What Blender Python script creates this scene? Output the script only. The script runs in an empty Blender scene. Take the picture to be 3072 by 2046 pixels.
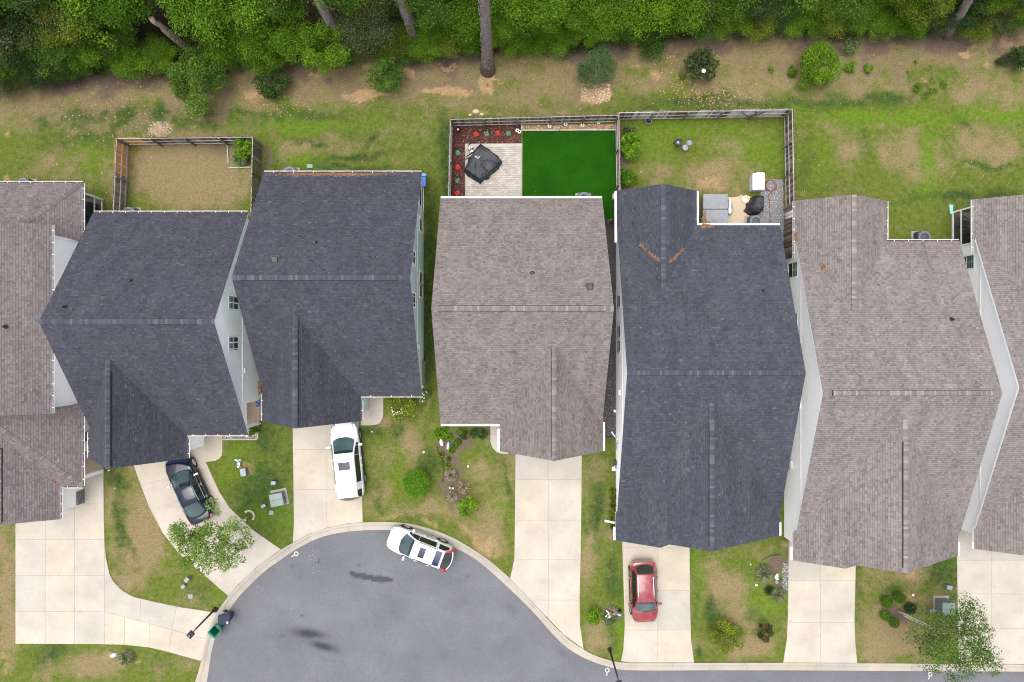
import bpy, bmesh, math, random
import numpy as np
from mathutils import Vector, Matrix
rnd = random.Random(7)
S = bpy.context.scene
COL = S.collection
# ------------------------------------------------------------------ camera, sky, sun, exposure
HC = 51.0                       # drone height
PPM = 43.5                      # photo pixels per metre on the ground
cam = bpy.data.cameras.new('camera'); cam.sensor_width = 36.0
cam.lens = HC * PPM / 3072 * 36.0; cam.clip_end = 2000
co = bpy.data.objects.new('camera', cam); co.location = (0, 0, HC); COL.objects.link(co); S.camera = co
W = bpy.data.worlds.new('World'); S.world = W; W.use_nodes = True
SUN_EL, SUN_AZ = math.radians(82), math.radians(-70)     # azimuth from +Y towards +X
nt = W.node_tree; bg = nt.nodes['Background']; sky = nt.nodes.new('ShaderNodeTexSky'); sky.sky_type = 'NISHITA'
sky.sun_disc = False; sky.sun_elevation = SUN_EL; sky.sun_rotation = SUN_AZ; sky.air_density = 1.0; sky.dust_density = 3.0; sky.ozone_density = 1.0
tcw = nt.nodes.new('ShaderNodeTexCoord'); cn = nt.nodes.new('ShaderNodeTexNoise'); cn.inputs['Scale'].default_value = 2.2; cn.inputs['Detail'].default_value = 7; cn.inputs['Roughness'].default_value = .58
nt.links.new(tcw.outputs['Generated'], cn.inputs['Vector']); cr_ = nt.nodes.new('ShaderNodeValToRGB'); cr_.color_ramp.elements[0].position = .40; cr_.color_ramp.elements[1].position = .54; nt.links.new(cn.outputs['Fac'], cr_.inputs[0])
bwn = nt.nodes.new('ShaderNodeRGBToBW'); nt.links.new(sky.outputs[0], bwn.inputs[0]); cl = nt.nodes.new('ShaderNodeVectorMath'); cl.operation = 'SCALE'; cl.inputs[0].default_value = (1.75, 1.75, 1.80); nt.links.new(bwn.outputs[0], cl.inputs[3])
cmx = nt.nodes.new('ShaderNodeMix'); cmx.data_type = 'RGBA'; nt.links.new(cr_.outputs[0], cmx.inputs[0]); nt.links.new(sky.outputs[0], cmx.inputs[6]); nt.links.new(cl.outputs[0], cmx.inputs[7])     # broken white cloud over the blue
nt.links.new(cmx.outputs[2], bg.inputs[0]); bg.inputs[1].default_value = 0.15
sl = bpy.data.lights.new('sun', 'SUN'); sl.energy = 1.0; sl.angle = math.radians(50); sl.color = (1.0, 0.95, 0.88)
so = bpy.data.objects.new('sun', sl); COL.objects.link(so)
sd = Vector((math.sin(SUN_AZ) * math.cos(SUN_EL), math.cos(SUN_AZ) * math.cos(SUN_EL), math.sin(SUN_EL)))
so.rotation_euler = (-sd).to_track_quat('-Z', 'Y').to_euler(); so.location = sd * 60
S.view_settings.view_transform = 'Standard'; S.view_settings.look = 'None'; S.view_settings.gamma = 1
S.view_settings.exposure = 0.97; S.view_settings.use_curve_mapping = False
S.render.engine = 'CYCLES'; S.cycles.max_bounces = 6; S.cycles.pixel_filter_type = 'BLACKMAN_HARRIS'; S.cycles.filter_width = 1.2; S.cycles.use_denoising = True; S.cycles.denoising_prefilter = 'NONE'; S.cycles.filter_width = 1.1; S.cycles.transparent_max_bounces = 8

# ------------------------------------------------------------------ helpers
def P(px, py, z=0.0):           # photo pixel -> point at height z
    k = (HC - z) / HC / PPM
    return Vector(((px - 1536) * k, (1023 - py) * k, z))
def P2(px, py, z=0.0):
    v = P(px, py, z); return (v.x, v.y)
def lnk(o, parent=None):
    COL.objects.link(o)
    if parent is not None: o.parent = parent
    return o
class MB:                       # mesh collector
    def __init__(s): s.v = []; s.f = []; s.m = []; s.a = []
    def add(s, v, f, m=0, a=0.5):
        o = len(s.v); s.v += [tuple(x) for x in v]; s.f += [tuple(i + o for i in q) for q in f]
        s.m += [m] * len(f); s.a += [a] * len(f); return s
    def box(s, c, d, rz=0.0, m=0, a=0.5):
        cr, sr = math.cos(rz), math.sin(rz); vs = []
        for dz in (-.5, .5):
            for dx, dy in ((-.5, -.5), (.5, -.5), (.5, .5), (-.5, .5)):
                x, y = dx * d[0], dy * d[1]
                vs.append((c[0] + x * cr - y * sr, c[1] + x * sr + y * cr, c[2] + dz * d[2]))
        return s.add(vs, [(3, 2, 1, 0), (4, 5, 6, 7), (0, 1, 5, 4), (1, 2, 6, 5), (2, 3, 7, 6), (3, 0, 4, 7)], m, a)
    def prism(s, poly, z0, z1, m=0, a=0.5):
        n = len(poly); vs = [(p[0], p[1], z0) for p in poly] + [(p[0], p[1], z1) for p in poly]
        return s.add(vs, [tuple(range(n - 1, -1, -1)), tuple(range(n, 2 * n))] + [(i, (i + 1) % n, n + (i + 1) % n, n + i) for i in range(n)], m, a)
    def layers(s, rings, m=0, a=0.5, cap=True, capb=True):      # stacked closed rings of equal length
        n = len(rings[0]); vs = [p for r in rings for p in r]; fs = []
        for k in range(len(rings) - 1):
            for i in range(n): fs.append((k * n + i, k * n + (i + 1) % n, (k + 1) * n + (i + 1) % n, (k + 1) * n + i))
        if capb: fs.append(tuple(range(n - 1, -1, -1)))
        if cap: fs.append(tuple(range((len(rings) - 1) * n, len(rings) * n)))
        return s.add(vs, fs, m, a)
    def rbox(s, c, d, r=.05, rz=0.0, m=0, n=4, bev=.02, a=0.5, taper=1.0):
        def ring(ins, z, k=1.0):
            out = []; hx, hy = d[0] / 2 * k - ins, d[1] / 2 * k - ins; rr = max(r - ins * .5, .004)
            for q, (sx, sy) in enumerate(((1, 1), (-1, 1), (-1, -1), (1, -1))):
                for j in range(n + 1):
                    t = (q + j / n) * math.pi / 2
                    x = sx * (hx - rr) + rr * math.cos(t); y = sy * (hy - rr) + rr * math.sin(t)
                    out.append((c[0] + x * math.cos(rz) - y * math.sin(rz), c[1] + x * math.sin(rz) + y * math.cos(rz), z))
            return out
        z0, z1 = c[2] - d[2] / 2, c[2] + d[2] / 2
        return s.layers([ring(0, z0, taper), ring(0, z1 - bev), ring(bev * .4, z1 - bev * .35), ring(bev, z1)], m, a)
    def tube(s, pts, r, n=6, m=0, a=0.5, cap=True):
        pts = [Vector(p) for p in pts]; rs = r if isinstance(r, (list, tuple)) else [r] * len(pts); rings = []
        for i, p in enumerate(pts):
            d = (pts[min(i + 1, len(pts) - 1)] - pts[max(i - 1, 0)]).normalized()
            u = d.orthogonal().normalized() if abs(d.z) > .95 else d.cross(Vector((0, 0, 1))).normalized(); w = d.cross(u)
            rings.append([tuple(p + (u * math.cos(t) + w * math.sin(t)) * rs[i]) for t in [2 * math.pi * k / n for k in range(n)]])
        return s.layers(rings, m, a, cap, cap)
    def lathe(s, prof, c, n=16, m=0, a=0.5, axis=None):
        rings = []
        for r, z in prof:
            ring = []
            for k in range(n):
                t = 2 * math.pi * k / n; v = Vector((r * math.cos(t), r * math.sin(t), z))
                if axis is not None: v = axis @ v
                ring.append((c[0] + v.x, c[1] + v.y, c[2] + v.z))
            rings.append(ring)
        return s.layers(rings, m, a)
    def ball(s, c, r, n=10, k=6, m=0, a=0.5, sq=(1, 1, 1)):
        rings = []
        for i in range(k + 1):
            ph = -math.pi / 2 + math.pi * i / k; rr = max(math.cos(ph), .02)
            rings.append([(c[0] + r * sq[0] * rr * math.cos(2 * math.pi * j / n), c[1] + r * sq[1] * rr * math.sin(2 * math.pi * j / n), c[2] + r * sq[2] * math.sin(ph)) for j in range(n)])
        return s.layers(rings, m, a)
    def mesh(s, name, mats, smooth=False):
        me = bpy.data.meshes.new(name); me.from_pydata(s.v, [], s.f)
        for mm in (mats if isinstance(mats, (list, tuple)) else [mats]): me.materials.append(mm)
        me.polygons.foreach_set('material_index', s.m)
        at = me.attributes.new('shade', 'FLOAT', 'FACE'); at.data.foreach_set('value', s.a)
        if smooth: me.polygons.foreach_set('use_smooth', [True] * len(s.f))
        me.update(); return me
    def obj(s, name, mats, parent=None, smooth=False, sub=0, bevel=0):
        o = bpy.data.objects.new(name, s.mesh(name, mats, smooth)); lnk(o, parent)
        if bevel:
            b = o.modifiers.new('b', 'BEVEL'); b.width = bevel; b.segments = 2
        if sub:
            b = o.modifiers.new('s', 'SUBSURF'); b.levels = sub; b.render_levels = sub
        return o
def npmesh(name, V, F, mats, attrs=None, smooth=False):
    me = bpy.data.meshes.new(name); V = np.asarray(V, np.float32); F = np.asarray(F, np.int32); k = F.shape[1]
    me.vertices.add(len(V)); me.vertices.foreach_set('co', V.ravel())
    me.loops.add(F.size); me.loops.foreach_set('vertex_index', F.ravel())
    me.polygons.add(len(F)); me.polygons.foreach_set('loop_start', np.arange(0, F.size, k, dtype=np.int32))
    for m in (mats if isinstance(mats, (list, tuple)) else [mats]): me.materials.append(m)
    for n, (dom, val) in (attrs or {}).items():
        at = me.attributes.new(n, 'FLOAT', dom); at.data.foreach_set('value', np.asarray(val, np.float32))
    me.update(calc_edges=True)
    if smooth: me.polygons.foreach_set('use_smooth', np.ones(len(F), bool))
    me.validate(); return me
def tag(o, label, cat, group=None, kind=None):
    if label: o['label'] = label
    if cat: o['category'] = cat
    if group: o['group'] = group
    if kind: o['kind'] = kind
    return o
def thing(name, label, cat, loc=(0, 0, 0), rz=0.0, group=None):
    o = bpy.data.objects.new(name, None); o.empty_display_size = .2; lnk(o); o.location = loc; o.rotation_euler = (0, 0, rz)
    return tag(o, label, cat, group)
def structure(o, kind='structure'): o['kind'] = kind; return o
def dup(o, loc=None, rz=None, scale=None, label=None, parent=None):
    c = o.copy(); COL.objects.link(c)
    if parent is not None: c.parent = parent
    if loc is not None: c.location = loc
    if rz is not None: c.rotation_euler = (0, 0, rz)
    if scale is not None: c.scale = scale if isinstance(scale, (tuple, list)) else (scale,) * 3
    if label: c['label'] = label
    for ch in list(o.children): dup(ch, parent=c)
    return c
# value noise (numpy)
_rng = np.random.RandomState(3); _T = _rng.rand(256, 256)
def vnoise(x, y):
    xi = np.floor(x).astype(int); yi = np.floor(y).astype(int); fx = x - xi; fy = y - yi
    fx = fx * fx * (3 - 2 * fx); fy = fy * fy * (3 - 2 * fy); g = lambda a, b: _T[a % 256, b % 256]
    return (g(xi, yi) * (1 - fx) + g(xi + 1, yi) * fx) * (1 - fy) + (g(xi, yi + 1) * (1 - fx) + g(xi + 1, yi + 1) * fx) * fy
def fbm(x, y, s, o=4):
    r = 0; a = .5; t = 0
    for i in range(o): r = r + a * vnoise(x * s + 17.3 * i, y * s + 9.1 * i); t += a; a *= .5; s *= 2.03
    return r / t
def smooth(a, b, x):
    t = np.clip((x - a) / (b - a), 0, 1); return t * t * (3 - 2 * t)
def inside(X, Y, poly):
    c = np.zeros(X.shape, bool); n = len(poly); j = n - 1
    for i in range(n):
        x1, y1 = poly[i]; x2, y2 = poly[j]
        if y1 != y2: c ^= ((y1 > Y) != (y2 > Y)) & (X < (x2 - x1) * (Y - y1) / (y2 - y1) + x1)
        j = i
    return c
# ------------------------------------------------------------------ materials
class NT:
    def __init__(s, name):
        s.mat = bpy.data.materials.new(name); s.mat.use_nodes = True; s.t = s.mat.node_tree; s.b = s.t.nodes['Principled BSDF']; s.out = s.t.nodes['Material Output']
    def n(s, t, **kw):
        o = s.t.nodes.new(t)
        for k, v in kw.items(): setattr(o, k, v)
        return o
    def l(s, a, b): s.t.links.new(a, b)
    def noise(s, scale, detail=4, rough=.6, coord=None):
        o = s.n('ShaderNodeTexNoise'); o.inputs['Scale'].default_value = scale; o.inputs['Detail'].default_value = detail; o.inputs['Roughness'].default_value = rough
        if coord: s.l(coord, o.inputs['Vector'])
        return o.outputs['Fac']
    def ramp(s, fac, stops):
        o = s.n('ShaderNodeValToRGB'); e = o.color_ramp.elements
        while len(e) < len(stops): e.new(.5)
        for q, (p, c) in zip(e, stops): q.position = p; q.color = (*c, 1) if len(c) == 3 else c
        s.l(fac, o.inputs[0]); return o.outputs[0]
    def mix(s, fac, a, b, bt='MIX'):
        o = s.n('ShaderNodeMix', data_type='RGBA', blend_type=bt)
        for inp, v in ((o.inputs[0], fac), (o.inputs[6], a), (o.inputs[7], b)):
            if hasattr(v, 'is_output'): s.l(v, inp)
            else: inp.default_value = v if not isinstance(v, tuple) else ((*v, 1) if len(v) == 3 else v)
        return o.outputs[2]
    def math(s, op, a, b=0.0, c=0.0, clamp=False):
        o = s.n('ShaderNodeMath', operation=op, use_clamp=clamp)
        for inp, v in zip(o.inputs, (a, b, c)):
            if hasattr(v, 'is_output'): s.l(v, inp)
            else: inp.default_value = v
        return o.outputs[0]
    def attr(s, name, geo=True):
        o = s.n('ShaderNodeAttribute', attribute_name=name); return o.outputs['Fac']
    def pos(s): return s.n('ShaderNodeNewGeometry').outputs['Position']
    def objc(s): return s.n('ShaderNodeTexCoord').outputs['Object']
    def orand(s): return s.n('ShaderNodeObjectInfo').outputs['Random']
    def bump(s, h, strength=.3, dist=.01):
        o = s.n('ShaderNodeBump'); o.inputs['Strength'].default_value = strength; o.inputs['Distance'].default_value = dist
        s.l(h, o.inputs['Height']); s.l(o.outputs[0], s.b.inputs['Normal'])
    def base(s, c):
        if hasattr(c, 'is_output'): s.l(c, s.b.inputs['Base Color'])
        else: s.b.inputs['Base Color'].default_value = (*c, 1)
    def set(s, rough=.8, metal=0., spec=None, coat=None):
        s.b.inputs['Roughness'].default_value = rough; s.b.inputs['Metallic'].default_value = metal
        if spec is not None: s.b.inputs['Specular IOR Level'].default_value = spec
        if coat: s.b.inputs['Coat Weight'].default_value = coat; s.b.inputs['Coat Roughness'].default_value = .04
        return s.mat
def scol(c, k): return tuple(min(1, x * k) for x in c)
def M(name, c, rough=.7, metal=0., var=.12, scale=6., bump=.0, spec=None, coat=None, orand=0.):
    m = NT(name); f = m.noise(scale, 5, .6, m.objc())
    col = m.ramp(f, [(.25, scol(c, 1 - var)), (.75, scol(c, 1 + var))])
    if orand: col = m.mix(1.0, col, m.ramp(m.orand(), [(0, (1 - orand,) * 3), (1, (1 + 0 * orand,) * 3)]), 'MULTIPLY')
    m.base(col)
    if bump: m.bump(m.noise(scale * 6, 4, .6, m.objc()), bump)
    return m.set(rough, metal, spec, coat)
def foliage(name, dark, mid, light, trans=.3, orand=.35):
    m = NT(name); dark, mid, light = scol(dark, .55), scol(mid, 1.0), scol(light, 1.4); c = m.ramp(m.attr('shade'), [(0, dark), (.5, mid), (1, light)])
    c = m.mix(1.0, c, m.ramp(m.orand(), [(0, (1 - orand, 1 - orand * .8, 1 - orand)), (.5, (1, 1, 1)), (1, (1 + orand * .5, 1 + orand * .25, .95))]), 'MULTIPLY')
    m.base(c); m.set(.6, spec=.12)
    tr = m.n('ShaderNodeBsdfTranslucent'); m.l(c, tr.inputs[0]); mx = m.n('ShaderNodeMixShader'); mx.inputs[0].default_value = trans
    m.l(m.b.outputs[0], mx.inputs[1]); m.l(tr.outputs[0], mx.inputs[2]); m.l(mx.outputs[0], m.out.inputs[0])
    return m.mat
def shingle_mat(name, stops, tint):
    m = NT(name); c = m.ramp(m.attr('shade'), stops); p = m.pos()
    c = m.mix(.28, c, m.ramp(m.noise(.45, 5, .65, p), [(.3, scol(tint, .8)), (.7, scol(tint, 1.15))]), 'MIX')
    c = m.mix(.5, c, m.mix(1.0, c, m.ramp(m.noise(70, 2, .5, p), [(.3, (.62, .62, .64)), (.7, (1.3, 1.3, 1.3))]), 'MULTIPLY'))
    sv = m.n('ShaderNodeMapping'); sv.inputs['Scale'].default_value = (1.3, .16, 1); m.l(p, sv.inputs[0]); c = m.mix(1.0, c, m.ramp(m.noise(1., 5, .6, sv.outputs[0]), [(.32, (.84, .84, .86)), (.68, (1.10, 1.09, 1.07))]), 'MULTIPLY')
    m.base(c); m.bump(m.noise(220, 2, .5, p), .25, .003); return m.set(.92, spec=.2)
SH_DARK = shingle_mat('charcoal_shingle', [(0, (.017, .0172, .022)), (.45, (.048, .0485, .062)), (.8, (.072, .0735, .092)), (1, (.106, .109, .130))], (.053, .054, .069)); SH_SLATE = shingle_mat('slate_shingle', [(0, (.016, .0175, .022)), (.45, (.048, .0508, .063)), (.8, (.072, .0765, .092)), (1, (.106, .112, .132))], (.053, .0565, .071))
SH_TAUPE = shingle_mat('taupe_shingle', [(0, (.060, .051, .046)), (.33, (.128, .109, .101)), (.55, (.188, .162, .151)), (1, (.250, .219, .205))], (.165, .142, .132))
SH_BROWN = shingle_mat('brown_shingle', [(0, (.075, .062, .06)), (.3, (.10, .084, .082)), (.55, (.155, .132, .13)), (1, (.21, .185, .18))], (.14, .115, .113))
def cap_mat(name, lo, hi):
    m = NT(name); m.base(m.mix(1.0, m.ramp(m.orand(), [(0, lo), (.7, scol(lo, 1.35)), (1, hi)]), m.ramp(m.noise(80, 2, .5, m.pos()), [(.3, (.75,) * 3), (.7, (1.2,) * 3)]), 'MULTIPLY')); return m.set(.92, spec=.25)
CAP_DARK = cap_mat('charcoal_ridge_cap', (.046, .048, .061), (.095, .099, .118)); CAP_TAUPE = cap_mat('taupe_ridge_cap', (.135, .116, .111), (.25, .218, .211)); CAP_BROWN = cap_mat('brown_ridge_cap', (.10, .087, .083), (.19, .17, .162))
WHITE = M('white_trim', (.84, .84, .85), .5, var=.05); WHITEW = M('white_siding', (.93, .925, .915), .6, var=.03); GREYW = M('light_grey_siding', (.86, .855, .84), .6, var=.06)
GREENW = M('pale_green_siding', (.50, .60, .57), .6, var=.05); BLACK = M('black_plastic', (.012, .012, .014), .5, var=.3); DARKGAP = M('dark_vent', (.01, .01, .013), .8)
GUTIN = M('gutter_debris', (.075, .04, .028), .95, var=.5, scale=9, bump=.6); CONC_IN = M('porch_slab', (.42, .32, .22), .85, var=.12, scale=3)
STONE = M('stone_veneer', (.16, .15, .15), .9, var=.6, scale=5, bump=.7)
def glass_mat(name, c, rough=.05):
    m = NT(name); m.base(m.ramp(m.noise(.8, 2, .5, m.pos()), [(.3, scol(c, .6)), (.7, scol(c, 1.4))])); return m.set(rough, spec=.6)
GLASS_G = glass_mat('green_tinted_pane', (.045, .11, .10)); GLASS_D = glass_mat('dark_pane', (.012, .018, .02)); CARGLASS = glass_mat('car_glass', (.035, .06, .062)); CARGLASS_D = glass_mat('dark_car_glass', (.008, .014, .012))
ROOFGLASS = glass_mat('roof_glass', (.012, .018, .045), .12); ROOFGLASS.node_tree.nodes['Principled BSDF'].inputs['Specular IOR Level'].default_value = .25
def screen_mat():
    m = NT('porch_screen'); m.base((.02, .022, .024)); m.set(.7); t = m.n('ShaderNodeBsdfTransparent'); mx = m.n('ShaderNodeMixShader'); mx.inputs[0].default_value = .5
    m.l(m.b.outputs[0], mx.inputs[1]); m.l(t.outputs[0], mx.inputs[2]); m.l(mx.outputs[0], m.out.inputs[0]); return m.mat
SCREEN = screen_mat()
def conc_mat(name, c, dirt=.5):
    m = NT(name); p = m.pos()
    a = m.ramp(m.noise(.5, 5, .6, p), [(.3, scol(c, .84)), (.7, scol(c, 1.08))])
    a = m.mix(1.0, a, m.ramp(m.orand(), [(0, (.90, .905, .93)), (.5, (1, 1, 1)), (1, (1.04, 1.0, .93))]), 'MULTIPLY')
    a = m.mix(m.math('MULTIPLY', m.ramp(m.noise(1.7, 6, .7, p), [(.56, (0, 0, 0)), (.72, (1, 1, 1))]), .22 * dirt), a, (.25, .21, .17))
    a = m.mix(1.0, a, m.ramp(m.noise(25, 3, .6, p), [(.3, (.94,) * 3), (.7, (1.05,) * 3)]), 'MULTIPLY')
    m.base(a); m.bump(m.noise(60, 3, .6, p), .15, .004); return m.set(.88, spec=.25)
CONC = conc_mat('concrete', (.385, .347, .292), 1.8); CONC2 = conc_mat('cream_concrete', (.415, .38, .30), .3); CURB = conc_mat('curb_concrete', (.335, .30, .252), 1.8); JOINT = M('joint_dirt', (.265, .23, .19), .95)
# ------------------------------------------------------------------ setting: ground, road, kerb, driveways
OUT = [(570, 2110), (587, 2043), (604.5, 1981), (617, 1918), (631, 1876), (650, 1838), (684.6, 1789), (716, 1754), (765, 1707), (819, 1667), (843, 1648), (878, 1629), (923, 1604.5), (981, 1583.6), (1043, 1571), (1089, 1567), (1176, 1566), (1239, 1573), (1302, 1590), (1358, 1613), (1413.5, 1644.5), (1469, 1682), (1530, 1735), (1605, 1815), (1690, 1904), (1751, 1948), (1781, 1964), (1828, 1980), (1891, 1988), (2127, 1988), (2362, 1988), (2700, 1990), (3072, 1993), (3500, 1996)]
INN = [(606, 2110), (620, 2043), (629, 1984), (638, 1935), (653, 1893.6), (674, 1852), (709, 1799.5), (737, 1768), (799.5, 1709), (838, 1683), (880, 1653), (934, 1624), (984, 1606), (1047, 1595), (1110, 1591), (1176, 1591), (1239, 1599), (1300, 1616), (1350, 1637), (1403, 1664), (1448, 1695), (1504, 1744), (1591, 1828), (1675, 1921), (1727, 1961), (1774, 1984), (1828, 2002), (1891, 2012), (2127, 2012), (2362, 2012), (2700, 2014), (3072, 2016), (3500, 2019)]
CLOSE = [(3500, 2430), (1900, 2430), (1500, 2520), (1000, 2520), (720, 2380), (600, 2230)]
outW = [P2(*p) for p in OUT + CLOSE]; innW = [P2(*p) for p in INN + [(3500, 2410), (1900, 2410), (1500, 2490), (1000, 2490), (745, 2360), (630, 2220)]]
def field(X, Y, blobs, noise=None, amt=.6):
    r = np.zeros(X.shape)
    for b in blobs:
        px, py, rx, ry, w = b[:5]; ang = math.radians(b[5]) if len(b) > 5 else 0
        cx, cy = P2(px, py); dx = X - cx; dy = Y - cy; c, s_ = math.cos(ang), math.sin(ang)
        q = ((dx * c + dy * s_) * PPM / rx) ** 2 + ((-dx * s_ + dy * c) * PPM / ry) ** 2
        if noise is not None: q = q * (1 + amt * (noise - .5) * 2)
        r = np.maximum(r, w * np.exp(-q * .9) * np.clip(1.25 - q * .12, 0, 1)) if w < 1.5 else np.maximum(r, smooth(1.25, .75, q))
    return r
DRY = [(1250, 255, 420, 80, .95), (1650, 250, 330, 100, .95), (2050, 240, 330, 90, .85), (2450, 235, 380, 60, .75), (2900, 260, 260, 55, .7), (880, 240, 240, 60, .9), (450, 250, 170, 30, .7), (560, 520, 200, 135, 1.45), (500, 480, 120, 60, 1.), (660, 560, 90, 90, .9), (180, 480, 130, 60, .85), (90, 370, 90, 50, .5), (60, 300, 90, 40, .6), (1000, 430, 150, 35, .7), (1180, 400, 110, 60, .6), (860, 460, 60, 60, .75), (1150, 460, 90, 25, .6), (2150, 530, 130, 70, .95), (2000, 520, 90, 45, .6), (2210, 440, 90, 40, .6), (2720, 460, 120, 75, .9), (2530, 470, 80, 70, .65), (2940, 440, 150, 60, .75), (2700, 380, 200, 14, .6), (2620, 570, 120, 60, .55), (2480, 390, 90, 30, .5),
       (425, 1580, 75, 200, 1.1), (400, 1740, 70, 40, .9), (560, 1800, 60, 30, .6), (350, 1480, 25, 90, .7), (260, 1990, 140, 45, .95), (520, 1995, 100, 40, .8), (120, 2020, 90, 30, .5), (20, 1720, 35, 330, .85), (40, 1580, 40, 30, .7), (1210, 1340, 60, 80, .85), (1160, 1270, 60, 30, .6), (1130, 1480, 50, 70, .5), (1330, 1530, 220, 35, .85), (1460, 1600, 100, 90, .95), (1500, 1440, 70, 110, .75), (1430, 1400, 60, 50, .6), (1400, 1480, 50, 50, .5), (1770, 1700, 32, 130, .95), (1790, 1900, 40, 70, .85), (1790, 1420, 40, 70, .7), (1820, 1560, 30, 60, .5), (2160, 1760, 80, 70, .9), (2230, 1860, 90, 50, .8), (2220, 1940, 140, 45, .95), (2300, 1650, 70, 30, .7), (2130, 1690, 40, 40, .5), (2700, 1890, 130, 100, 1.), (2620, 1760, 70, 70, .75), (2745, 1730, 50, 35, 1.), (2640, 1960, 80, 40, .8), (2850, 1790, 60, 60, .6)]
LUSH_SHADE = [(520, 350, 420, 46, .55), (150, 420, 150, 60, .35), (1000, 400, 260, 60, .35), (900, 500, 200, 40, .5), (2060, 330, 420, 16, .5), (2640, 600, 200, 40, .4), (2430, 420, 30, 150, .4), (300, 345, 260, 35, .9), (570, 335, 230, 30, .85), (100, 345, 110, 40, .6), (900, 350, 180, 25, .7), (400, 380, 90, 40, .7), (940, 425, 70, 10, .8, -8), (1050, 470, 140, 12, .8, 5), (1110, 420, 60, 12, .7, 40), (1330, 480, 20, 150, 1.), (1290, 900, 24, 330, 1.), (1040, 505, 240, 14, .7), (2640, 300, 120, 16, .8, 10), (2450, 310, 250, 25, .6), (2100, 305, 260, 30, .7), (2900, 590, 180, 22, .9), (2430, 500, 40, 60, .5), (2590, 430, 12, 120, .45), (2880, 370, 18, 60, .6, 30), (2950, 490, 120, 8, .7, -12), (320, 335, 120, 30, .7), (280, 400, 120, 45, .6), (60, 580, 80, 25, .6),  # dark green grass; wide leading back-yard patches also paint in cloud shade
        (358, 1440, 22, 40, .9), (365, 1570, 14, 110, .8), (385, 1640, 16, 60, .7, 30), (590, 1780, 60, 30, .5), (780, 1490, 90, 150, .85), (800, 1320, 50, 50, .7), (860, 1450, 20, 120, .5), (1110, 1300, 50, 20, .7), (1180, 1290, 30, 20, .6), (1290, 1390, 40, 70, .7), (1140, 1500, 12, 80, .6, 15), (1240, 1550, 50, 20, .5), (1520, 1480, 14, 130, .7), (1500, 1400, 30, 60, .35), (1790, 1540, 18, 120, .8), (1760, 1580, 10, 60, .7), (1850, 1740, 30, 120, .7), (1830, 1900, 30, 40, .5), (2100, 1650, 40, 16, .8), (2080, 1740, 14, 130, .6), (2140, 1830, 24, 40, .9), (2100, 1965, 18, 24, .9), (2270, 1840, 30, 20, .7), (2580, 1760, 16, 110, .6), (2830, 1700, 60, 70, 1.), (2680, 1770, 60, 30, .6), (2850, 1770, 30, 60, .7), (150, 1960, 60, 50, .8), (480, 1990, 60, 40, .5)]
LIME = [(690, 1420, 60, 50, .6), (2000, 380, 160, 40, 1.), (1950, 420, 80, 70, .8), (2290, 450, 90, 60, .8), (2200, 380, 80, 30, .6), (2660, 350, 250, 26, 1.), (2980, 340, 140, 28, 1.), (2780, 470, 26, 120, 1.), (2460, 470, 30, 80, .7), (930, 380, 160, 25, .8), (900, 480, 60, 30, .9), (280, 480, 40, 60, .7), (10, 330, 30, 40, .8), (2320, 1750, 40, 70, .9), (2300, 1790, 50, 50, .8), (2085, 1700, 16, 100, .7), (1860, 1890, 18, 100, .9), (1500, 1530, 40, 40, .7), (2870, 1650, 20, 60, .8), (610, 2010, 16, 60, .8), (850, 1560, 40, 60, .7), (650, 1780, 24, 24, .6), (1190, 1420, 40, 50, .6), (720, 1380, 60, 60, .6), (800, 1560, 60, 40, .6), (1750, 1600, 12, 100, .6)]
SOIL = [(1080, 280, 55, 16, 2), (1140, 280, 40, 10, 2), (1320, 272, 60, 14, 2), (1370, 268, 46, 20, 2), (1465, 255, 28, 32, 2, 60), (1112, 208, 26, 16, 2), (1230, 210, 22, 14, 2), (1585, 180, 26, 18, 2), (1788, 285, 48, 24, 2), (480, 385, 28, 22, 2), (700, 230, 60, 12, .6), (760, 275, 40, 20, 1), (940, 228, 18, 10, 2), (1345, 200, 16, 10, 2), (1915, 205, 22, 12, .9), (1965, 225, 16, 10, .9), (2030, 235, 30, 14, .8), (2905, 155, 26, 16, 2), (2960, 195, 26, 14, .9), (3020, 120, 24, 22, .8), (55, 285, 20, 10, .9), (1470, 345, 46, 8, .9), (1430, 335, 30, 10, .8), (2130, 545, 50, 26, .8), (2780, 245, 18, 10, .6), (740, 1395, 22, 20, .9), (1470, 1640, 60, 30, .8, -45), (1430, 1610, 80, 22, .7, -35), (1180, 1555, 50, 10, .8), (1290, 1570, 60, 10, .7, -15), (2740, 1790, 40, 18, .8), (2735, 1720, 26, 24, .7), (410, 1990, 16, 10, .7), (330, 1960, 20, 12, .6), (15, 1990, 20, 60, .6), (2350, 1640, 16, 20, .9), (2140, 1680, 30, 14, .4), (1800, 1350, 20, 30, .5), (1285, 1220, 12, 40, .6), (1160, 1310, 30, 20, .4), (28, 405, 14, 16, .8), (22, 535, 16, 10, .8)]
MULCH = [(1370, 1330, 60, 30, .9), (1350, 1360, 30, 40, .9), (1355, 1460, 36, 70, .9), (1390, 1480, 36, 40, .8), (1460, 1300, 50, 14, .9), (2330, 1700, 40, 40, .9), (2320, 1760, 40, 50, .6), (2690, 1850, 40, 24, .9), (1815, 1845, 40, 20, .8), (660, 440, 60, 40, .6), (795, 480, 8, 50, .9), (1870, 470, 24, 120, .8), (1345, 560, 10, 80, .4), (1450, 215, 16, 22, .7), (900, 220, 40, 40, .7), (1830, 760, 26, 60, .9), (2300, 620, 30, 70, .3)]
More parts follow.
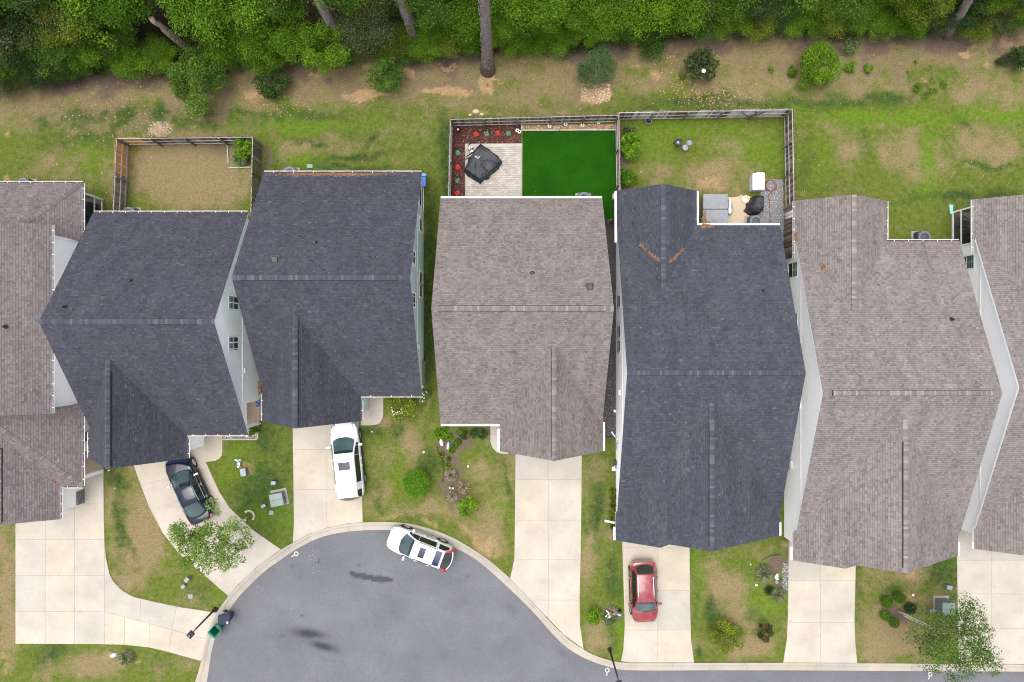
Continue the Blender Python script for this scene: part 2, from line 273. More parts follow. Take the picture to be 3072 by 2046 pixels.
FOREST_EDGE = [(-400, 300), (0, 262), (60, 250), (150, 235), (250, 225), (400, 212), (520, 205), (700, 205), (820, 200), (900, 190), (1000, 180), (1200, 165), (1350, 165), (1500, 150), (1700, 150), (1900, 120), (2100, 105), (2350, 95), (2600, 105), (2800, 100), (2950, 95), (3072, 70), (3500, 60)]
def build_ground():
    fx = np.arange(-41, 41.01, .15); fy = np.arange(-28, 28.01, .15)
    far = np.array([-600, -300, -150, -90, -65, -52, -46, -43])
    xs = np.concatenate([far, fx, -far[::-1]]); ys = np.concatenate([far - 0, np.array([-38, -34, -31]), fy, np.array([31, 34, 38]), -far[::-1]])
    X, Y = np.meshgrid(xs, ys); nx, ny = len(xs), len(ys)
    n1 = fbm(X, Y, .9, 5); n2 = fbm(X + 40, Y, .35, 4); n3 = fbm(X, Y + 70, 2.4, 4)
    X2 = X + (fbm(X, Y, .8, 3) - .5) * 1.2; Y2 = Y + (fbm(X + 9, Y + 3, .8, 3) - .5) * 1.2
    dry = np.clip(field(X2, Y2, DRY, n1, .5) * 1.0 + (n1 - .5) * 1.3 + (n2 - .5) * .8 + (n3 - .5) * .6 - .03, 0, 1)
    lush = np.clip(1.15 * field(X2, Y2, LUSH_SHADE, n3, .5) + (n2 - .5) * .7 + (n3 - .5) * .7, 0, 1)
    dry = dry * (1 - .88 * field(X2, Y2, LUSH_SHADE, n3, .5)); lime = np.clip(field(X2, Y2, LIME, n1, .5) + (n2 - .55) * .5, 0, 1)
    dry = dry * (1 - .6 * field(X2, Y2, LIME, n1, .5)); dry = dry * (.68 + .55 * fbm(X + 3, Y - 8, 1.7, 4)) + np.where(Y < -4, .07, 0)
    soil = np.clip(field(X + (n3 - .5) * 1.2, Y + (n1 - .5) * 1.2, SOIL, n3, 1.1), 0, 1) * smooth(.30, .55, n3 + .12); mul = field(X2, Y2, MULCH, n3, .7)
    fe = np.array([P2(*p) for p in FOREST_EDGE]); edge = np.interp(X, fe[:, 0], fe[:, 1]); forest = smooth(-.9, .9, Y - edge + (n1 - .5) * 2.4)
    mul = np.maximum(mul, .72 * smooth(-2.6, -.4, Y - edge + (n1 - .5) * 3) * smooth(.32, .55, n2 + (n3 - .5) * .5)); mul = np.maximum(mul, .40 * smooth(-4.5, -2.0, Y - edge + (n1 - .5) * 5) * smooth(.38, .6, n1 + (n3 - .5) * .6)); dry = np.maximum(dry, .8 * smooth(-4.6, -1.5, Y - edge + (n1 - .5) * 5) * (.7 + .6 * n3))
    dry = smooth(.05, .98, dry); lush = smooth(.1, .9, lush)
    Z = (n1 - .5) * .03; shr = [(p[0] * .8 + q[0] * .2, p[1] * .8 + q[1] * .2) for p, q in zip([P2(*a) for a in OUT], [P2(*a) for a in INN])] + outW[len(OUT):]; Z = np.where(inside(X, Y, shr), -.35, Z)
    ins = inside(X, Y, [P2(*p) for p in []]) if False else None
    V = np.stack([X.ravel(), Y.ravel(), Z.ravel()], 1); I = np.arange(nx * ny).reshape(ny, nx)
    F = np.stack([I[:-1, :-1].ravel(), I[:-1, 1:].ravel(), I[1:, 1:].ravel(), I[1:, :-1].ravel()], 1)
    m = NT('lawn'); p = m.pos()
    f1 = m.noise(14, 4, .7, p); f2 = m.noise(45, 3, .6, p); f3 = m.noise(3.2, 5, .65, p)
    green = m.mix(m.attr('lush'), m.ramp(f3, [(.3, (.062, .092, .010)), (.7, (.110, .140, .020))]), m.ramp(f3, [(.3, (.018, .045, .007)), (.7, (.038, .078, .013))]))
    green = m.mix(m.math('MULTIPLY', m.attr('lime'), 1.), green, m.ramp(f3, [(.3, (.060, .128, .004)), (.7, (.112, .180, .009))]))
    tan = m.ramp(f1, [(.25, (.115, .083, .042)), (.5, (.205, .152, .082)), (.8, (.33, .25, .145))])
    fm = m.noise(2.6, 7, .72, p); d = m.math('ADD', m.math('ADD', m.attr('dry'), m.math('MULTIPLY', m.math('SUBTRACT', fm, .48), 1.7)), m.math('MULTIPLY', m.math('SUBTRACT', f1, .5), 1.2), clamp=True)
    d = m.math('MULTIPLY', d, .93)
    c = m.mix(d, green, tan)
    c = m.mix(m.ramp(m.math('ADD', m.attr('mulch'), m.math('MULTIPLY', m.math('SUBTRACT', f1, .5), .8)), [(.3, (0, 0, 0)), (.65, (1, 1, 1))]), c, m.ramp(f2, [(.3, (.065, .045, .033)), (.55, (.13, .095, .07)), (.8, (.24, .19, .155))]))
    s_ = m.ramp(m.math('ADD', m.attr('soil'), m.math('ADD', m.math('MULTIPLY', m.math('SUBTRACT', f1, .5), .9), m.math('MULTIPLY', m.math('SUBTRACT', fm, .5), .9))), [(.28, (0, 0, 0)), (.95, (.85, .85, .85))])
    c = m.mix(s_, c, m.ramp(f3, [(.3, (.27, .165, .085)), (.7, (.40, .265, .145))]))
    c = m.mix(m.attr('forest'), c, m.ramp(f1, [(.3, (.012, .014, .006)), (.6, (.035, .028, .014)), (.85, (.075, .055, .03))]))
    c = m.mix(1.0, c, m.ramp(f2, [(.22, (.55, .57, .53)), (.5, (1, 1, 1)), (.8, (1.42, 1.38, 1.3))]), 'MULTIPLY')
    c = m.mix(1.0, c, m.ramp(m.noise(5.5, 6, .7, p), [(.3, (.76, .78, .76)), (.5, (1, 1, 1)), (.72, (1.2, 1.18, 1.14))]), 'MULTIPLY')
    m.base(c); m.bump(m.math('ADD', f2, m.math('MULTIPLY', f1, .8)), .7, .05); m.set(.95, spec=.15)
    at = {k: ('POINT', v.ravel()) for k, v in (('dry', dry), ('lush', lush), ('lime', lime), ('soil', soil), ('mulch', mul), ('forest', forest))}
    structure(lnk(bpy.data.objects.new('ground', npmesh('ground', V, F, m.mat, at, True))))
    # short grass blades over the lawn
    g = np.random.RandomState(5); N = 260000
    x = g.uniform(-36, 36, N); y = g.uniform(-24, 22, N)
    gi = lambda A: A[np.clip(np.searchsorted(ys, y) - 1, 0, ny - 1), np.clip(np.searchsorted(xs, x) - 1, 0, nx - 1)]
    ok = (gi(soil) < .45) & (gi(mul) < .5) & (gi(forest) < .5) & (gi(Z) > -.1)
    for b in NOGRASS: ok &= ~inside(x, y, b)
    ok &= ~inside(x, y, outW)
    x, y = x[ok], y[ok]; N = len(x); t = g.uniform(0, 6.28, N); ln = g.uniform(.03, .075, N); wd = g.uniform(.006, .014, N); le = g.uniform(.02, .07, N); t2 = g.uniform(0, 6.28, N)
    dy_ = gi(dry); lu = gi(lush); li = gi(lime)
    A = np.stack([x - np.cos(t) * wd, y - np.sin(t) * wd, np.full(N, -.012)], 1); B = np.stack([x + np.cos(t) * wd, y + np.sin(t) * wd, np.full(N, -.012)], 1)
    C = np.stack([x + np.cos(t2) * le, y + np.sin(t2) * le, ln], 1)
    V = np.stack([A, B, C], 1).reshape(-1, 3); F = np.arange(3 * N).reshape(N, 3)
    mg = NT('grass_blade'); a = mg.attr('shade')
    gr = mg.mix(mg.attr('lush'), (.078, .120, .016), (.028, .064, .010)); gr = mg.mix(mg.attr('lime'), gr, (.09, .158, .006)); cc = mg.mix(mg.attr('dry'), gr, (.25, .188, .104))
    mg.base(mg.mix(1.0, cc, mg.ramp(a, [(0, (.6, .6, .6)), (1, (1.4, 1.4, 1.3))]), 'MULTIPLY')); mg.set(.8, spec=.2)
    dd = np.clip(dy_ + g.normal(0, .25, N), 0, 1)
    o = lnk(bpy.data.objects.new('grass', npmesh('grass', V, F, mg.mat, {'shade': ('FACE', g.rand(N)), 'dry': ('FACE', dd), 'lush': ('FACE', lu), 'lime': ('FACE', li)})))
    tag(o, 'short patchy green and straw coloured lawn grass around the houses', 'grass', kind='stuff')
STAINS = [(1095, 1731, 46, 9, 2, -9), (1140, 1738, 38, 10, 2, -5), (1060, 1722, 16, 6, 2, -15), (926, 1902, 44, 13, 1.45, -8), (968, 1940, 38, 11, 1.4, -16), (905, 1895, 26, 10, .6), (848, 1908, 12, 4, .6, 10), (1320, 1660, 40, 20, .3), (1535, 1830, 26, 12, .35, -45), (1690, 1960, 20, 10, .35, -30), (875, 1699, 4, 4, .8), (955, 1685, 5, 5, .8), (1076, 1697, 5, 3, .7), (1404, 1730, 4, 3, .9), (905, 1848, 4, 3, .9)]
def build_road():
    xs = np.arange(-24, 46, .12); ys = np.arange(-36, -12.5, .12); X, Y = np.meshgrid(xs, ys); nx, ny = len(xs), len(ys)
    shr = [((p[0] + q[0]) / 2, (p[1] + q[1]) / 2) for p, q in zip([P2(*a) for a in OUT], [P2(*a) for a in INN])] + outW[len(OUT):]
    ok = inside(X, Y, shr); n1 = fbm(X, Y, 3, 4); st = field(X, Y, STAINS, n1, .35)
    ed = np.zeros(X.shape)
    di = np.full(X.shape, 9.)
    for a, b in zip(innW[:len(INN) - 1], innW[1:len(INN)]):
        ax, ay = a; bx, by = b; L2 = (bx - ax) ** 2 + (by - ay) ** 2; t = np.clip(((X - ax) * (bx - ax) + (Y - ay) * (by - ay)) / L2, 0, 1)
        di = np.minimum(di, np.hypot(X - ax - t * (bx - ax), Y - ay - t * (by - ay)))
    ed = np.exp(-di / .5) * smooth(.35, .65, fbm(X + 5, Y, .5, 3)) * .8
    I = np.arange(nx * ny).reshape(ny, nx); F = np.stack([I[:-1, :-1].ravel(), I[:-1, 1:].ravel(), I[1:, 1:].ravel(), I[1:, :-1].ravel()], 1)
    F = F[ok.ravel()[F].all(1)]; V = np.stack([X.ravel(), Y.ravel(), np.full(X.size, -.066)], 1)
    m = NT('asphalt'); p = m.pos(); f = m.noise(.35, 5, .6, p)
    c = m.ramp(f, [(.3, (.098, .099, .109)), (.7, (.130, .131, .143))])
    c = m.mix(1.0, c, m.ramp(m.noise(38, 4, .75, p), [(.25, (.5,) * 3), (.5, (1,) * 3), (.78, (1.7,) * 3)]), 'MULTIPLY')
    c = m.mix(m.math('MULTIPLY', m.ramp(m.noise(.9, 6, .7, p), [(.5, (0, 0, 0)), (.7, (1, 1, 1))]), .25), c, (.11, .10, .10))
    w = m.n('ShaderNodeTexVoronoi', feature='DISTANCE_TO_EDGE'); w.inputs['Scale'].default_value = .16
    wp = m.n('ShaderNodeVectorMath', operation='ADD'); nv = m.n('ShaderNodeTexNoise'); nv.inputs['Scale'].default_value = .7; nv.inputs['Detail'].default_value = 4; m.l(p, nv.inputs[0])
    sc = m.n('ShaderNodeVectorMath', operation='SCALE'); sc.inputs[3].default_value = 1.1; m.l(nv.outputs['Color'], sc.inputs[0]); m.l(p, wp.inputs[0]); m.l(sc.outputs[0], wp.inputs[1]); m.l(wp.outputs[0], w.inputs['Vector'])
    crack = m.math('MULTIPLY', m.ramp(w.outputs['Distance'], [(.0, (1, 1, 1)), (.008, (0, 0, 0))]), m.math('MULTIPLY', m.ramp(m.noise(.25, 2, .5, p), [(.46, (0, 0, 0)), (.6, (1, 1, 1))]), .22))
    c = m.mix(crack, c, (.06, .06, .065))
    c = m.mix(m.math('MULTIPLY', m.attr('edge'), .6), c, (.11, .09, .08)); c = m.mix(m.math('MULTIPLY', m.attr('stain'), .85), c, (.036, .036, .042))
    m.base(c); m.bump(m.noise(60, 3, .7, p), .5, .012); m.set(.88, spec=.25)
    structure(lnk(bpy.data.objects.new('road', npmesh('road', V, F, m.mat, {'stain': ('POINT', st.ravel()), 'edge': ('POINT', ed.ravel())}))))
def dens(pl, step=.35):
    r = [Vector(pl[0])]
    for a, b in zip(pl, pl[1:]):
        a, b = Vector(a), Vector(b); n = max(1, int((b - a).length / step))
        r += [a.lerp(b, (i + 1) / n) for i in range(n)]
    return r
def catmull(pl, n=4):
    pl = [Vector(p) for p in pl]; out = []
    for i in range(len(pl) - 1):
        p0, p1, p2, p3 = pl[max(i - 1, 0)], pl[i], pl[i + 1], pl[min(i + 2, len(pl) - 1)]
        for k in range(n):
            t = k / n; out.append(.5 * ((2 * p1) + (p2 - p0) * t + (2 * p0 - 5 * p1 + 4 * p2 - p3) * t * t + (3 * p1 - p0 - 3 * p2 + p3) * t ** 3))
    return out + [pl[-1]]
def near(pl, q):
    best = None
    for a, b in zip(pl, pl[1:]):
        d = b - a; t = max(0, min(1, (q - a).dot(d) / max(d.length_squared, 1e-9))); c = a + d * t; e = (c - q).length
        if best is None or e < best[0]: best = (e, c)
    return best[1]
def build_kerb():
    O = catmull([P2(*p) for p in OUT], 4); I = catmull([P2(*p) for p in INN], 4)
    cut = [Vector(P2(*p)) for p in [(604, 1981), (650, 1838), (716, 1754), (765, 1707), (819, 1667), (923, 1604.5), (1043, 1571), (1176, 1566), (1302, 1590), (1413, 1644), (1530, 1735), (1605, 1815), (1690, 1904), (1781, 1964), (1891, 1988), (2017, 1988), (2127, 1988), (2243, 1988), (2363, 1988), (2448, 1989), (2530, 1989), (2608, 1990), (2735, 1990), (2878, 1991), (2988, 1992)]]
    acc = [0.]
    for a, b in zip(O, O[1:]): acc.append(acc[-1] + (b - a).length)
    def at(s):
        for i in range(len(O) - 1):
            if acc[i + 1] >= s: return O[i].lerp(O[i + 1], (s - acc[i]) / max(acc[i + 1] - acc[i], 1e-9))
        return O[-1]
    def par(q):
        b = (9e9, 0)
        for i in range(len(O) - 1):
            d = O[i + 1] - O[i]; t = max(0, min(1, (q - O[i]).dot(d) / max(d.length_squared, 1e-9))); e = (O[i] + d * t - q).length
            if e < b[0]: b = (e, acc[i] + t * (acc[i + 1] - acc[i]))
        return b[1]
    js = [0] + sorted(par(c) for c in cut) + [acc[-1]]
    root = structure(bpy.data.objects.new('kerb', None)); lnk(root)
    prof = [(0., .035), (.12, .04), (.30, .028), (.46, -.03), (.52, -.052), (.58, -.05), (1., -.056)]
    for a, b in zip(js, js[1:]):
        n = max(2, int((b - a) / .35)); mb = MB(); rings = []
        for i in range(n + 1):
            s_ = a + .006 + (b - a - .012) * i / n; o = at(s_); q = near(I, o)
            rings.append([(o.x + (q.x - o.x) * t, o.y + (q.y - o.y) * t, z) for t, z in prof] + [(q.x, q.y, -.3), (o.x, o.y, -.3)])
        mb.layers(rings); mb.obj('kerb_segment', CURB, root)
    mb = MB(); mb.prism([(p.x, p.y) for p in O] + [(p.x, p.y) for p in [near(I, o) for o in O][::-1]], -.34, -.075); mb.obj('kerb_joint_bed', JOINT, root)
def slabs(name, poly, cuts, mat=None, top=.035, child='slab', special=None, gap=.008):
    """driveway: polygon in photo pixels, cut along joint lines; every slab is its own piece over a recessed joint bed"""
    bm = bmesh.new(); bm.faces.new([bm.verts.new((*P2(*p), 0)) for p in poly]); bm.normal_update()
    for c in cuts:
        a, b = P(*c[0]), P(*c[1]); d = (b - a).normalized(); n = Vector((-d.y, d.x, 0)); pred = c[2] if len(c) > 2 else None
        fs = [f for f in bm.faces if pred is None or pred(*pix(f.calc_center_median()))]
        ge = list({e for f in fs for e in f.edges} | {v for f in fs for v in f.verts}) + fs
        bmesh.ops.bisect_plane(bm, geom=ge, plane_co=a, plane_no=n, dist=1e-4)
    mb = MB(); mb.prism([P2(*p) for p in poly], -.12, top - .014); root = structure(mb.obj(name, JOINT))
    bmesh.ops.split_edges(bm, edges=bm.edges[:])
    for f in list(bm.faces):
        cc = pix(f.calc_center_median()); vs = [v.co.copy() for v in f.verts]; n = len(vs); ar = f.calc_area()
        if ar < .02: continue
        if f.normal.z < 0: vs.reverse()
        ins = []
        for i in range(n):
            e1 = (vs[i] - vs[i - 1]); e2 = (vs[(i + 1) % n] - vs[i]); 
            if e1.length < 1e-6 or e2.length < 1e-6: ins.append(vs[i].copy()); continue
            e1.normalize(); e2.normalize(); nn = Vector((-e1.y, e1.x, 0)) + Vector((-e2.y, e2.x, 0)); L = nn.length
            nn = nn / L if L > 1e-3 else Vector((0, 0, 0)); cs = max(.5, nn.dot(Vector((-e1.y, e1.x, 0)))); ins.append(vs[i] + nn * gap / cs)
        m2 = MB(); i2 = [v * 1 for v in ins]; dz = rnd.uniform(-.002, .002)
        m2.layers([[(v.x, v.y, top - .03) for v in i2], [(v.x, v.y, top - .004 + dz) for v in i2], [(v.x + (f.calc_center_median().x - v.x) * .002, v.y + (f.calc_center_median().y - v.y) * .002, top + dz) for v in i2]])
        m2.obj(child, special[1] if special and special[0](*cc) else (mat or CONC), root)
    bm.free(); return root
def pix(v): return (v.x * PPM + 1536, 1023 - v.y * PPM)
V_ = lambda x, pred=None: ((x, 0), (x, 2046), pred) if pred else ((x, 0), (x, 2046))
H_ = lambda y, pred=None: ((0, y), (3072, y), pred) if pred else ((0, y), (3072, y))
D0 = [(47, 1480), (250, 1480), (250, 1340), (311, 1340), (311, 1405), (312, 1550), (314, 1613), (318, 1670), (329, 1721), (337, 1738), (348, 1752.5), (360, 1765), (373, 1775), (390, 1785), (408, 1792), (468, 1806), (538, 1820.5), (652.5, 1838), (634.5, 1870), (620, 1907), (606, 1976), (602.6, 1982), (506, 1955.6), (449, 1942), (376, 1934), (300, 1932), (47, 1931)]
D1 = [(402.4, 1330), (402.4, 1398), (421, 1451), (447.6, 1520), (489.7, 1600), (538, 1660.7), (601, 1714.5), (685, 1787.5), (714, 1754.5), (765, 1706), (818, 1666.5), (843, 1647.5), (758, 1589), (688.6, 1522), (658, 1474), (635, 1424.6), (618, 1386), (646.5, 1382.5), (658, 1376), (665.6, 1367), (667.6, 1352), (667.6, 1275), (560, 1275), (560, 1330)]
D3 = [(877.5, 1255), (880, 1400), (882, 1572), (878.5, 1628), (923, 1603.5), (981, 1582.6), (1043, 1570), (1088.5, 1566), (1087, 1498), (1081, 1380), (1076, 1255)]
W3 = [(1084, 1165), (1150, 1165), (1150, 1247.5), (1143.6, 1264), (1136, 1271), (1128.5, 1274), (1110, 1276), (1082, 1276)]
D4 = [(1546.3, 1345), (1545.5, 1500), (1543, 1674), (1537, 1705.5), (1530, 1734), (1605, 1814), (1690, 1903), (1751, 1947), (1740, 1876), (1739, 1796), (1742, 1672), (1744.4, 1500), (1745.5, 1345)]
W4 = [(1471, 1250), (1471, 1324), (1477.7, 1344), (1491, 1357.6), (1504.4, 1361), (1526, 1361.6), (1526, 1330), (1512, 1250)]
D5 = [(1866.5, 1560), (1866.5, 1622), (1872, 1813.5), (1874, 1876), (1869.6, 1949), (1862.7, 1983), (1891, 1987.2), (2082, 1987.2), (2073, 1918), (2070, 1813.5), (2068, 1560)]
D6 = [(2366, 1590), (2363, 1848), (2360, 1918), (2349, 1987.2), (2571.5, 1988.4), (2565.6, 1928), (2563, 1866), (2566.7, 1702), (2567, 1590)]
D7 = [(2872, 1560), (2870, 1664), (2872, 1800), (2874, 1930), (2878, 1990.6), (3240, 1993.5), (3236, 1900), (3236, 1560)]
PATIO4 = [(1395, 432), (1567, 431), (1566, 606), (1395, 606)]
NOGRASS = []
for pl in (D0, D1, D3, W3, D4, W4, D5, D6, D7, [(1350, 365), (1856, 352), (1860, 660), (1350, 660)], [(2184, 580), (2275, 580), (2350, 540), (2352, 700), (2184, 700)], [(1806, 660), (1852, 660), (1852, 1315), (1806, 1315)], [(667, 1270), (774, 1270), (774, 1318), (667, 1318)]): NOGRASS.append([P2(*p) for p in pl])
build_ground(); build_road(); build_kerb()
slabs('driveway', D0, [V_(314), V_(224, lambda x, y: x < 314), V_(136.7, lambda x, y: x < 314), H_(1618, lambda x, y: x < 314), H_(1725.6, lambda x, y: x < 314), H_(1834, lambda x, y: x < 314), H_(1511, lambda x, y: x < 314), H_(1430, lambda x, y: x > 250 and y < 1511), ((314, 1834), (602, 1912), lambda x, y: x > 314), ((423, 1790), (420, 1866), lambda x, y: x > 314 and y < 1865), ((531, 1819), (518, 1880), lambda x, y: x > 420 and y < 1875), ((374, 1850), (374, 1940), lambda x, y: x > 314 and y > 1850), ((450, 1870), (447, 1946), lambda x, y: x > 374 and y > 1860), ((518, 1885), (506, 1960), lambda x, y: x > 450 and y > 1870)], special=(lambda x, y: 374 < x < 450 and 1855 < y < 1940, CONC2))
slabs('driveway', D1, [V_(618, lambda x, y: y < 1385), H_(1308, lambda x, y: x > 618), ((421, 1456), (640, 1400)), ((447, 1535), (560, 1490), lambda x, y: y > 1440), ((560, 1490), (700, 1420), lambda x, y: x > 555 and y > 1440), ((489, 1610), (600, 1555), lambda x, y: y > 1520), ((570, 1690), (690, 1600), lambda x, y: y > 1580), ((640, 1750), (770, 1620), lambda x, y: y > 1640 and x > 560)])
slabs('driveway', D3, [V_(981), H_(1348), H_(1468.5)])
slabs('walkway', W3, [H_(1231)])
slabs('driveway', D4, [V_(1645.7), H_(1438), H_(1560), H_(1679), H_(1799.5)])
slabs('walkway', W4, [H_(1302)])
slabs('driveway', D5, [V_(1971.7), H_(1643), H_(1770), H_(1889.4)])
slabs('driveway', D6, [V_(2461), H_(1742), H_(1867.5)])
slabs('driveway', D7, [V_(2974), V_(3075), H_(1680), H_(1781), H_(1885)])
# ------------------------------------------------------------------ houses
def shingles(mb, poly, u, over=.0, seed=0, e=.143):
    """tabs in courses over a sloping plane: real butt edges, uneven thickness, one tone per tab with a painted shadow line"""
    r = random.Random(seed); poly = [Vector(p) for p in poly]; u = Vector(u).normalized()
    n = Vector((0, 0, 0))
    for i in range(len(poly)): n += (poly[i] - poly[0]).cross(poly[(i + 1) % len(poly)] - poly[0])
    n.normalize(); n = n if n.z > 0 else -n
    v = n.cross(u); v = v if v.z > 0 else -v; o = poly[0]
    q = [((p - o).dot(u), (p - o).dot(v)) for p in poly]; v0 = min(b for a, b in q); v1 = max(b for a, b in q)
    def span(y):
        xs = []
        for (a, b), (c, d) in zip(q, q[1:] + q[:1]):
            if (b <= y) != (d <= y): xs.append(a + (c - a) * (y - b) / (d - b))
        return (min(xs), max(xs)) if len(xs) > 1 else None
    W_ = lambda a, b, h: o + u * a + v * b + n * h
    y = v0; k = 0; patch = [r.uniform(0, 9) for _ in range(4)]
    while y < v1 - .01:
        yt = min(y + e, v1); s0 = span(y + .003); s1 = span(yt - .003)
        if not s0 or not s1: y = yt; continue
        lo, hi = min(s0[0], s1[0]) - over, max(s0[1], s1[1]) + over; x = lo - r.uniform(0, .25); prevt = .5; run = 0
        while x < hi:
            w = r.choice((.10, .13, .15, .17, .20, .24)) * r.uniform(.9, 1.1); a0, a1 = max(x, s0[0] - over), min(x + w, s0[1] + over); b0, b1 = max(x, s1[0] - over), min(x + w, s1[1] + over); x += w
            if a1 - a0 < .004 and b1 - b0 < .004: continue
            if a1 < a0: a0 = a1 = (b0 if a0 > s0[1] else b1)
            if b1 < b0: b0 = b1 = min(max((a0 + a1) / 2, s1[0] - over), s1[1] + over)
            thick = r.random() < .5; h = .016 if thick else .010; h += r.uniform(0, .002)
            sh = min(1, max(0, r.gauss(.56 if thick else .43, .10) + (.22 if r.random() < .06 else 0)))
            g = .0025
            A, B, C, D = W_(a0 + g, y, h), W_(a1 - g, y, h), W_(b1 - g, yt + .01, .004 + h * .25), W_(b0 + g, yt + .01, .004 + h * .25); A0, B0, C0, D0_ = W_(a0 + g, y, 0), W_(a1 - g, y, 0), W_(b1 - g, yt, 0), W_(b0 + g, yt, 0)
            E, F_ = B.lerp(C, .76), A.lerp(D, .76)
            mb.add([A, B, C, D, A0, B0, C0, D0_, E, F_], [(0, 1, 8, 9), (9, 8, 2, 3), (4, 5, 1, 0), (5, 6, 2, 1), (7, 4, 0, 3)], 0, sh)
            mb.a[-4] = sh * .35; mb.a[-3] = sh * .2  # shadow line painted in: darker top strip and butt edge on every tab
        y = yt; k += 1
def clip(poly, a, b, c):        # keep a*x+b*y>=c
    out = []
    for p, q in zip(poly, poly[1:] + poly[:1]):
        dp, dq = a * p[0] + b * p[1] - c, a * q[0] + b * q[1] - c
        if dp >= 0: out.append(p)
        if (dp >= 0) != (dq >= 0): t = dp / (dp - dq); out.append((p[0] + (q[0] - p[0]) * t, p[1] + (q[1] - p[1]) * t))
    return out
class House:
    def __init__(s, name, label, base, shm, capm, wallm, seed):
        s.o = Vector(base); s.t = thing(name, label, 'house', base); s.sh, s.cap, s.wm, s.seed = shm, capm, wallm, seed
        s.planes = {}; s.roof = MB(); s.shg = MB(); s.roof_o = None; s.walls = {}
    def L(s, p): return Vector(p) - s.o
    def plane(s, key, poly, u, deck=True, over=.02):
        s.seed += 1; poly = [Vector(p) for p in poly]; loc = [s.L(p) for p in poly]
        n = sum(((loc[i] - loc[0]).cross(loc[(i + 1) % len(loc)] - loc[0]) for i in range(len(loc))), Vector()).normalized(); n = n if n.z > 0 else -n
        s.planes[key] = (poly[0], n)
        dn = [p - n * .012 for p in loc]; lo = [p - Vector((0, 0, .17)) for p in loc]; k = len(loc)
        if deck: s.roof.add(dn + lo, [tuple(range(k)), tuple(range(2 * k - 1, k - 1, -1))], 1).add(dn + lo, [(i, (i + 1) % k, k + (i + 1) % k, k + i) for i in range(k)], 0)
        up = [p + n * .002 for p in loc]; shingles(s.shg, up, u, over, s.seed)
    def finish_roof(s):
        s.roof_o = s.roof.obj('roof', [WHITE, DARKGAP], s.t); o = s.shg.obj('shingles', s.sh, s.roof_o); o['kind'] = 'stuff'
    def hit(s, px, py, key):       # photo pixel -> point on roof plane
        p0, n = s.planes[key]; c = Vector((0, 0, HC)); d = P(px, py, 0) - c; return c + d * ((p0 - c).dot(n) / d.dot(n))
    def caps(s, a, b, key=None, w=.15, drop=.08, vent=None, step=.145):
        """ridge from a to b: cap tiles one by one, with a raised vent between the fractions in vent"""
        a, b = s.L(a), s.L(b); d = b - a; Ln = d.length; d.normalize(); q = Vector((-d.y, d.x, 0)).normalized(); nn = int(Ln / step); mesh = {}
        if vent:
            v0, v1 = a + d * Ln * vent[0], a + d * Ln * vent[1]; mb = MB()
            for sg in (-1, 1):
                z = Vector((0, 0, 1)); A = [v0 + q * sg * (w + .024) - z * (drop - .03), v1 + q * sg * (w + .024) - z * (drop - .03), v1 + z * .075, v0 + z * .075]
                lo = [p - z * .09 for p in A]; mb.add(A + lo, [(0, 1, 2, 3), (0, 1, 5, 4), (1, 2, 6, 5), (3, 0, 4, 7)])
            vo = mb.obj('ridge_vent', DARKGAP, s.roof_o)
        for k in range(nn):
            f = (k + .5) / nn; raised = bool(vent) and vent[0] - .002 < f < vent[1] + .002; ww = w
            if raised not in mesh:
                m2 = MB(); z = Vector((0, 0, 1)); h = .10 if raised else .028; L2 = step / 2 - .003; dd = drop
                pts = [q * -ww - z * (dd - h), z * h, q * ww - z * (dd - h)]
                top = [p - d * L2 + z * .012 for p in pts] + [p + d * L2 for p in pts]; bot = [p - z * .03 for p in top]
                m2.add(top + bot, [(0, 1, 4, 3), (1, 2, 5, 4), (0, 1, 7, 6), (1, 2, 8, 7), (0, 3, 9, 6), (2, 5, 11, 8), (3, 4, 10, 9), (4, 5, 11, 10)])
                mesh[raised] = m2.mesh('ridge_cap', s.cap)
            o = bpy.data.objects.new('ridge_cap', mesh[raised]); o.location = a + d * Ln * f; lnk(o, s.roof_o)
    def gutter(s, a, b, out, strap=None, fill=True, w=.13, cover=False):
        """eave gutter between a and b, out = outward horizontal direction"""
        a, b, out = s.L(a), s.L(b), Vector(out).normalized(); z = Vector((0, 0, 1)); mb = MB(); e = (b - a).normalized() * .0
        prof = [(-.01, .0), (-.01, -.11), (w * .7, -.11), (w, -.02), (w, .015), (w - .018, .015), (w - .018, -.03), (w * .66, -.095), (.005, -.095), (.005, .0)]
        if cover: prof = [(-.01, .02), (-.01, -.11), (w * .7, -.11), (w, -.02), (w, .015), (w - .02, .022)]
        mb.layers([[a + out * x + z * y for x, y in prof], [b + out * x + z * y for x, y in prof]]); g = mb.obj('gutter', WHITE, s.t)
        if fill and not cover:
            m2 = MB(); n = max(2, int((b - a).length / .3)); r = random.Random(s.seed + len(mb.v)); rings = []
            for i in range(n + 1):
                c = a.lerp(b, i / n); h = -.045 + r.uniform(-.02, .02); rings.append([c + out * .008 + z * h, c + out * (w - .022) + z * (h - .005), c + out * (w * .66) + z * -.09, c + out * .01 + z * -.09])
            m2.layers(rings); m2.obj('leaf_debris', GUTIN, g)
        if strap:
            n = int((b - a).length / strap)
            for i in range(n + 1):
                c = a.lerp(b, (i + .5) / (n + 1)) + out * (w / 2 - .01) + z * .012; m3 = MB(); m3.box(c, (.03, w, .014) if abs(out.y) > .5 else (w, .03, .014)); m3.obj('gutter_strap', WHITE, g)
        return g
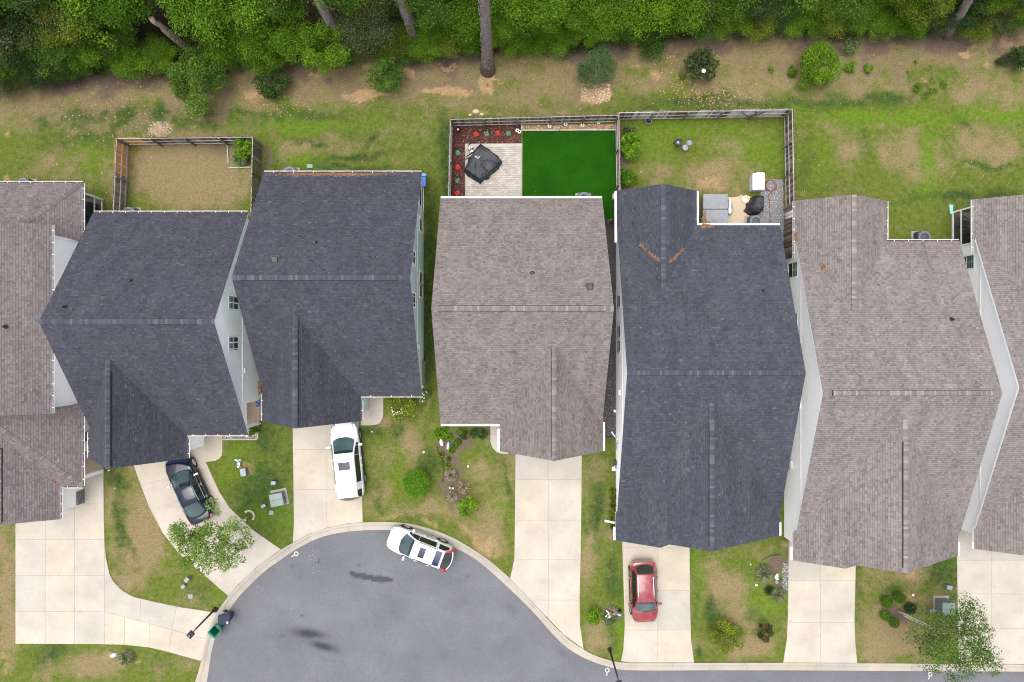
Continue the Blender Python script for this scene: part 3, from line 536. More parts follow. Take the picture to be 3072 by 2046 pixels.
    def downspout(s, x, y, z1, kick=None):
        mb = MB(); p = s.L((x, y, 0)); mb.box((p.x, p.y, z1 / 2 + .05), (.09, .07, z1 - .1))
        if kick: mb.tube([(p.x, p.y, .18), (p.x + kick[0] * .4, p.y + kick[1] * .4, .08), (p.x + kick[0], p.y + kick[1], .05)], .05, 4)
        mb.obj('downspout', WHITE, s.t)
    def wall(s, p0, p1, poly, kind='lap', m=None, name='wall', split=3.3, hide=False):
        """wall from p0 to p1 (outside on the right); poly in (distance, height), convex"""
        p0, p1 = s.L((*p0, 0)), s.L((*p1, 0)); d = (p1 - p0).normalized(); n = Vector((d.y, -d.x, 0)); m = m or s.wm; z = Vector((0, 0, 1)); mb = MB()
        k = len(poly); q = [p0 + d * a + z * b for a, b in poly]
        mb.add([p - n * .001 for p in q] + [p - n * .14 for p in q], [tuple(range(k)), tuple(range(2 * k - 1, k - 1, -1))] + [(i, (i + 1) % k, k + (i + 1) % k, k + i) for i in range(k)])
        zt = max(b for a, b in poly); z0 = min(b for a, b in poly); lap = .178; y = math.floor(z0 / lap) * lap; top = split if kind == 'batten' else zt
        if kind != 'flat':
            while y < min(top, zt):
                c = clip(clip(poly, 0, 1, y), 0, -1, -min(y + lap, top))
                if len(c) > 2:
                    yb = min(b for a, b in c); f = lambda b: .018 - .014 * (b - y) / lap
                    bot = [(a, b) for a, b in c if b < yb + 1e-4]
                    mb.add([p0 + d * a + z * b + n * f(b) for a, b in c], [tuple(range(len(c)))])
                    if len(bot) > 1:
                        a0, a1 = min(a for a, b in bot), max(a for a, b in bot); mb.add([p0 + d * a0 + z * yb, p0 + d * a1 + z * yb, p0 + d * a1 + z * yb + n * f(yb), p0 + d * a0 + z * yb + n * f(yb)], [(0, 1, 2, 3)])
                y += lap
        o = mb.obj(name, m, s.t)
        if kind == 'batten':
            c = clip(poly, 0, 1, split); b0 = MB(); b0.add([p0 + d * a + z * b + n * .006 for a, b in c], [tuple(range(len(c)))]); b0.obj('siding_panel', m, o)
            x0, x1 = min(a for a, b in c), max(a for a, b in c); ctr = p0 + d * (x0 + x1) / 2 + z * split + n * .02
            b1 = MB(); b1.box(ctr, ((x1 - x0), .05, .2) if abs(d.x) > .5 else (.05, (x1 - x0), .2)); b1.obj('belt_trim', m, o)
            x = x0 + .3
            while x < x1 - .2:
                cc = clip(clip(c, 1, 0, x - .03), -1, 0, -(x + .03))
                if len(cc) > 2:
                    h = min(b for a, b in cc if b > split + .01) if any(b > split + .01 for a, b in cc) else split
                    if h > split + .25:
                        b2 = MB(); b2.box(p0 + d * x + z * (split + .1 + h) / 2 + n * .018, (.06, .025, h - split - .1) if abs(d.x) > .5 else (.025, .06, h - split - .1)); b2.obj('batten', m, o)
                x += .41
        return o
    def window(s, c, w, h, out, grid=(2, 3), trim=.1, two=GLASS_G, one=GLASS_D, m=WHITE):
        """double-hung window centred at c on a wall facing out"""
        c, out = s.L(c), Vector(out); along = Vector((-out.y, out.x, 0)); z = Vector((0, 0, 1)); mb = MB()
        def bar(mbx, a, b, ww, hh, t, dep):
            p = c + along * a + z * b + out * dep; mbx.box(p, (abs(along.x) * ww + abs(out.x) * t, abs(along.y) * ww + abs(out.y) * t, hh))
        for sg in (-1, 1):
            bar(mb, sg * (w / 2 + trim / 2), 0, trim, h + 2 * trim, .03, .022); bar(mb, 0, sg * (h / 2 + trim / 2), w, trim, .03 if sg < 0 else .028, .022)
        bar(mb, 0, 0, w, .045, .02, .022); fo = mb.obj('window', m, s.t)
        for sg, mm in ((1, two), (-1, one)):
            m2 = MB(); bar(m2, 0, sg * (h / 4 + .012), w - .05, h / 2 - .05, .012, .022 if sg > 0 else .019); po = m2.obj('pane', mm, fo)
            m4 = MB()
            for q in (-1, 1): bar(m4, q * (w / 2 - .015), sg * (h / 4 + .012), .03, h / 2 - .02, .014, .022)
            bar(m4, 0, sg * (h / 2 - .012), w - .062, .022, .014, .022); m4.obj('sash', m, fo)
            if sg > 0 and grid:
                m3 = MB()
                for i in range(1, grid[0]): bar(m3, -w / 2 + w * i / grid[0], sg * (h / 4 + .012), .012, h / 2 - .05, .008, .026)
                for j in range(1, grid[1]): bar(m3, 0, sg * (h / 4 + .012) - h / 4 + h / 2 * j / grid[1], w - .05, .012, .007, .026)
                m3.obj('muntin', m, fo)
        return fo
    def pipe(s, px, py, key, r=.06, h=.3, box=False):
        p = s.L(s.hit(px, py, key)); mb = MB()
        if box: mb.rbox((p.x, p.y, p.z + .06), (.36, .36, .2), .04, bev=.04); mb.box((p.x, p.y, p.z), (.5, .5, .03))
        else: mb.tube([p - Vector((0, 0, .05)), p + Vector((0, 0, h))], r, 10); mb.lathe([(r * 2.4, 0), (r * 1.2, .09)], p, 10)
        mb.obj('roof_vent', BLACK, s.t)
    def box(s, name, c, d, m=WHITE, bev=0):
        mb = MB(); mb.box(s.L(c), d); return mb.obj(name, m, s.t, bevel=bev)
    def screenbay(s, x, y0, y1, z1, out, posts=(.5,), side=None):
        """screened porch side: frame and dark see-through mesh panels, wall plane at x"""
        mb = MB()
        ys = [y0] + [y0 + (y1 - y0) * p for p in posts] + [y1]
        for yy in (y0, y1): mb.box(s.L((x, yy, z1 / 2)), (.1, .1, z1))
        for zz, hh in ((.12, .12), (1.05, .07), (z1 - .1, .2)): mb.box(s.L((x, (y0 + y1) / 2, zz)), (.08, abs(y1 - y0) - .1, hh))
        f = mb.obj('porch_frame', WHITE, s.t); m2 = MB(); m2.box(s.L((x, (y0 + y1) / 2, z1 / 2)), (.006, abs(y1 - y0) - .1, z1 - .2)); m2.obj('screen', SCREEN, f)
def model_a(name, label, shm, capm, wallm, X0, X1, Yb, Yr, Yf, g, vent, gvent, seed, strap=None, fill=True, cover=False, ze=3.0, zr=8.5, oh=.25, porch=None, rearporch=None, side='R', garage_wall=None, gm=None):
    """story-and-a-half house: main gable along X, garage gable g=(xl,xr,xm,yf,ze,zr) to the front"""
    h = House(name, label, ((X0 + X1) / 2, Yr, 0), shm, capm, wallm, seed); gx0, gx1, gm_, gy, gz, gr = g
    sf = (zr - ze) / (Yr - Yf); sb = (zr - ze) / (Yb - Yr); zt = lambda y: zr - (Yr - y) * sf if y < Yr else zr - (y - Yr) * sb
    h.plane('back', [(X0, Yb, ze), (X1, Yb, ze), (X1, Yr, zr), (X0, Yr, zr)], (1, 0, 0)); h.plane('front', [(X0, Yf, ze), (X1, Yf, ze), (X1, Yr, zr), (X0, Yr, zr)], (1, 0, 0))
    yv = Yr - (zr - gr) / sf; ye = Yf + .12
    h.plane('gl', [(gx0, gy, gz), (gx0, ye, gz), (gm_, yv, gr), (gm_, gy, gr)], (0, 1, 0)); h.plane('gr', [(gx1, gy, gz), (gx1, ye, gz), (gm_, yv, gr), (gm_, gy, gr)], (0, 1, 0))
    h.finish_roof(); h.caps((X0, Yr, zr), (X1, Yr, zr), vent=vent); h.caps((gm_, gy, gr), (gm_, yv + .1, gr), vent=gvent, drop=.13)
    h.gutter((X0 + .0, Yb, ze - .02), (X1, Yb, ze - .02), (0, 1, 0), strap, fill, cover=cover)
    xl, xr, yb, yf = X0 + oh, X1 - oh, Yb - .32, Yf + .32; T = lambda y: zt(y) - .2
    fr = [(a, b) for a, b in ((X0, gx0), (gx1, X1)) if b - a > .5]
    for a, b in fr: h.gutter((a, Yf, ze - .02), (b, Yf, ze - .02), (0, -1, 0), strap, fill, cover=cover)
    for xx, sg in ((gx0, -1), (gx1, 1)): h.gutter((xx, gy, gz - .02), (xx, min(ye, Yf - .0) + (.1 if (sg < 0 and X0 > gx0 - .5) or (sg > 0 and X1 < gx1 + .5) else -.35), gz - .02), (sg, 0, 0), strap, fill, cover=cover)
    # walls
    h.wall((xr, yb), (xl, yb), [(0, 0), (xr - xl, 0), (xr - xl, ze - .1), (0, ze - .1)])
    def gable(x, ya, yb_, z0, sgn, kind='batten'):
        pts = [(ya, z0), (yb_, z0), (yb_, T(yb_))] + ([(Yr, T(Yr))] if ya < Yr < yb_ else []) + [(ya, T(ya))]
        if sgn > 0: return h.wall((x, ya), (x, yb_), [(y - ya, z_) for y, z_ in pts], kind)
        return h.wall((x, yb_), (x, ya), [(yb_ - y, z_) for y, z_ in pts[::-1]], kind)
    pr = {1: (yf, yb), -1: (yf, yb)}
    for sgn, x in ((1, xr), (-1, xl)):
        a, b = yf, yb
        if porch and porch[0] == sgn: gable(x, yf, porch[1], 2.55, sgn, 'lap'); a = porch[1]
        if rearporch and rearporch[0] == sgn: gable(x, rearporch[1], yb, 2.5, sgn, 'lap'); b = rearporch[1]
        gable(x, a, b, 0, sgn)
    h.wall((xl, yf), (xr if not porch else xr - 2.4, yf), [(0, 0), (xr - xl - (2.4 if porch else 0), 0), (xr - xl - (2.4 if porch else 0), ze - .1), (0, ze - .1)])
    if porch:
        h.wall((xr - 2.4, porch[1]), (xr, porch[1]), [(0, 0), (2.4, 0), (2.4, 2.9), (0, 2.9)])
        h.box('porch_floor', ((xr - 1.18), (porch[1] + yf) / 2 + .0, .06), (2.42, porch[1] - yf + .1, .2), CONC_IN)
        h.box('porch_post', (xr - .1, yf + .1, 1.4), (.2, .2, 2.3), WHITE); h.box('porch_beam', (xr - 1.2, yf + .1, 2.68), (2.4, .2, .28), WHITE)
    wx0, wx1, wy = gx0 + .12, gx1 - .12, gy + .42; gt = lambda x: gz + (gr - gz) * (1 - abs(x - gm_) / (gm_ - gx0 if x < gm_ else gx1 - gm_)) - .2
    h.wall((wx0, wy), (wx1, wy), [(0, 0), (wx1 - wx0, 0), (wx1 - wx0, gt(wx1)), (gm_ - wx0, gt(gm_)), (0, gt(wx0))])
    h.wall((wx1, wy), (wx1, yf), [(0, 0), (yf - wy, 0), (yf - wy, gz - .1), (0, gz - .1)], m=gm); h.wall((wx0, yf), (wx0, wy), [(0, 0), (yf - wy, 0), (yf - wy, gz - .1), (0, gz - .1)], m=gm)
    gd = MB()
    for i in range(4): gd.box(h.L(((wx0 + wx1) / 2, wy - .02, .3 + i * .54)), (4.6, .05, .52))
    gd.obj('garage_door', WHITE, h.t)
    h.dim = dict(xl=xl, xr=xr, yb=yb, yf=yf, wx0=wx0, wx1=wx1, wy=wy); return h
def model_b(name, label, shm, capm, wallm, X0, X1, Yb, Yr, Yf, rg, fg, vent, seed, strap=None, fill=True, cover=False, ze=3.0, zr=7.2, oh=.35, rearporch=None, notch=None, rstrap=None):
    """long low house: main gable along X, rear wing gable rg and full-width front gable fg = (xl,xr,xm,y,ze,zr)"""
    h = House(name, label, ((X0 + X1) / 2, Yr, 0), shm, capm, wallm, seed)
    sf = (zr - ze) / (Yr - Yf); sb = (zr - ze) / (Yb - Yr); zt = lambda y: zr - (Yr - y) * sf if y < Yr else zr - (y - Yr) * sb
    h.plane('back', [(X0, Yb, ze), (X1, Yb, ze), (X1, Yr, zr), (X0, Yr, zr)], (1, 0, 0)); h.plane('front', [(X0, Yf, ze), (X1, Yf, ze), (X1, Yr, zr), (X0, Yr, zr)], (1, 0, 0))
    a0, a1, am, ay, az, ar = rg; yv = Yr + (zr - ar) / sb; ye = Yb - .1
    h.plane('rl', [(a0, ay, az), (a0, ye, az), (am, yv, ar), (am, ay, ar)], (0, 1, 0)); h.plane('rr', [(a1, ay, az), (a1, ye, az), (am, yv, ar), (am, ay, ar)], (0, 1, 0))
    f0, f1, fm, fy, fz, fr = fg; fv = Yr - (zr - fr) / sf; fe = Yf + .1
    nx = notch if notch else fm; k = (nx - f0) / (fm - f0); zn = fz + (fr - fz) * k; dn = .30
    h.plane('fl', [(f0, fy, fz), (f0, fe, fz), (fm, fv, fr), (fm, fy, fr)], (0, 1, 0)); h.plane('fr', [(f1, fy, fz), (f1, fe, fz), (fm, fv, fr), (fm, fy, fr)], (0, 1, 0))
    if notch: h.plane('fn', [(f0, fy - dn, fz), (f0, fy, fz), (nx + .5, fy, fz + (fr - fz) * (nx + .5 - f0) / (fm - f0)), (nx, fy - dn, zn)], (0, 1, 0))
    h.finish_roof(); h.caps((X0, Yr, zr), (X1, Yr, zr), vent=vent, drop=.06); h.caps((fm, fy, fr), (fm, fv + .1, fr), vent=(.03, .84)); h.caps((am, ay, ar), (am, yv, ar), drop=.06)
    lo, hi = (a1, X1) if a1 < X1 - 1 else (X0, a0)
    h.gutter((lo, Yb, ze - .02), (hi, Yb, ze - .02), (0, 1, 0), strap, fill, cover=cover); h.gutter((a0, ay, az - .02), (a0, ye if a0 > X0 + 1 else ye - 1.0, az - .02), (-1, 0, 0), rstrap, fill, cover=cover); h.gutter((a1, ay, az - .02), (a1, Yb + .1, az - .02), (1, 0, 0), strap, fill, cover=cover)
    h.gutter((f0, fy - (dn if notch else 0), fz - .02), (f0, fe - .9, fz - .02), (-1, 0, 0), None, fill, cover=True); h.gutter((f1, fy, fz - .02), (f1, fe - .6, fz - .02), (1, 0, 0), None, fill, cover=True)
    xl, xr, yb, yf = X0 + oh, X1 - oh, Yb - .35, fy + .45; T = lambda y: (zt(y) if y > Yf else ze) - .2
    ys = [y for y in (Yf, Yr) if y < yb]
    def gable(x, ya, yb_, z0, sgn):
        pts = [(ya, z0), (yb_, z0), (yb_, T(yb_))] + ([(Yr, T(Yr))] if ya < Yr < yb_ else []) + ([(Yf, T(Yf))] if ya < Yf < yb_ else []) + [(ya, T(ya) if ya > Yf else ze - .2)]
        if sgn > 0: return h.wall((x, ya), (x, yb_), [(y - ya, z_) for y, z_ in pts], 'lap')
        return h.wall((x, yb_), (x, ya), [(yb_ - y, z_) for y, z_ in pts[::-1]], 'lap')
    for sgn, x in ((-1, xl), (1, xr)):
        gable(x, Yf, yb, 0, sgn); w = h.wall((x, yf), (x, Yf), [(0, 0), (Yf - yf, 0), (Yf - yf, ze - .12), (0, ze - .12)], 'lap') if sgn > 0 else h.wall((x, Yf), (x, yf), [(0, 0), (Yf - yf, 0), (Yf - yf, ze - .12), (0, ze - .12)], 'lap')
        h.box('belt_trim', (x + sgn * .02, (yf + yb) / 2, 2.93), (.05, yb - yf - .3, .14), WHITE)
    h.wall((xr, yb), (xl, yb), [(0, 0), (xr - xl, 0), (xr - xl, ze - .1), (0, ze - .1)])
    gt = lambda x: fz + (fr - fz) * (1 - abs(x - fm) / (fm - f0 if x < fm else f1 - fm)) - .2
    h.wall((xl, yf), (xr, yf), [(0, 0), (xr - xl, 0), (xr - xl, gt(xr)), (fm - xl, gt(fm)), (0, gt(xl))])
    gd = MB()
    for i in range(4): gd.box(h.L((f0 + 2.9, yf - .02, .3 + i * .54)), (4.2, .05, .52))
    gd.obj('garage_door', WHITE, h.t)
    r0, r1, ry = a0 + .35, a1 - .35, ay - .35; rt = lambda x: az + (ar - az) * (1 - abs(x - am) / (am - a0 if x < am else a1 - am)) - .2
    if rearporch:
        z0 = 2.45; h.wall((r1, ry), (r0, ry), [(0, z0), (r1 - r0, z0), (r1 - r0, rt(r1)), (r1 - am, rt(am)), (0 if False else r1 - r0 - (r1 - r0), rt(r1))][:1] + [(r1 - r0, z0), (r1 - r0, rt(r0)), (r1 - am, rt(am)), (0, rt(r1))])
        h.box('porch_floor', ((r0 + r1) / 2, (ry + yb) / 2, .05), (r1 - r0 + .1, ry - yb, .12), CONC_IN); h.screenbay(r0, ry, yb + .05, 2.7, -1)
        for xx in (r0 + (r1 - r0) * .5, r1): h.box('porch_post', (xx, ry, 1.2), (.12, .12, 2.4), WHITE)
        h.box('porch_beam', ((r0 + r1) / 2, ry, 2.38), (r1 - r0, .12, .2), WHITE); h.wall((r1, yb), (r1, ry), [(0, 0), (ry - yb, 0), (ry - yb, 2.7), (0, 2.7)])
    else:
        h.wall((r1, ry), (r0, ry), [(0, 0), (r1 - r0, 0), (r1 - r0, rt(r0)), (r1 - am, rt(am)), (0, rt(r1))])
        h.wall((r0, ry), (r0, yb), [(0, 0), (ry - yb, 0), (ry - yb, 2.7), (0, 2.7)]); h.wall((r1, yb), (r1, ry), [(0, 0), (ry - yb, 0), (ry - yb, 2.7), (0, 2.7)])
    h.dim = dict(xl=xl, xr=xr, yb=yb, yf=yf); return h
HB = model_a('house', 'charcoal roofed house with white board and batten gable and curved driveway', SH_DARK, CAP_DARK, WHITEW, -27.17, -17.14, 8.32, 1.11, -6.04, (-27.5, -21.1, -24.15, -7.62, 2.9, 6.9), (.63, .90), (.02, .86), 100, strap=.85, porch=(1, -4.07))
HB.window((HB.dim['xr'], 2.41, 4.85), .85, 1.5, (1, 0, 0)); HB.window((HB.dim['xr'], -.17, 4.85), .85, 1.5, (1, 0, 0)); HB.downspout(HB.dim['xr'] + .06, HB.dim['yf'] + .05, 2.9); HB.pipe(197, 921, 'back', .05, .45); HB.pipe(394, 842, 'back', .045, .25); HB.box('wall_box', (HB.dim['xr'] + .06, -1.9, 3.0), (.12, .3, .3))
HC_ = model_a('house', 'charcoal roofed house with pale green siding behind the white minivan', SH_DARK, CAP_DARK, GREENW, -16.1, -5.86, 10.92, 3.64, -3.52, (-16.2, -9.82, -12.95, -5.2, 2.9, 6.9), (.045, .93), (.02, .86), 200, strap=1.4, rearporch=(1, 8.85))
d = HC_.dim; xr = d['xr']
for y, z in ((5.15, 5.2), (2.55, 5.2)): HC_.window((xr, y, z), .85, 1.5, (1, 0, 0), None, two=GLASS_D)
for y in (7.75, 4.2, 3.35): HC_.window((xr, y, 1.5), .8, 1.6, (1, 0, 0), None, two=GLASS_D)
HC_.screenbay(xr, d['yb'], 8.9, 2.6, 1); HC_.box('wall_box', (xr + .06, -.4, 2.9), (.12, .32, .32), GREENW); HC_.box('porch_floor', (xr - 1.5, 9.75, .05), (3, 1.7, .12), CONC_IN)
st = MB(); r_ = random.Random(3)
stone_root = HC_.box('stone_base', (xr + .03, -2.2, .5), (.1, 1.7, 1.0), STONE)
for zz in range(6):
    y = -3.05
    while y < -1.4:
        w = r_.uniform(.18, .42); w = min(w, -1.36 - y); m_ = MB(); m_.box(HC_.L((xr + .1, y + w / 2, .08 + zz * .165)), (.05 + r_.uniform(0, .03), w - .02, .145)); m_.obj('stone', STONE, stone_root); y += w
HC_.box('porch_post', (xr - .02, d['yf'] + .12, 1.4), (.2, .2, 2.6), WHITE)
HC_.pipe(947, 728, 'back', .05, .3); HC_.pipe(826, 779, 'back', box=True)
HD = model_a('house', 'taupe shingled house in the middle with artificial turf behind it', SH_TAUPE, CAP_TAUPE, GREYW, -4.62, 5.84, 9.27, 1.88, -5.39, (-.80, 5.92, 2.52, -7.14, 2.9, 6.9), (.035, .955), (.03, .955), 300, cover=True)
HD.pipe(1597, 820, 'back', .06, .25); HD.pipe(1769, 861, 'back', box=True)
HE = model_b('house', 'large charcoal roofed house with hot tub behind and red car in front', SH_SLATE, CAP_DARK, WHITEW, 6.83, 17.38, 7.52, -1.88, -11.3, (6.81, 12.02, 9.42, 9.75, 2.9, 5.0), (6.73, 17.39, 12.05, -12.65, 2.9, 6.45), (.055, .955), 400, cover=True, notch=9.3)
HE.pipe(2290, 873, 'back', .05, .3); x_ = HE.dim['xl']
for y in (2.65, .65, -.36): HE.window((x_, y, 1.35), .8, 1.35, (-1, 0, 0), None, two=GLASS_D)
HE.box('wall_box', (x_ - .06, -3.4, 1.9), (.12, .34, .3)); HE.box('wall_box', (x_ - .06, -7.1, 1.1), (.14, .4, .5), M('meter_grey', (.4, .42, .46), .5))
HE.downspout(x_ - .07, -12.0, 2.8); HE.downspout(x_ - .07, -6.6, 1.2, (-.25, .35))
HF = model_b('house', 'taupe shingled house with long white left wall and gabled rear wing', SH_TAUPE, CAP_TAUPE, GREYW, 18.43, 29.02, 6.47, -3.08, -12.6, (18.4, 24.35, 21.3, 9.1, 2.9, 5.0), (18.25, 29.0, 23.7, -13.95, 2.9, 6.5), (.05, .955), 500, strap=1.0, notch=20.9, rstrap=.8)
HF.pipe(2854, 958, 'back', .06, .35); x_ = HF.dim['xl']
HF.window((x_, 4.75, 1.6), 1.0, 1.5, (-1, 0, 0)); HF.window((x_, 1.35, 1.6), .95, 1.5, (-1, 0, 0)); HF.box('wall_box', (x_ - .06, -4.2, 2.85), (.12, .34, .34)); HF.box('wall_box', (x_ - .08, -8.25, 1.3), (.18, .55, .6), M('meter_box', (.55, .56, .57), .5)); HF.box('wall_box', (x_ - .1, -8.75, .9), (.2, .22, .3), M('meter_dial', (.3, .31, .33), .4))
HG = model_b('house', 'taupe shingled house cut by the right edge with a screened rear porch', SH_TAUPE, CAP_TAUPE, WHITEW, 30.08, 40.7, 6.75, -2.74, -12.3, (30.0, 36.0, 33.0, 9.2, 2.9, 5.0), (30.05, 40.7, 35.4, -13.2, 2.9, 6.5), (.05, .955), 600, strap=1.0, rearporch=True, rstrap=.9, notch=32.6)
x_ = HG.dim['xl']; HG.window((x_, 5.25, 1.55), .9, 1.5, (-1, 0, 0), (2, 3), two=GLASS_G, one=GLASS_G); HG.downspout(x_ - .05, 8.85, 2.75); HG.box('wall_box', (x_ - .08, -9.4, 1.3), (.16, .4, .5), M('breaker_grey', (.25, .27, .29), .5))
# left edge house: tall block with low hipped wings
HA = House('house', 'brown shingled house cut by the left edge with two hipped wings', (-33, 1, 0), SH_BROWN, CAP_BROWN, WHITEW, 700)
xe = -28.12; sl_ = .52; zu = 5.8
HA.plane('up', [(xe, 7.1, zu), (xe, -4.42, zu), (xe - 6.5, -4.42, zu + 6.5 * sl_), (xe - 6.5, 7.1, zu + 6.5 * sl_)], (0, 1, 0)); HA.plane('upl', [(xe - 13, 7.1, zu), (xe - 13, -4.42, zu), (xe - 6.5, -4.42, zu + 6.5 * sl_), (xe - 6.5, 7.1, zu + 6.5 * sl_)], (0, 1, 0))
xw, yt, zl = -27.87, 10.25, 3.0; hs = .5
HA.plane('rback', [(xw, yt, zl), (xw - 13.5, yt, zl), (xw - 13.5 + 4, yt - 4, zl + 4 * hs), (xw - 4, yt - 4, zl + 4 * hs)], (1, 0, 0)); HA.plane('rright', [(xw, yt, zl), (xw, 6.55, zl), (xw - 3.7, 6.55, zl + 3.7 * hs)], (0, 1, 0))
HA.plane('fright', [(xw, -4.1, zl), (xw, -9.42, zl), (xw - 5.3, -4.1, zl + 5.3 * hs)], (0, 1, 0))
xg, yg = -29.32, -11.55
HA.plane('ffront', [(xw, -9.42, zl), (xg - .2, -9.42, zl), (xw - 5.3, -4.1, zl + 5.3 * hs)], (1, 0, 0))
HA.plane('gar', [(xg, yg, zl), (xg, -9.3, zl), (xg - 2.9, -5.7, zl + 2.9 * .53), (xg - 2.9, yg, zl + 2.9 * .53)], (0, 1, 0)); HA.plane('gal', [(xg - 5.8, yg, zl), (xg - 5.8, -6, zl), (xg - 2.9, -5.7, zl + 2.9 * .53), (xg - 2.9, yg, zl + 2.9 * .53)], (0, 1, 0))
HA.plane('ffl', [(xg - 5.8, -9.42, zl), (xw - 13.5, -9.42, zl), (xw - 9, -4.1, zl + 5.3 * hs), (xw - 5.3, -4.1, zl + 5.3 * hs)], (1, 0, 0))
HA.finish_roof(); HA.caps((xw, yt, zl), (xw - 3.7, 6.55, zl + 3.7 * hs), drop=.04, w=.14); HA.caps((xw, -9.42, zl), (xw - 5.2, -4.2, zl + 5.2 * hs), drop=.04, w=.14); HA.caps((xg - 2.9, yg, zl + 2.9 * .53), (xg - 2.9, -6.2, zl + 2.9 * .53), vent=(.04, .9), drop=.07); HA.caps((xe - 6.5, 7.1, zu + 6.5 * sl_), (xe - 6.5, -4.42, zu + 6.5 * sl_), drop=.07, vent=(.05, .95))
HA.gutter((xe, 7.1, zu - .02), (xe, -4.42, zu - .02), (1, 0, 0), .75); HA.gutter((xw, yt, zl - .02), (xw, 6.75, zl - .02), (1, 0, 0), .75); HA.gutter((xw - 9, yt, zl - .02), (xw, yt, zl - .02), (0, 1, 0), .75); HA.gutter((xw, -4.3, zl - .02), (xw, -9.42, zl - .02), (1, 0, 0), 1.0); HA.gutter((xw, -9.42, zl - .02), (xg + .15, -9.42, zl - .02), (0, -1, 0), .75); HA.gutter((xg, -9.6, zl - .02), (xg, yg, zl - .02), (1, 0, 0), .9)
wx = -28.32
for (a, b, z0, z1) in ((-4.05, 6.5, 0, 5.7), (-7.3, -4.05, 0, 2.85)): HA.wall((wx, a), (wx, b), [(0, z0), (b - a, z0), (b - a, z1), (0, z1)], 'lap', split=9)
HA.wall((wx, 6.55), (wx - 12, 6.55), [(0, 0), (12, 0), (12, 5.7), (6, 8.7), (0, 5.7)], 'lap'); HA.wall((wx - 12, -4.1), (wx, -4.1), [(0, 0), (12, 0), (12, 5.7), (6, 8.7), (0, 5.7)], 'lap'); HA.wall((wx - 4, 9.9), (wx - 12, 9.9), [(0, 0), (8, 0), (8, 2.9), (0, 2.9)])
HA.downspout(wx + .07, 6.42, 5.7); HA.downspout(wx + .07, -3.98, 5.7); HA.window((wx, -6.35, 1.6), .7, 1.4, (1, 0, 0))
HA.screenbay(wx + .1, 9.75, 6.7, 2.75, 1); HA.box('porch_floor', (wx - 1.5, 8.2, .05), (3.2, 3.3, .12), CONC_IN); HA.downspout(wx + .16, 9.7, 2.9)
HA.box('porch_floor', (wx - 1.0, -8.15, .06), (2.3, 1.7, .2), CONC_IN); HA.box('porch_post', (wx + .08, -8.95, 1.45), (.24, .24, 2.7), WHITE); HA.wall((wx - 2.1, -7.3), (wx, -7.3), [(0, 0), (2.1, 0), (2.1, 2.8), (0, 2.8)])
gw = -29.6; HA.wall((gw, -11.2), (gw, -7.3), [(0, 0), (3.9, 0), (3.9, 2.85), (0, 2.85)], 'lap'); HA.wall((gw - 5.6, -11.2), (gw, -11.2), [(0, 0), (5.6, 0), (5.6, 2.8), (2.8, 4.2), (0, 2.8)])
sb_ = HA.box('stone_base', (gw + .04, -10.7, .4), (.12, .9, .8), STONE)
for zz in range(5):
    y = -11.15
    while y < -10.3: w = min(r_.uniform(.15, .35), -10.22 - y); m_ = MB(); m_.box(HA.L((gw + .12, y + w / 2, .08 + zz * .16)), (.05 + r_.uniform(0, .02), w - .02, .14)); m_.obj('stone', STONE, sb_); y += w
gd = MB()
for i in range(4): gd.box(HA.L((gw - 2.8, -11.23, .3 + i * .54)), (4.6, .05, .52))
gd.obj('garage_door', WHITE, HA.t); HA.pipe(17, 980, 'up', .06, .35)
# ------------------------------------------------------------------ fences
def wood(name, c, var=.35):
    m = NT(name); t = m.objc(); mp = m.n('ShaderNodeMapping'); mp.inputs['Scale'].default_value = (14, 14, 1.2); m.l(t, mp.inputs[0])
    col = m.ramp(m.noise(2.2, 5, .65, mp.outputs[0]), [(.25, scol(c, .6)), (.75, scol(c, 1.35))])
    col = m.mix(1.0, col, m.ramp(m.orand(), [(0, (1 - var,) * 3), (.6, (1, 1, 1)), (1, (1.25, 1.22, 1.2))]), 'MULTIPLY'); m.base(col); m.bump(m.noise(4, 4, .6, mp.outputs[0]), .4, .004); return m.set(.9, spec=.2)
W_OLD = wood('weathered_board', (.22, .18, .145)); W_DARK = wood('dark_board', (.105, .078, .06)); W_NEW = wood('new_cedar_board', (.56, .29, .12), .2); W_PALE = wood('bleached_board', (.46, .45, .45), .25); W_OLIVE = wood('mossy_board', (.16, .15, .085)); W_RAIL = wood('fence_rail', (.38, .345, .315), .2)
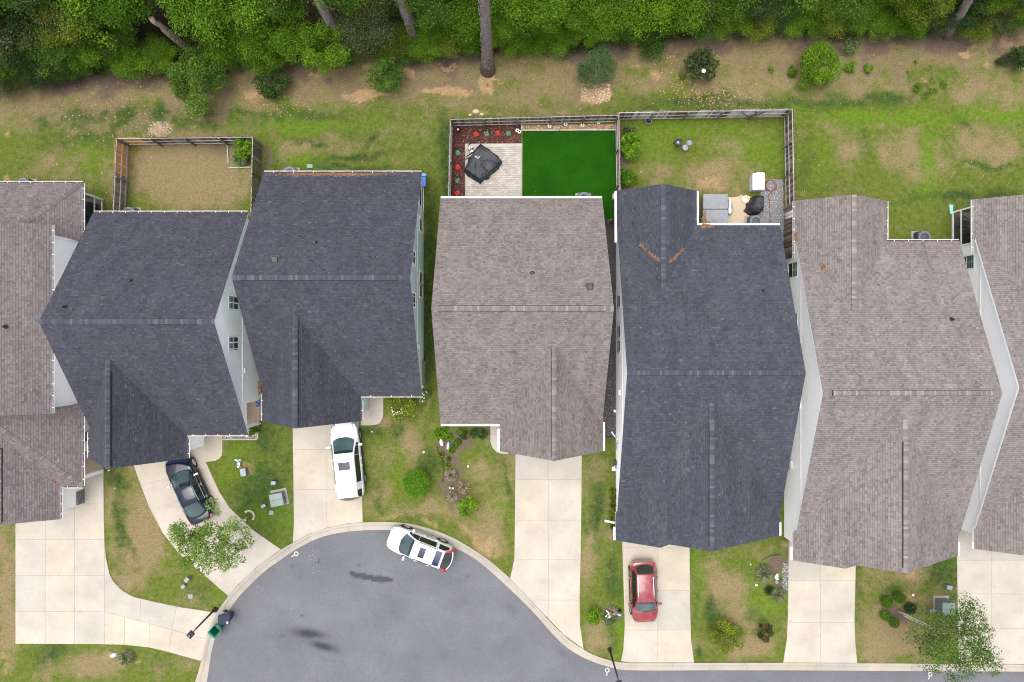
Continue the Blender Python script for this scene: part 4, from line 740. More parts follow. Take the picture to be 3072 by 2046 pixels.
def fence(label, a, b, inner, mats, group='wooden privacy fences round the back yards', h=1.83, bay=2.4, rails=True, lean=0.0):
    """board fence from a to b (xy); inner = +1 if rails and posts are on the left of a->b, -1 right; mats(f) gives the board material"""
    a, b = Vector((*a, 0)), Vector((*b, 0)); d = b - a; Ln = d.length; d.normalize(); n = Vector((-d.y, d.x, 0)) * inner; rz = math.atan2(d.y, d.x)
    t = thing('wooden_fence', label, 'fence', a, 0, group); cache = {}
    k = int(Ln / .148)
    for i in range(k):
        f = (i + .5) / k; m = mats(f)
        key = (m.name, rnd.randrange(3))
        if key not in cache:
            mb = MB(); w = .137; hh = h - .02 * key[1]; pr = [(-w / 2, 0.03), (w / 2, .03), (w / 2, hh - .04), (w / 2 - .035, hh), (-w / 2 + .035, hh), (-w / 2, hh - .04)]
            mb.layers([[(x, -.009, z) for x, z in pr], [(x, .009, z) for x, z in pr]]); cache[key] = mb.mesh('board', m)
        o = bpy.data.objects.new('board', cache[key]); o.location = d * (Ln * f) - n * (.02 + rnd.uniform(0, .004)); o.rotation_euler = (rnd.uniform(-.012, .012), rnd.uniform(-.008, .008), rz + rnd.uniform(-.03, .03)); lnk(o, t)
    if rails:
        nb = max(1, round(Ln / bay)); pm = None
        for i in range(nb + 1):
            mb = MB(); mb.box((0, 0, (h - .08) / 2), (.09, .09, h - .08)); p = bpy.data.objects.new('post', mb.mesh('post', W_DARK if i % 2 else W_OLD)) if pm is None else bpy.data.objects.new('post', pm)
            pm = p.data; p.location = d * (Ln * i / nb) + n * .09; p.rotation_euler = (0, 0, rz); lnk(p, t)
        for i in range(nb):
            for z in (.28, .95, h - .14):
                mb = MB(); L2 = Ln / nb; mb.box((0, 0, 0), (L2 - .01, .04, .09)); r = bpy.data.objects.new('rail', mb.mesh('rail', W_RAIL)); r.location = d * (Ln * (i + .5) / nb) + n * .02 + Vector((0, 0, z)); r.rotation_euler = (rnd.uniform(-.02, .02), 0, rz + rnd.uniform(-.003, .003)); lnk(r, t)
    return t
Z = 1.83; F = lambda x, y: P2(x, y, Z)
mixm = lambda p, a, b: (lambda f: a if rnd.random() < p else b)
fence('left fence of the small tan yard with new orange boards at its far end', F(346, 414), F(336, 645), 1, lambda f: W_NEW if f < .44 else W_OLD)
fence('back fence of the small tan yard, grey boards turning orange at one end', F(346, 414), F(757, 409), -1, lambda f: W_NEW if f < .16 else (W_OLD if rnd.random() < .6 else W_DARK))
fence('right fence of the small tan yard with mossy olive boards facing outwards', F(757, 411), F(752, 645), -1, mixm(.85, W_OLIVE, W_OLD))
fence('left fence beside the mulch bed with red and green plants', F(1350, 357), F(1344, 606), 1, mixm(.7, W_OLD, W_DARK))
fence('back fence behind the mulch bed and the bright artificial turf', F(1350, 356), F(1855, 343), -1, mixm(.6, W_OLD, W_DARK))
fence('fence dividing the artificial turf from the yard with two green shrubs', F(1858, 338), F(1863, 660), -1, mixm(.6, W_OLD, W_DARK))
gf = fence('back fence of the hot tub yard with bleached white boards and a braced gate', F(1858, 336), F(2380, 327), -1, lambda f: W_PALE if (f > .68 or (f > .06 and f < .3 and rnd.random() < .55) or (f > .45 and rnd.random() < .45)) and f < .97 else (W_OLD if rnd.random() < .6 else W_DARK))
a_, b_ = P(2228, 331, Z), P(2300, 330, Z); mb = MB(); o_ = gf.location
mb.tube([(a_.x - o_.x, a_.y - o_.y - .06, 1.6), (b_.x - o_.x - .7, b_.y - o_.y - .06, .35)], .045, 4); mb.tube([(b_.x - o_.x, b_.y - o_.y - .06, 1.6), (b_.x - o_.x - .7, b_.y - o_.y - .06, .35)], .045, 4); mb.obj('gate_brace', W_DARK, gf)
fence('right fence of the hot tub yard, dark boards with pale rails', F(2380, 328), F(2385, 612), -1, mixm(.35, W_OLD, W_DARK))
fence('plain dark board fence between the hot tub yard and the next white wall', F(2383, 614), F(2380, 772), 1, mixm(.3, W_OLD, W_DARK), rails=False)
fence('short board fence closing the gap beside the artificial turf', F(1808, 657), F(1852, 657), 1, mixm(.5, W_OLD, W_DARK), rails=False)
fence('short board fence closing the gap left of the house wall with the double window', F(2352, 775), F(2380, 773), 1, mixm(.5, W_OLD, W_OLIVE), rails=False)
# ------------------------------------------------------------------ cars
TYRE = M('tyre_rubber', (.018, .018, .019), .85, var=.2); RIM = M('alloy_rim', (.55, .56, .58), .3, .8, var=.08); RIMD = M('rim_gap', (.03, .03, .033), .6); CHROME = M('chrome_trim', (.75, .76, .78), .15, 1., var=.02)
LAMP = M('headlight_lens', (.24, .25, .27), .08, .3, var=.2, scale=20, coat=1.); TAIL = M('taillight_lens', (.50, .012, .012), .15, var=.2, coat=1.)
def paint(name, c, rough=.28, flake=.0, metal=0., dust=.0, coat=1.0, spec=.5):
    m = NT(name); f = m.noise(.9, 5, .65, m.objc()); col = m.ramp(f, [(.3, scol(c, .93)), (.7, scol(c, 1.05))])
    if dust: col = m.mix(m.math('MULTIPLY', m.ramp(m.noise(1.6, 6, .7, m.objc()), [(.42, (0, 0, 0)), (.7, (1, 1, 1))]), dust), col, (.62, .5, .45))
    m.base(col); return m.set(rough, metal, spec, coat)
P_WHITE = paint('white_paint', (.66, .67, .69)); P_PEARL = paint('pearl_paint', (.64, .65, .66)); P_RED = paint('red_paint', (.19, .005, .011), .28, dust=.13); P_NAVY = paint('navy_paint', (.0035, .007, .020), .10, coat=.5, spec=.2); P_SILV = paint('silver_side_paint', (.42, .43, .43), .35, metal=.3)
def lerp(a, b, t): return a + (b - a) * t
def interp(x, pts):
    for (a, b), (c, d) in zip(pts, pts[1:]):
        if x <= c: return lerp(b, d, 0 if c == a else max(0, min(1, (x - a) / (c - a))))
    return pts[-1][1]
def car(label, cat, loc, rz, pm, L, Wd, top, plan, cab, wheel_x, wr=.34, sun=None, rails=None, tail='low', name='parked_car', chrome=False, glass_r=None, pillar=.55, rear_black=False, cladding=None, spoiler=False):
    """top: (x fraction from nose 0..1, shoulder height); plan: (x fraction, half width fraction); cab: dict of glasshouse points in metres from the nose"""
    t = thing(name, label, cat, loc, rz); X = lambda d_: L / 2 - d_; st = [0, .012, .035, .08, .15, .24, .34, .46, .58, .7, .8, .88, .94, .975, .992, 1.]; mb = MB(); rings = []
    for f in st:
        w = Wd / 2 * interp(f, plan); zt = interp(f, top); zb = .2 + (.12 if f < .04 or f > .96 else 0); zs = zt - .13; zm = (zb + zs) * .55; e = min(f, 1 - f)
        half = [(w * .0, zb), (w * .8, zb), (w * .965, zb + .1), (w * 1.0, zm), (w * .985, zs), (w * .93, zt - .035), (w * .8, zt), (w * .4, zt + .022), (0, zt + .03)]
        rings.append([(X(f * L), y, z) for y, z in half] + [(X(f * L), -y, z) for y, z in half[-2:0:-1]])
    mb.layers(rings); body = mb.obj('body', pm, t, True, 2)
    # wheel arches, wheels
    for k, wx in enumerate(wheel_x):
        for sy in (-1, 1):
            w = Wd / 2 * interp(wx / L, plan); c = Vector((X(wx), sy * (w - .10), wr)); ax = Matrix.Rotation(-sy * math.pi / 2, 3, 'X')
            m2 = MB(); m2.lathe([(wr + .07, .0), (wr + .07, .102), (wr + .05, .106)], c, 24, axis=ax); m2.obj('wheel_arch', BLACK, body)
            m3 = MB(); m3.lathe([(wr * .66, .10), (wr * .70, .135), (wr * .93, .145), (wr, .12), (wr, -.08), (wr * .9, -.09)], c, 26, axis=ax); wo = m3.obj('wheel', TYRE, t, True)
            m4 = MB(); m4.lathe([(wr * .68, .118), (wr * .66, .13), (wr * .60, .122)], c, 24, axis=ax)
            m4.lathe([(wr * .16, .10), (wr * .15, .132), (wr * .05, .137)], c, 10, axis=ax)
            for s_ in range(5):
                an = s_ * 2 * math.pi / 5 + .3; dr = ax @ Vector((math.cos(an), math.sin(an), 0)); tn = ax @ Vector((-math.sin(an), math.cos(an), 0)); up = ax @ Vector((0, 0, 1))
                p0, p1 = c + dr * wr * .12, c + dr * wr * .64; q = []
                for pp, ww in ((p0, .045), (p1, .06)): q += [pp + tn * ww + up * .105, pp - tn * ww + up * .105, pp - tn * ww * .8 + up * .130, pp + tn * ww * .8 + up * .130]
                m4.layers([q[:4], q[4:]])
            m4.obj('rim', RIM, wo); m5 = MB(); m5.lathe([(wr * .66, .10), (wr * .64, .104)], c, 20, axis=ax); m5.obj('rim_well', RIMD, wo)
    # glasshouse: profile points (distance from nose, height, half width at that point)
    pr = cab['prof']; Tn = [-1, -.86, -.5, 0, .5, .86, 1]; crown = cab.get('crown', .05)
    def surf(i, f, tt, off=0.0):   # point on segment i of the glasshouse top strip
        a, b = pr[i], pr[i + 1]; x, z, w = [lerp(a[k], b[k], f) for k in range(3)]; cr = crown * (1 if 0 < i < len(pr) - 2 else (f if i == 0 else 1 - f)) + .0
        bow = cab.get('bow', .10) * (1 - tt * tt) * (1 if i == 0 else (-1 if i == len(pr) - 2 else 0)) * ((1 - f) if i == 0 else f)
        dx, dz = b[0] - a[0], b[1] - a[1]; l_ = math.hypot(dx, dz); return Vector((X(x - bow) + off * dz / l_, w * tt, z + cr * (1 - tt * tt) + off * dx / l_))
    mb = MB(); rings = []
    for i in range(len(pr) - 1):
        for f in (0, .34, .67) if i < len(pr) - 2 else (0, .34, .67, 1): rings.append([surf(i, f, q) for q in Tn])
    n = len(Tn); vs = [p for r in rings for p in r]; fs = []
    for k in range(len(rings) - 1):
        for j in range(n - 1): fs.append((k * n + j, k * n + j + 1, (k + 1) * n + j + 1, (k + 1) * n + j))
    mb.add(vs, fs); blt = cab['belt']; bw = cab['bw']
    def belt(x): return Vector((X(x), bw * Wd / 2 * interp(x / L, plan), interp(x / L, top) - .05))
    side = []
    for sy in (1, -1):
        edge = [r[-1] if sy > 0 else r[0] for r in rings]; low = [belt(L / 2 - p.x) for p in edge]; low = [Vector((p.x, sy * p.y, p.z)) for p in low]; o0 = len(mb.v); k = len(edge)
        mb.add(edge + low, [(j, j + 1, k + j + 1, k + j) for j in range(k - 1)]); side.append((edge, low))
    rf = mb.obj('cabin', pm, t, True); rf.data.materials.append(pm)
    es = rf.modifiers.new('e', 'EDGE_SPLIT'); es.split_angle = math.radians(38)
    def panel(name, i, f0, f1, t0, t1, mat_, off=.012, parent=t, nx=6, rnd_=.0):
        m = MB(); vs = []; fs = []
        for a in range(nx + 1):
            for b in range(nx + 1):
                u_, v_ = a / nx, b / nx; tt = lerp(t0, t1, v_); sh = rnd_ * (abs(v_ - .5) * 2) ** 4
                vs.append(surf(i, lerp(f0 + sh, f1 - sh, u_), tt, off))
        for a in range(nx):
            for b in range(nx): q = a * (nx + 1) + b; fs.append((q, q + 1, q + nx + 2, q + nx + 1))
        m.add(vs, fs); return m.obj(name, mat_, parent, True)
    ns = len(pr) - 2
    panel('windshield', 0, .05, .96, -.93, .93, CARGLASS, rnd_=.06); ws = panel('windshield_tint', 0, .80, .965, -.92, .92, CARGLASS_D, .016)
    for sg in (-.25, .35): mbw = MB(); a, b = surf(0, .04, sg, .03), surf(0, .07, sg + .55, .03); mbw.tube([a, b], .012, 4); mbw.obj('wiper', BLACK, t)
    panel('rear_window', ns, .1, .9, -.88, .88, glass_r or CARGLASS_D, rnd_=.05)
    if sun: panel('sunroof', sun[0], sun[1], sun[2], -sun[3], sun[3], ROOFGLASS, .010)
    if rear_black: panel('roof_panel', rear_black[0], rear_black[1], rear_black[2], -.86, .86, ROOFGLASS, .010)
    # side windows
    for (edge, low), sy in zip(side, (1, -1)):
        k = len(edge); A = lambda s_, v_: (lambda i_, f_: edge[i_].lerp(edge[i_ + 1], f_).lerp(low[i_].lerp(low[i_ + 1], f_), v_))(min(int(s_ * (k - 1)), k - 2), s_ * (k - 1) - min(int(s_ * (k - 1)), k - 2))
        for s0, s1 in cab['win']:
            m = MB(); vs = []; fs = []; nx = 8
            for a in range(nx + 1):
                s_ = lerp(s0, s1, a / nx); lowc = cab.get('taper', .0); vt = .14 + (.3 * max(0, (.16 - s_) / .16)) + lowc * max(0, (s_ - .8) / .2)
                for v_ in (vt, .5 * (vt + .93), .93): p = A(s_, min(v_, .92 if v_ < .93 else .93)); vs.append(p + Vector((0, sy * .012, .004)))
            for a in range(nx):
                for b in range(2): q = a * 3 + b; fs.append((q, q + 1, q + 4, q + 3))
            m.add(vs, fs); m.obj('side_window', CARGLASS_D, t, False)
        if chrome:
            m = MB(); s0, s1 = cab['win'][0][0], cab['win'][-1][1]
            m.tube([A(lerp(s0, s1, i / 16), .10 + (.3 * max(0, (.16 - lerp(s0, s1, i / 16)) / .16))) + Vector((0, sy * .02, .01)) for i in range(17)], .016, 4); m.tube([A(lerp(s0, s1, i / 16), .95) + Vector((0, sy * .02, 0)) for i in range(17)], .016, 4); m.obj('window_trim', CHROME, t)
        m = MB(); bx = cab['mirror']; b = belt(bx); m.rbox((b.x, sy * (Wd / 2 + .10), b.z + .06), (.17, .24, .13), .05, bev=.05); m.box((b.x, sy * (Wd / 2 - .02), b.z + .02), (.06, .14, .05)); m.obj('mirror', pm if not chrome else CHROME, t)
        m = MB()
        for hx in cab['handles']: b = belt(hx); m.rbox((b.x, sy * (Wd / 2 * interp(hx / L, plan) + .01), b.z - .14), (.2, .04, .04), .015)
        m.obj('door_handle', CHROME if chrome else pm, t)
        m = MB()
        for sx in cab['seams']: b = belt(sx); w = Wd / 2 * interp(sx / L, plan); m.box((b.x, sy * (w + .0), .62), (.012, .012, .62))
        m.obj('door_seam', BLACK, t); m = MB(); x0, x1 = wheel_x[0] + .5, wheel_x[1] - .5; m.rbox((X((x0 + x1) / 2), sy * (Wd / 2 - .0), .33), (x1 - x0, .05, .16), .02); m.obj('side_sill', cladding or BLACK, t)
        if rails:
            m = MB(); i0 = rails[0]; pts = [surf(i0, f, sy * rails[3], .05) for f in [lerp(rails[1], rails[2], j / 8) for j in range(9)]]; pts[0].z -= .05; pts[-1].z -= .05
            m.tube(pts, .022, 5); m.obj('roof_rail', rails[4], t)
        # lamps
        w0 = Wd / 2; m = MB(); f_ = .045; zt = interp(.06, top); m.rbox((X(.26), sy * w0 * .73, zt - .135), (.44, .2, .12), .06, rz=-sy * .5, bev=.04); m.obj('headlight', LAMP, t, True)
        m = MB()
        if tail == 'high':
            zr_ = pr[-1][1]; e0 = surf(ns, .15, sy * .95, .02); e1 = surf(ns, 1., sy * .98, .03); e2 = Vector((X(L - .04), sy * w0 * .82, zr_ - .18)); pts = [e0, e0.lerp(e1, .5), e1, e2]; m.tube(pts, [.03, .055, .075, .06], 6); m.rbox((X(L - .12), sy * w0 * .86, zr_ - .08), (.18, .12, .18), .05, bev=.04)
        else:
            zt = interp(.96, top); m.rbox((X(L - .17), sy * w0 * .76, zt - .13), (.26, .2, .14), .06, rz=sy * .5, bev=.04)
        m.obj('taillight', TAIL, t, True)
    m = MB(); m.box((X(.012 * L), 0, .42), (.05, Wd * .62, .2)); m.obj('grille', BLACK, t); m = MB(); m.rbox((X(L * .995), 0, .5), (.02, .5, .12), .02); m.obj('licence_plate', M('plate_grey', (.5, .5, .5), .5) if 'plate_grey' not in bpy.data.materials else bpy.data.materials['plate_grey'], t)
    hd = cab['hood']; m = MB()
    for sy in (-1, 1): m.tube([(X(hd[0] + (hd[1] - hd[0]) * i / 5), sy * Wd / 2 * lerp(hd[2], hd[3], i / 5), interp((hd[0] + (hd[1] - hd[0]) * i / 5) / L, top) + .004) for i in range(6)], .008, 4)
    m.obj('hood_seam', BLACK if pm is not P_NAVY else DARKGAP, t)
    if spoiler: panel('spoiler', ns - 1, .90, 1.0, -.95, .95, pm, .03)
    return t
def heading(fx, fy, rx, ry):    # direction of travel in world from photo vector rear->front
    return math.atan2(-(fy - ry), fx - rx)
plan_suv = [(0, .55), (.012, .70), (.035, .81), (.08, .91), (.15, .965), (.3, 1), (.75, 1), (.9, .965), (.96, .90), (.985, .82), (1, .70)]
plan_van = [(0, .52), (.012, .70), (.035, .82), (.08, .92), (.15, .97), (.3, 1), (.85, 1), (.94, .97), (.975, .92), (.99, .86), (1, .78)]
plan_sed = [(0, .52), (.012, .66), (.035, .79), (.08, .90), (.15, .96), (.3, 1), (.75, 1), (.9, .94), (.96, .86), (.985, .76), (1, .62)]
def wheelpt(px, py, z=.33): return P(px, py, z)
def place(front, rear, Wd, side, wx, L):
    """car centre from the two visible wheel centres (photo px); side = +1 left wheels visible, -1 right"""
    f, r = wheelpt(*front), wheelpt(*rear); d = (f - r).normalized(); left = Vector((-d.y, d.x, 0)); m = (f + r) / 2 - left * side * (Wd / 2 - .02)
    c = m + d * ((wx[0] + wx[1]) / 2 - L / 2); return (c.x, c.y, 0), math.atan2(d.y, d.x)
# white minivan
L_, W_ = 5.12, 1.98; wx_ = (.98, 3.98); lo, rz = place((1080.5, 1304), (1094, 1434), W_, -1, wx_, L_)
car('white minivan with a sunroof parked nose-in before the garage', 'minivan', lo[:2] + (.035,), rz, P_WHITE, L_, W_, [(0, .62), (.03, .78), (.08, .90), (.2, 1.02), (.3, 1.06), (1, 1.06)], plan_van,
    dict(prof=[(1.12, 1.04, .80), (2.02, 1.60, .68), (2.3, 1.68, .67), (4.93, 1.68, .66), (5.07, 1.1, .80)], belt=1.05, bw=.93, crown=.055, bow=.2, win=[(.07, .37), (.40, .66), (.71, .93)], mirror=1.55, handles=(2.5, 3.0), seams=(1.7, 2.65, 3.7), hood=(.15, 1.1, .62, .80)), wx_, .345, sun=(2, .10, .30, .58), rails=(2, .38, .97, .86, P_SILV), tail='mid', cladding=BLACK)
# silver-white crossover at the kerb
L_, W_ = 4.53, 1.82; wx_ = (.93, 3.56); lo, rz = place((1220, 1581), (1328, 1622.5), W_, -1, wx_, L_)
car('white crossover with tall red tail lamps parked along the kerb of the turning circle', 'suv', lo[:2] + (-.065,), rz, P_PEARL, L_, W_, [(0, .62), (.03, .80), (.08, .92), (.2, 1.02), (.3, 1.06), (1, 1.08)], plan_suv,
    dict(prof=[(1.08, 1.04, .76), (1.86, 1.56, .62), (2.15, 1.64, .615), (3.9, 1.62, .60), (4.46, 1.12, .72)], belt=1.05, bw=.93, crown=.05, bow=.2, win=[(.07, .40), (.43, .66), (.69, .88)], mirror=1.5, handles=(2.3, 3.2), seams=(1.55, 2.5, 3.4), hood=(.2, 1.1, .60, .78), taper=.3), wx_, .345, sun=(2, .10, .34, .56), rails=(2, .0, .75, .97, BLACK), tail='high', rear_black=(2, .72, .97), cladding=P_SILV)
# red crossover on the driveway, nose to the street
L_, W_ = 4.25, 1.82; c0, c1 = P(1904 + 26, 1690, .6), P(1935, 1855, .6); hd_ = math.atan2(c1.y - c0.y, c1.x - c0.x); m_ = (P(1927, 1682, .55) + P(1933, 1862, .5)) / 2
car('dusty red compact crossover with white roof rails parked nose to the street', 'suv', (m_.x, m_.y, .035), hd_, P_RED, L_, W_, [(0, .60), (.03, .78), (.08, .90), (.2, 1.0), (.3, 1.04), (1, 1.06)], plan_suv,
    dict(prof=[(1.02, 1.02, .74), (1.72, 1.50, .60), (2.0, 1.58, .59), (3.55, 1.57, .575), (3.98, 1.1, .70)], belt=1.05, bw=.93, crown=.05, bow=.16, win=[(.07, .40), (.43, .84)], mirror=1.4, handles=(2.2, 3.1), seams=(1.5, 2.4, 3.2), hood=(.12, 1.0, .50, .76), taper=.5), (.85, 3.4), .335, rails=(2, .02, .90, .88, CHROME), tail='mid', cladding=BLACK, spoiler=True)
# navy sedan
L_, W_ = 4.88, 1.86; wx_ = (.95, 3.80); lo, rz = place((582.5, 1387), (634, 1500), W_, -1, wx_, L_)
car('shiny navy sedan with chrome window trim parked under the garage eave', 'sedan', lo[:2] + (.035,), rz, P_NAVY, L_, W_, [(0, .56), (.03, .70), (.08, .80), (.2, .90), (.3, .95), (.8, .97), (.97, .96), (1, .88)], plan_sed,
    dict(prof=[(1.28, .93, .73), (2.15, 1.36, .57), (2.4, 1.43, .56), (3.1, 1.43, .56), (3.35, 1.38, .56), (4.3, .99, .66)], belt=.95, bw=.92, crown=.045, bow=.18, win=[(.07, .40), (.43, .82)], mirror=1.75, handles=(2.5, 3.4), seams=(1.7, 2.8, 3.7), hood=(.25, 1.3, .40, .66), taper=.3), wx_, .345, tail='low', chrome=True, glass_r=CARGLASS)
# ------------------------------------------------------------------ plants
FOL_BRIGHT = foliage('bright_leaf', (.030, .080, .003), (.075, .165, .007), (.150, .255, .018)); FOL_MID = foliage('mid_leaf', (.024, .062, .005), (.055, .120, .012), (.115, .195, .028)); FOL_YEL = foliage('yellow_green_leaf', (.045, .07, .006), (.105, .150, .012), (.20, .235, .03))
FOL_DARK = foliage('dark_leaf', (.014, .034, .006), (.032, .068, .014), (.075, .120, .034)); FOL_BLUE = foliage('grey_green_leaf', (.045, .078, .024), (.09, .145, .052), (.15, .215, .10)); FOL_OLIVE = foliage('olive_leaf', (.025, .035, .010), (.06, .08, .025), (.13, .15, .06)); FOL_PINE = foliage('pine_needle', (.012, .03, .008), (.03, .06, .018), (.06, .10, .03))
FOL_CORNER = foliage('street_leaf', (.022, .055, .008), (.072, .14, .018), (.12, .20, .036)); FOL_SPRING = foliage('spring_leaf', (.075, .13, .016), (.135, .22, .032), (.22, .31, .065)); FOL_LIME = foliage('clipped_leaf', (.035, .10, .004), (.085, .20, .009), (.15, .285, .02)); FOL_RED = foliage('reddish_leaf', (.012, .02, .008), (.03, .045, .015), (.12, .075, .03), orand=.1); DRYG = foliage('dry_grass_blade', (.10, .075, .045), (.20, .165, .105), (.36, .31, .22), .1, .15); DRYG2 = foliage('green_grass_blade', (.05, .065, .03), (.12, .135, .065), (.27, .27, .15), .1, .15)
FLOWER_W = M('white_petal', (.72, .70, .58), .7); BARK = M('bark', (.105, .085, .072), .95, var=.5, scale=5, bump=.8); PBARK = M('pine_bark', (.165, .135, .125), .95, var=.45, scale=7, bump=1.); SNAG = M('dead_wood', (.30, .22, .16), .95, var=.4, scale=4, bump=.6); ORANGE = M('splintered_wood', (.42, .19, .07), .95, var=.35); TWIG = M('pale_twig', (.42, .37, .29), .9, var=.2)
def leaves(seed, lobes, n, leaf, up=.55, squash=.8, spread=.5, aspect=.55, inner=.62, outer=1.08):
    """n folded leaves on the shells of lobes [(x,y,z,r)]; returns verts, quads, shade per leaf"""
    g = np.random.RandomState(seed); Lb = np.array(lobes); w = Lb[:, 3] ** 2; idx = g.choice(len(Lb), n, p=w / w.sum())
    d = g.normal(size=(n, 3)); d[:, 2] = np.abs(d[:, 2]) * np.where(g.rand(n) < .8, 1, -.7) + .15; d /= np.linalg.norm(d, axis=1)[:, None]
    r = Lb[idx, 3] * g.uniform(inner, outer, n); p = Lb[idx, :3] + d * r[:, None] * np.array([1, 1, squash])
    nn = d * .45 + np.array([0, 0, up * 1.5]) + g.normal(size=(n, 3)) * spread * .8; nn /= np.linalg.norm(nn, axis=1)[:, None]
    t = g.normal(size=(n, 3)); t -= nn * (t * nn).sum(1)[:, None]; t /= np.linalg.norm(t, axis=1)[:, None]; b = np.cross(nn, t); s = leaf * g.uniform(.6, 1.3, n)[:, None]
    A = p - t * s * .5; B = p + b * s * aspect * .5 + nn * s * .1; C = p + t * s * .5 - nn * s * .12; D = p - b * s * aspect * .5 + nn * s * .1
    V = np.stack([A, B, C, D], 1).reshape(-1, 3); F = np.arange(4 * n).reshape(n, 4)
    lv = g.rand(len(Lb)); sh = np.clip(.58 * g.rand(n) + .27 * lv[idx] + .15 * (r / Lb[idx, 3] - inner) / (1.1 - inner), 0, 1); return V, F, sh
def crown_lobes(seed, R, H, n, rmin=.28, rmax=.5, hollow=.35, flat=1.):
    r = random.Random(seed); out = []
    for i in range(n):
        a = r.uniform(0, 6.283); q = math.sqrt(r.uniform(hollow ** 2, 1)) * (.8 if rmax > .27 else .9); z = r.uniform(-.5, 1) * (1 - q * q * .7) * flat; k = r.uniform(rmin, rmax) * (1.15 - .35 * q); out.append((math.cos(a) * q * R * r.uniform(.85, 1.15), math.sin(a) * q * R * r.uniform(.85, 1.15), z * H * .5, k * R))
    return out
def limb_mesh(seed, h, lobes, r0=.14, cz=None, forks=6, m=None, lean=(0, 0), multi=1):
    r = random.Random(seed); mb = MB()
    for s in range(multi):
        off = Vector((r.uniform(-.15, .15), r.uniform(-.15, .15), 0)) * (multi > 1); top = Vector((lean[0] + r.uniform(-.15, .15) + off.x * 3, lean[1] + r.uniform(-.15, .15) + off.y * 3, h * .62)); k = r0 / math.sqrt(multi)
        mb.tube([off + Vector((0, 0, -.1)), off * 1.2 + top * .3 + Vector((r.uniform(-.08, .08), r.uniform(-.08, .08), 0)), top * .65, top], [k * 1.5, k * 1.05, k * .9, k * .7], 8)
        for j in range(forks // multi + 1):
            l = lobes[r.randrange(len(lobes))]; e = Vector((l[0] + lean[0], l[1] + lean[1], h + l[2])); st = top * r.uniform(.55, 1.); md = st.lerp(e, .5) + Vector((r.uniform(-.2, .2), r.uniform(-.2, .2), r.uniform(0, .25))); mb.tube([st, md, e], [k * .5, k * .32, k * .1], 5)
    return mb
TREE_CACHE = {}
def tree(name, label, cat, px, py, zc, R, H, leaf, n, mat_, nl=16, seed=1, group=None, r0=.12, bark=None, multi=1, lean_px=None, variant=None, hollow=.35, rmin=.28, rmax=.5, up=.55, trunk=True, squash=.8, spread=.5, aspect=.55, inner=.62):
    """tree whose crown centre (height zc) stands where the photo shows it; trunk to the ground below (or to lean_px)"""
    c = P(px, py, zc); b = Vector((c.x, c.y, 0)) if lean_px is None else P(*lean_px, 0); lean = (c.x - b.x, c.y - b.y)
    t = thing(name, label, cat, b, 0 if lean_px else rnd.uniform(0, 6.28), group)
    key = (variant, mat_.name) if variant is not None else None
    if key and key in TREE_CACHE: cm, lob = TREE_CACHE[key]
    else:
        lob = [(0, 0, 0, R * .93)] + [(a_[0] * .8, a_[1] * .8, abs(a_[2]) * .7, a_[3]) for a_ in crown_lobes(seed, R, R, 14, .22, .34, .5)] if cat in ('bush', 'boxwood') else crown_lobes(seed, R if key is None else 1, H if key is None else 1, nl, rmin, rmax, hollow); V, F, sh = leaves(seed, lob, n, leaf, up, squash, spread, aspect, inner if variant is None else .45, 1.08 if variant is None else 1.38); cm = npmesh('crown', V, F, mat_, {'shade': ('FACE', sh)})
        if key: TREE_CACHE[key] = (cm, lob)
    o = bpy.data.objects.new('crown', cm); lnk(o, t); o.location = (lean[0], lean[1], zc)
    if key: o.scale = (R, R, H); lob = [(a * R, b2 * R, c2 * H, r2 * R) for a, b2, c2, r2 in lob]
    if trunk: limb_mesh(seed, zc, lob, r0, multi=multi, lean=lean).obj('trunk', bark or BARK, t, True)
    return t
def fringe(y): return y
fr = random.Random(21)
mats_f = [(FOL_BRIGHT, 'bright green'), (FOL_BRIGHT, 'fresh green'), (FOL_MID, 'mid green'), (FOL_MID, 'deep green'), (FOL_DARK, 'dark green'), (FOL_YEL, 'yellow green'), (FOL_OLIVE, 'olive green')]
EDGE = lambda x: np.interp(x, [p[0] for p in FOREST_EDGE], [p[1] for p in FOREST_EDGE])
row = 0; nt_ = 0; WOODS = {}
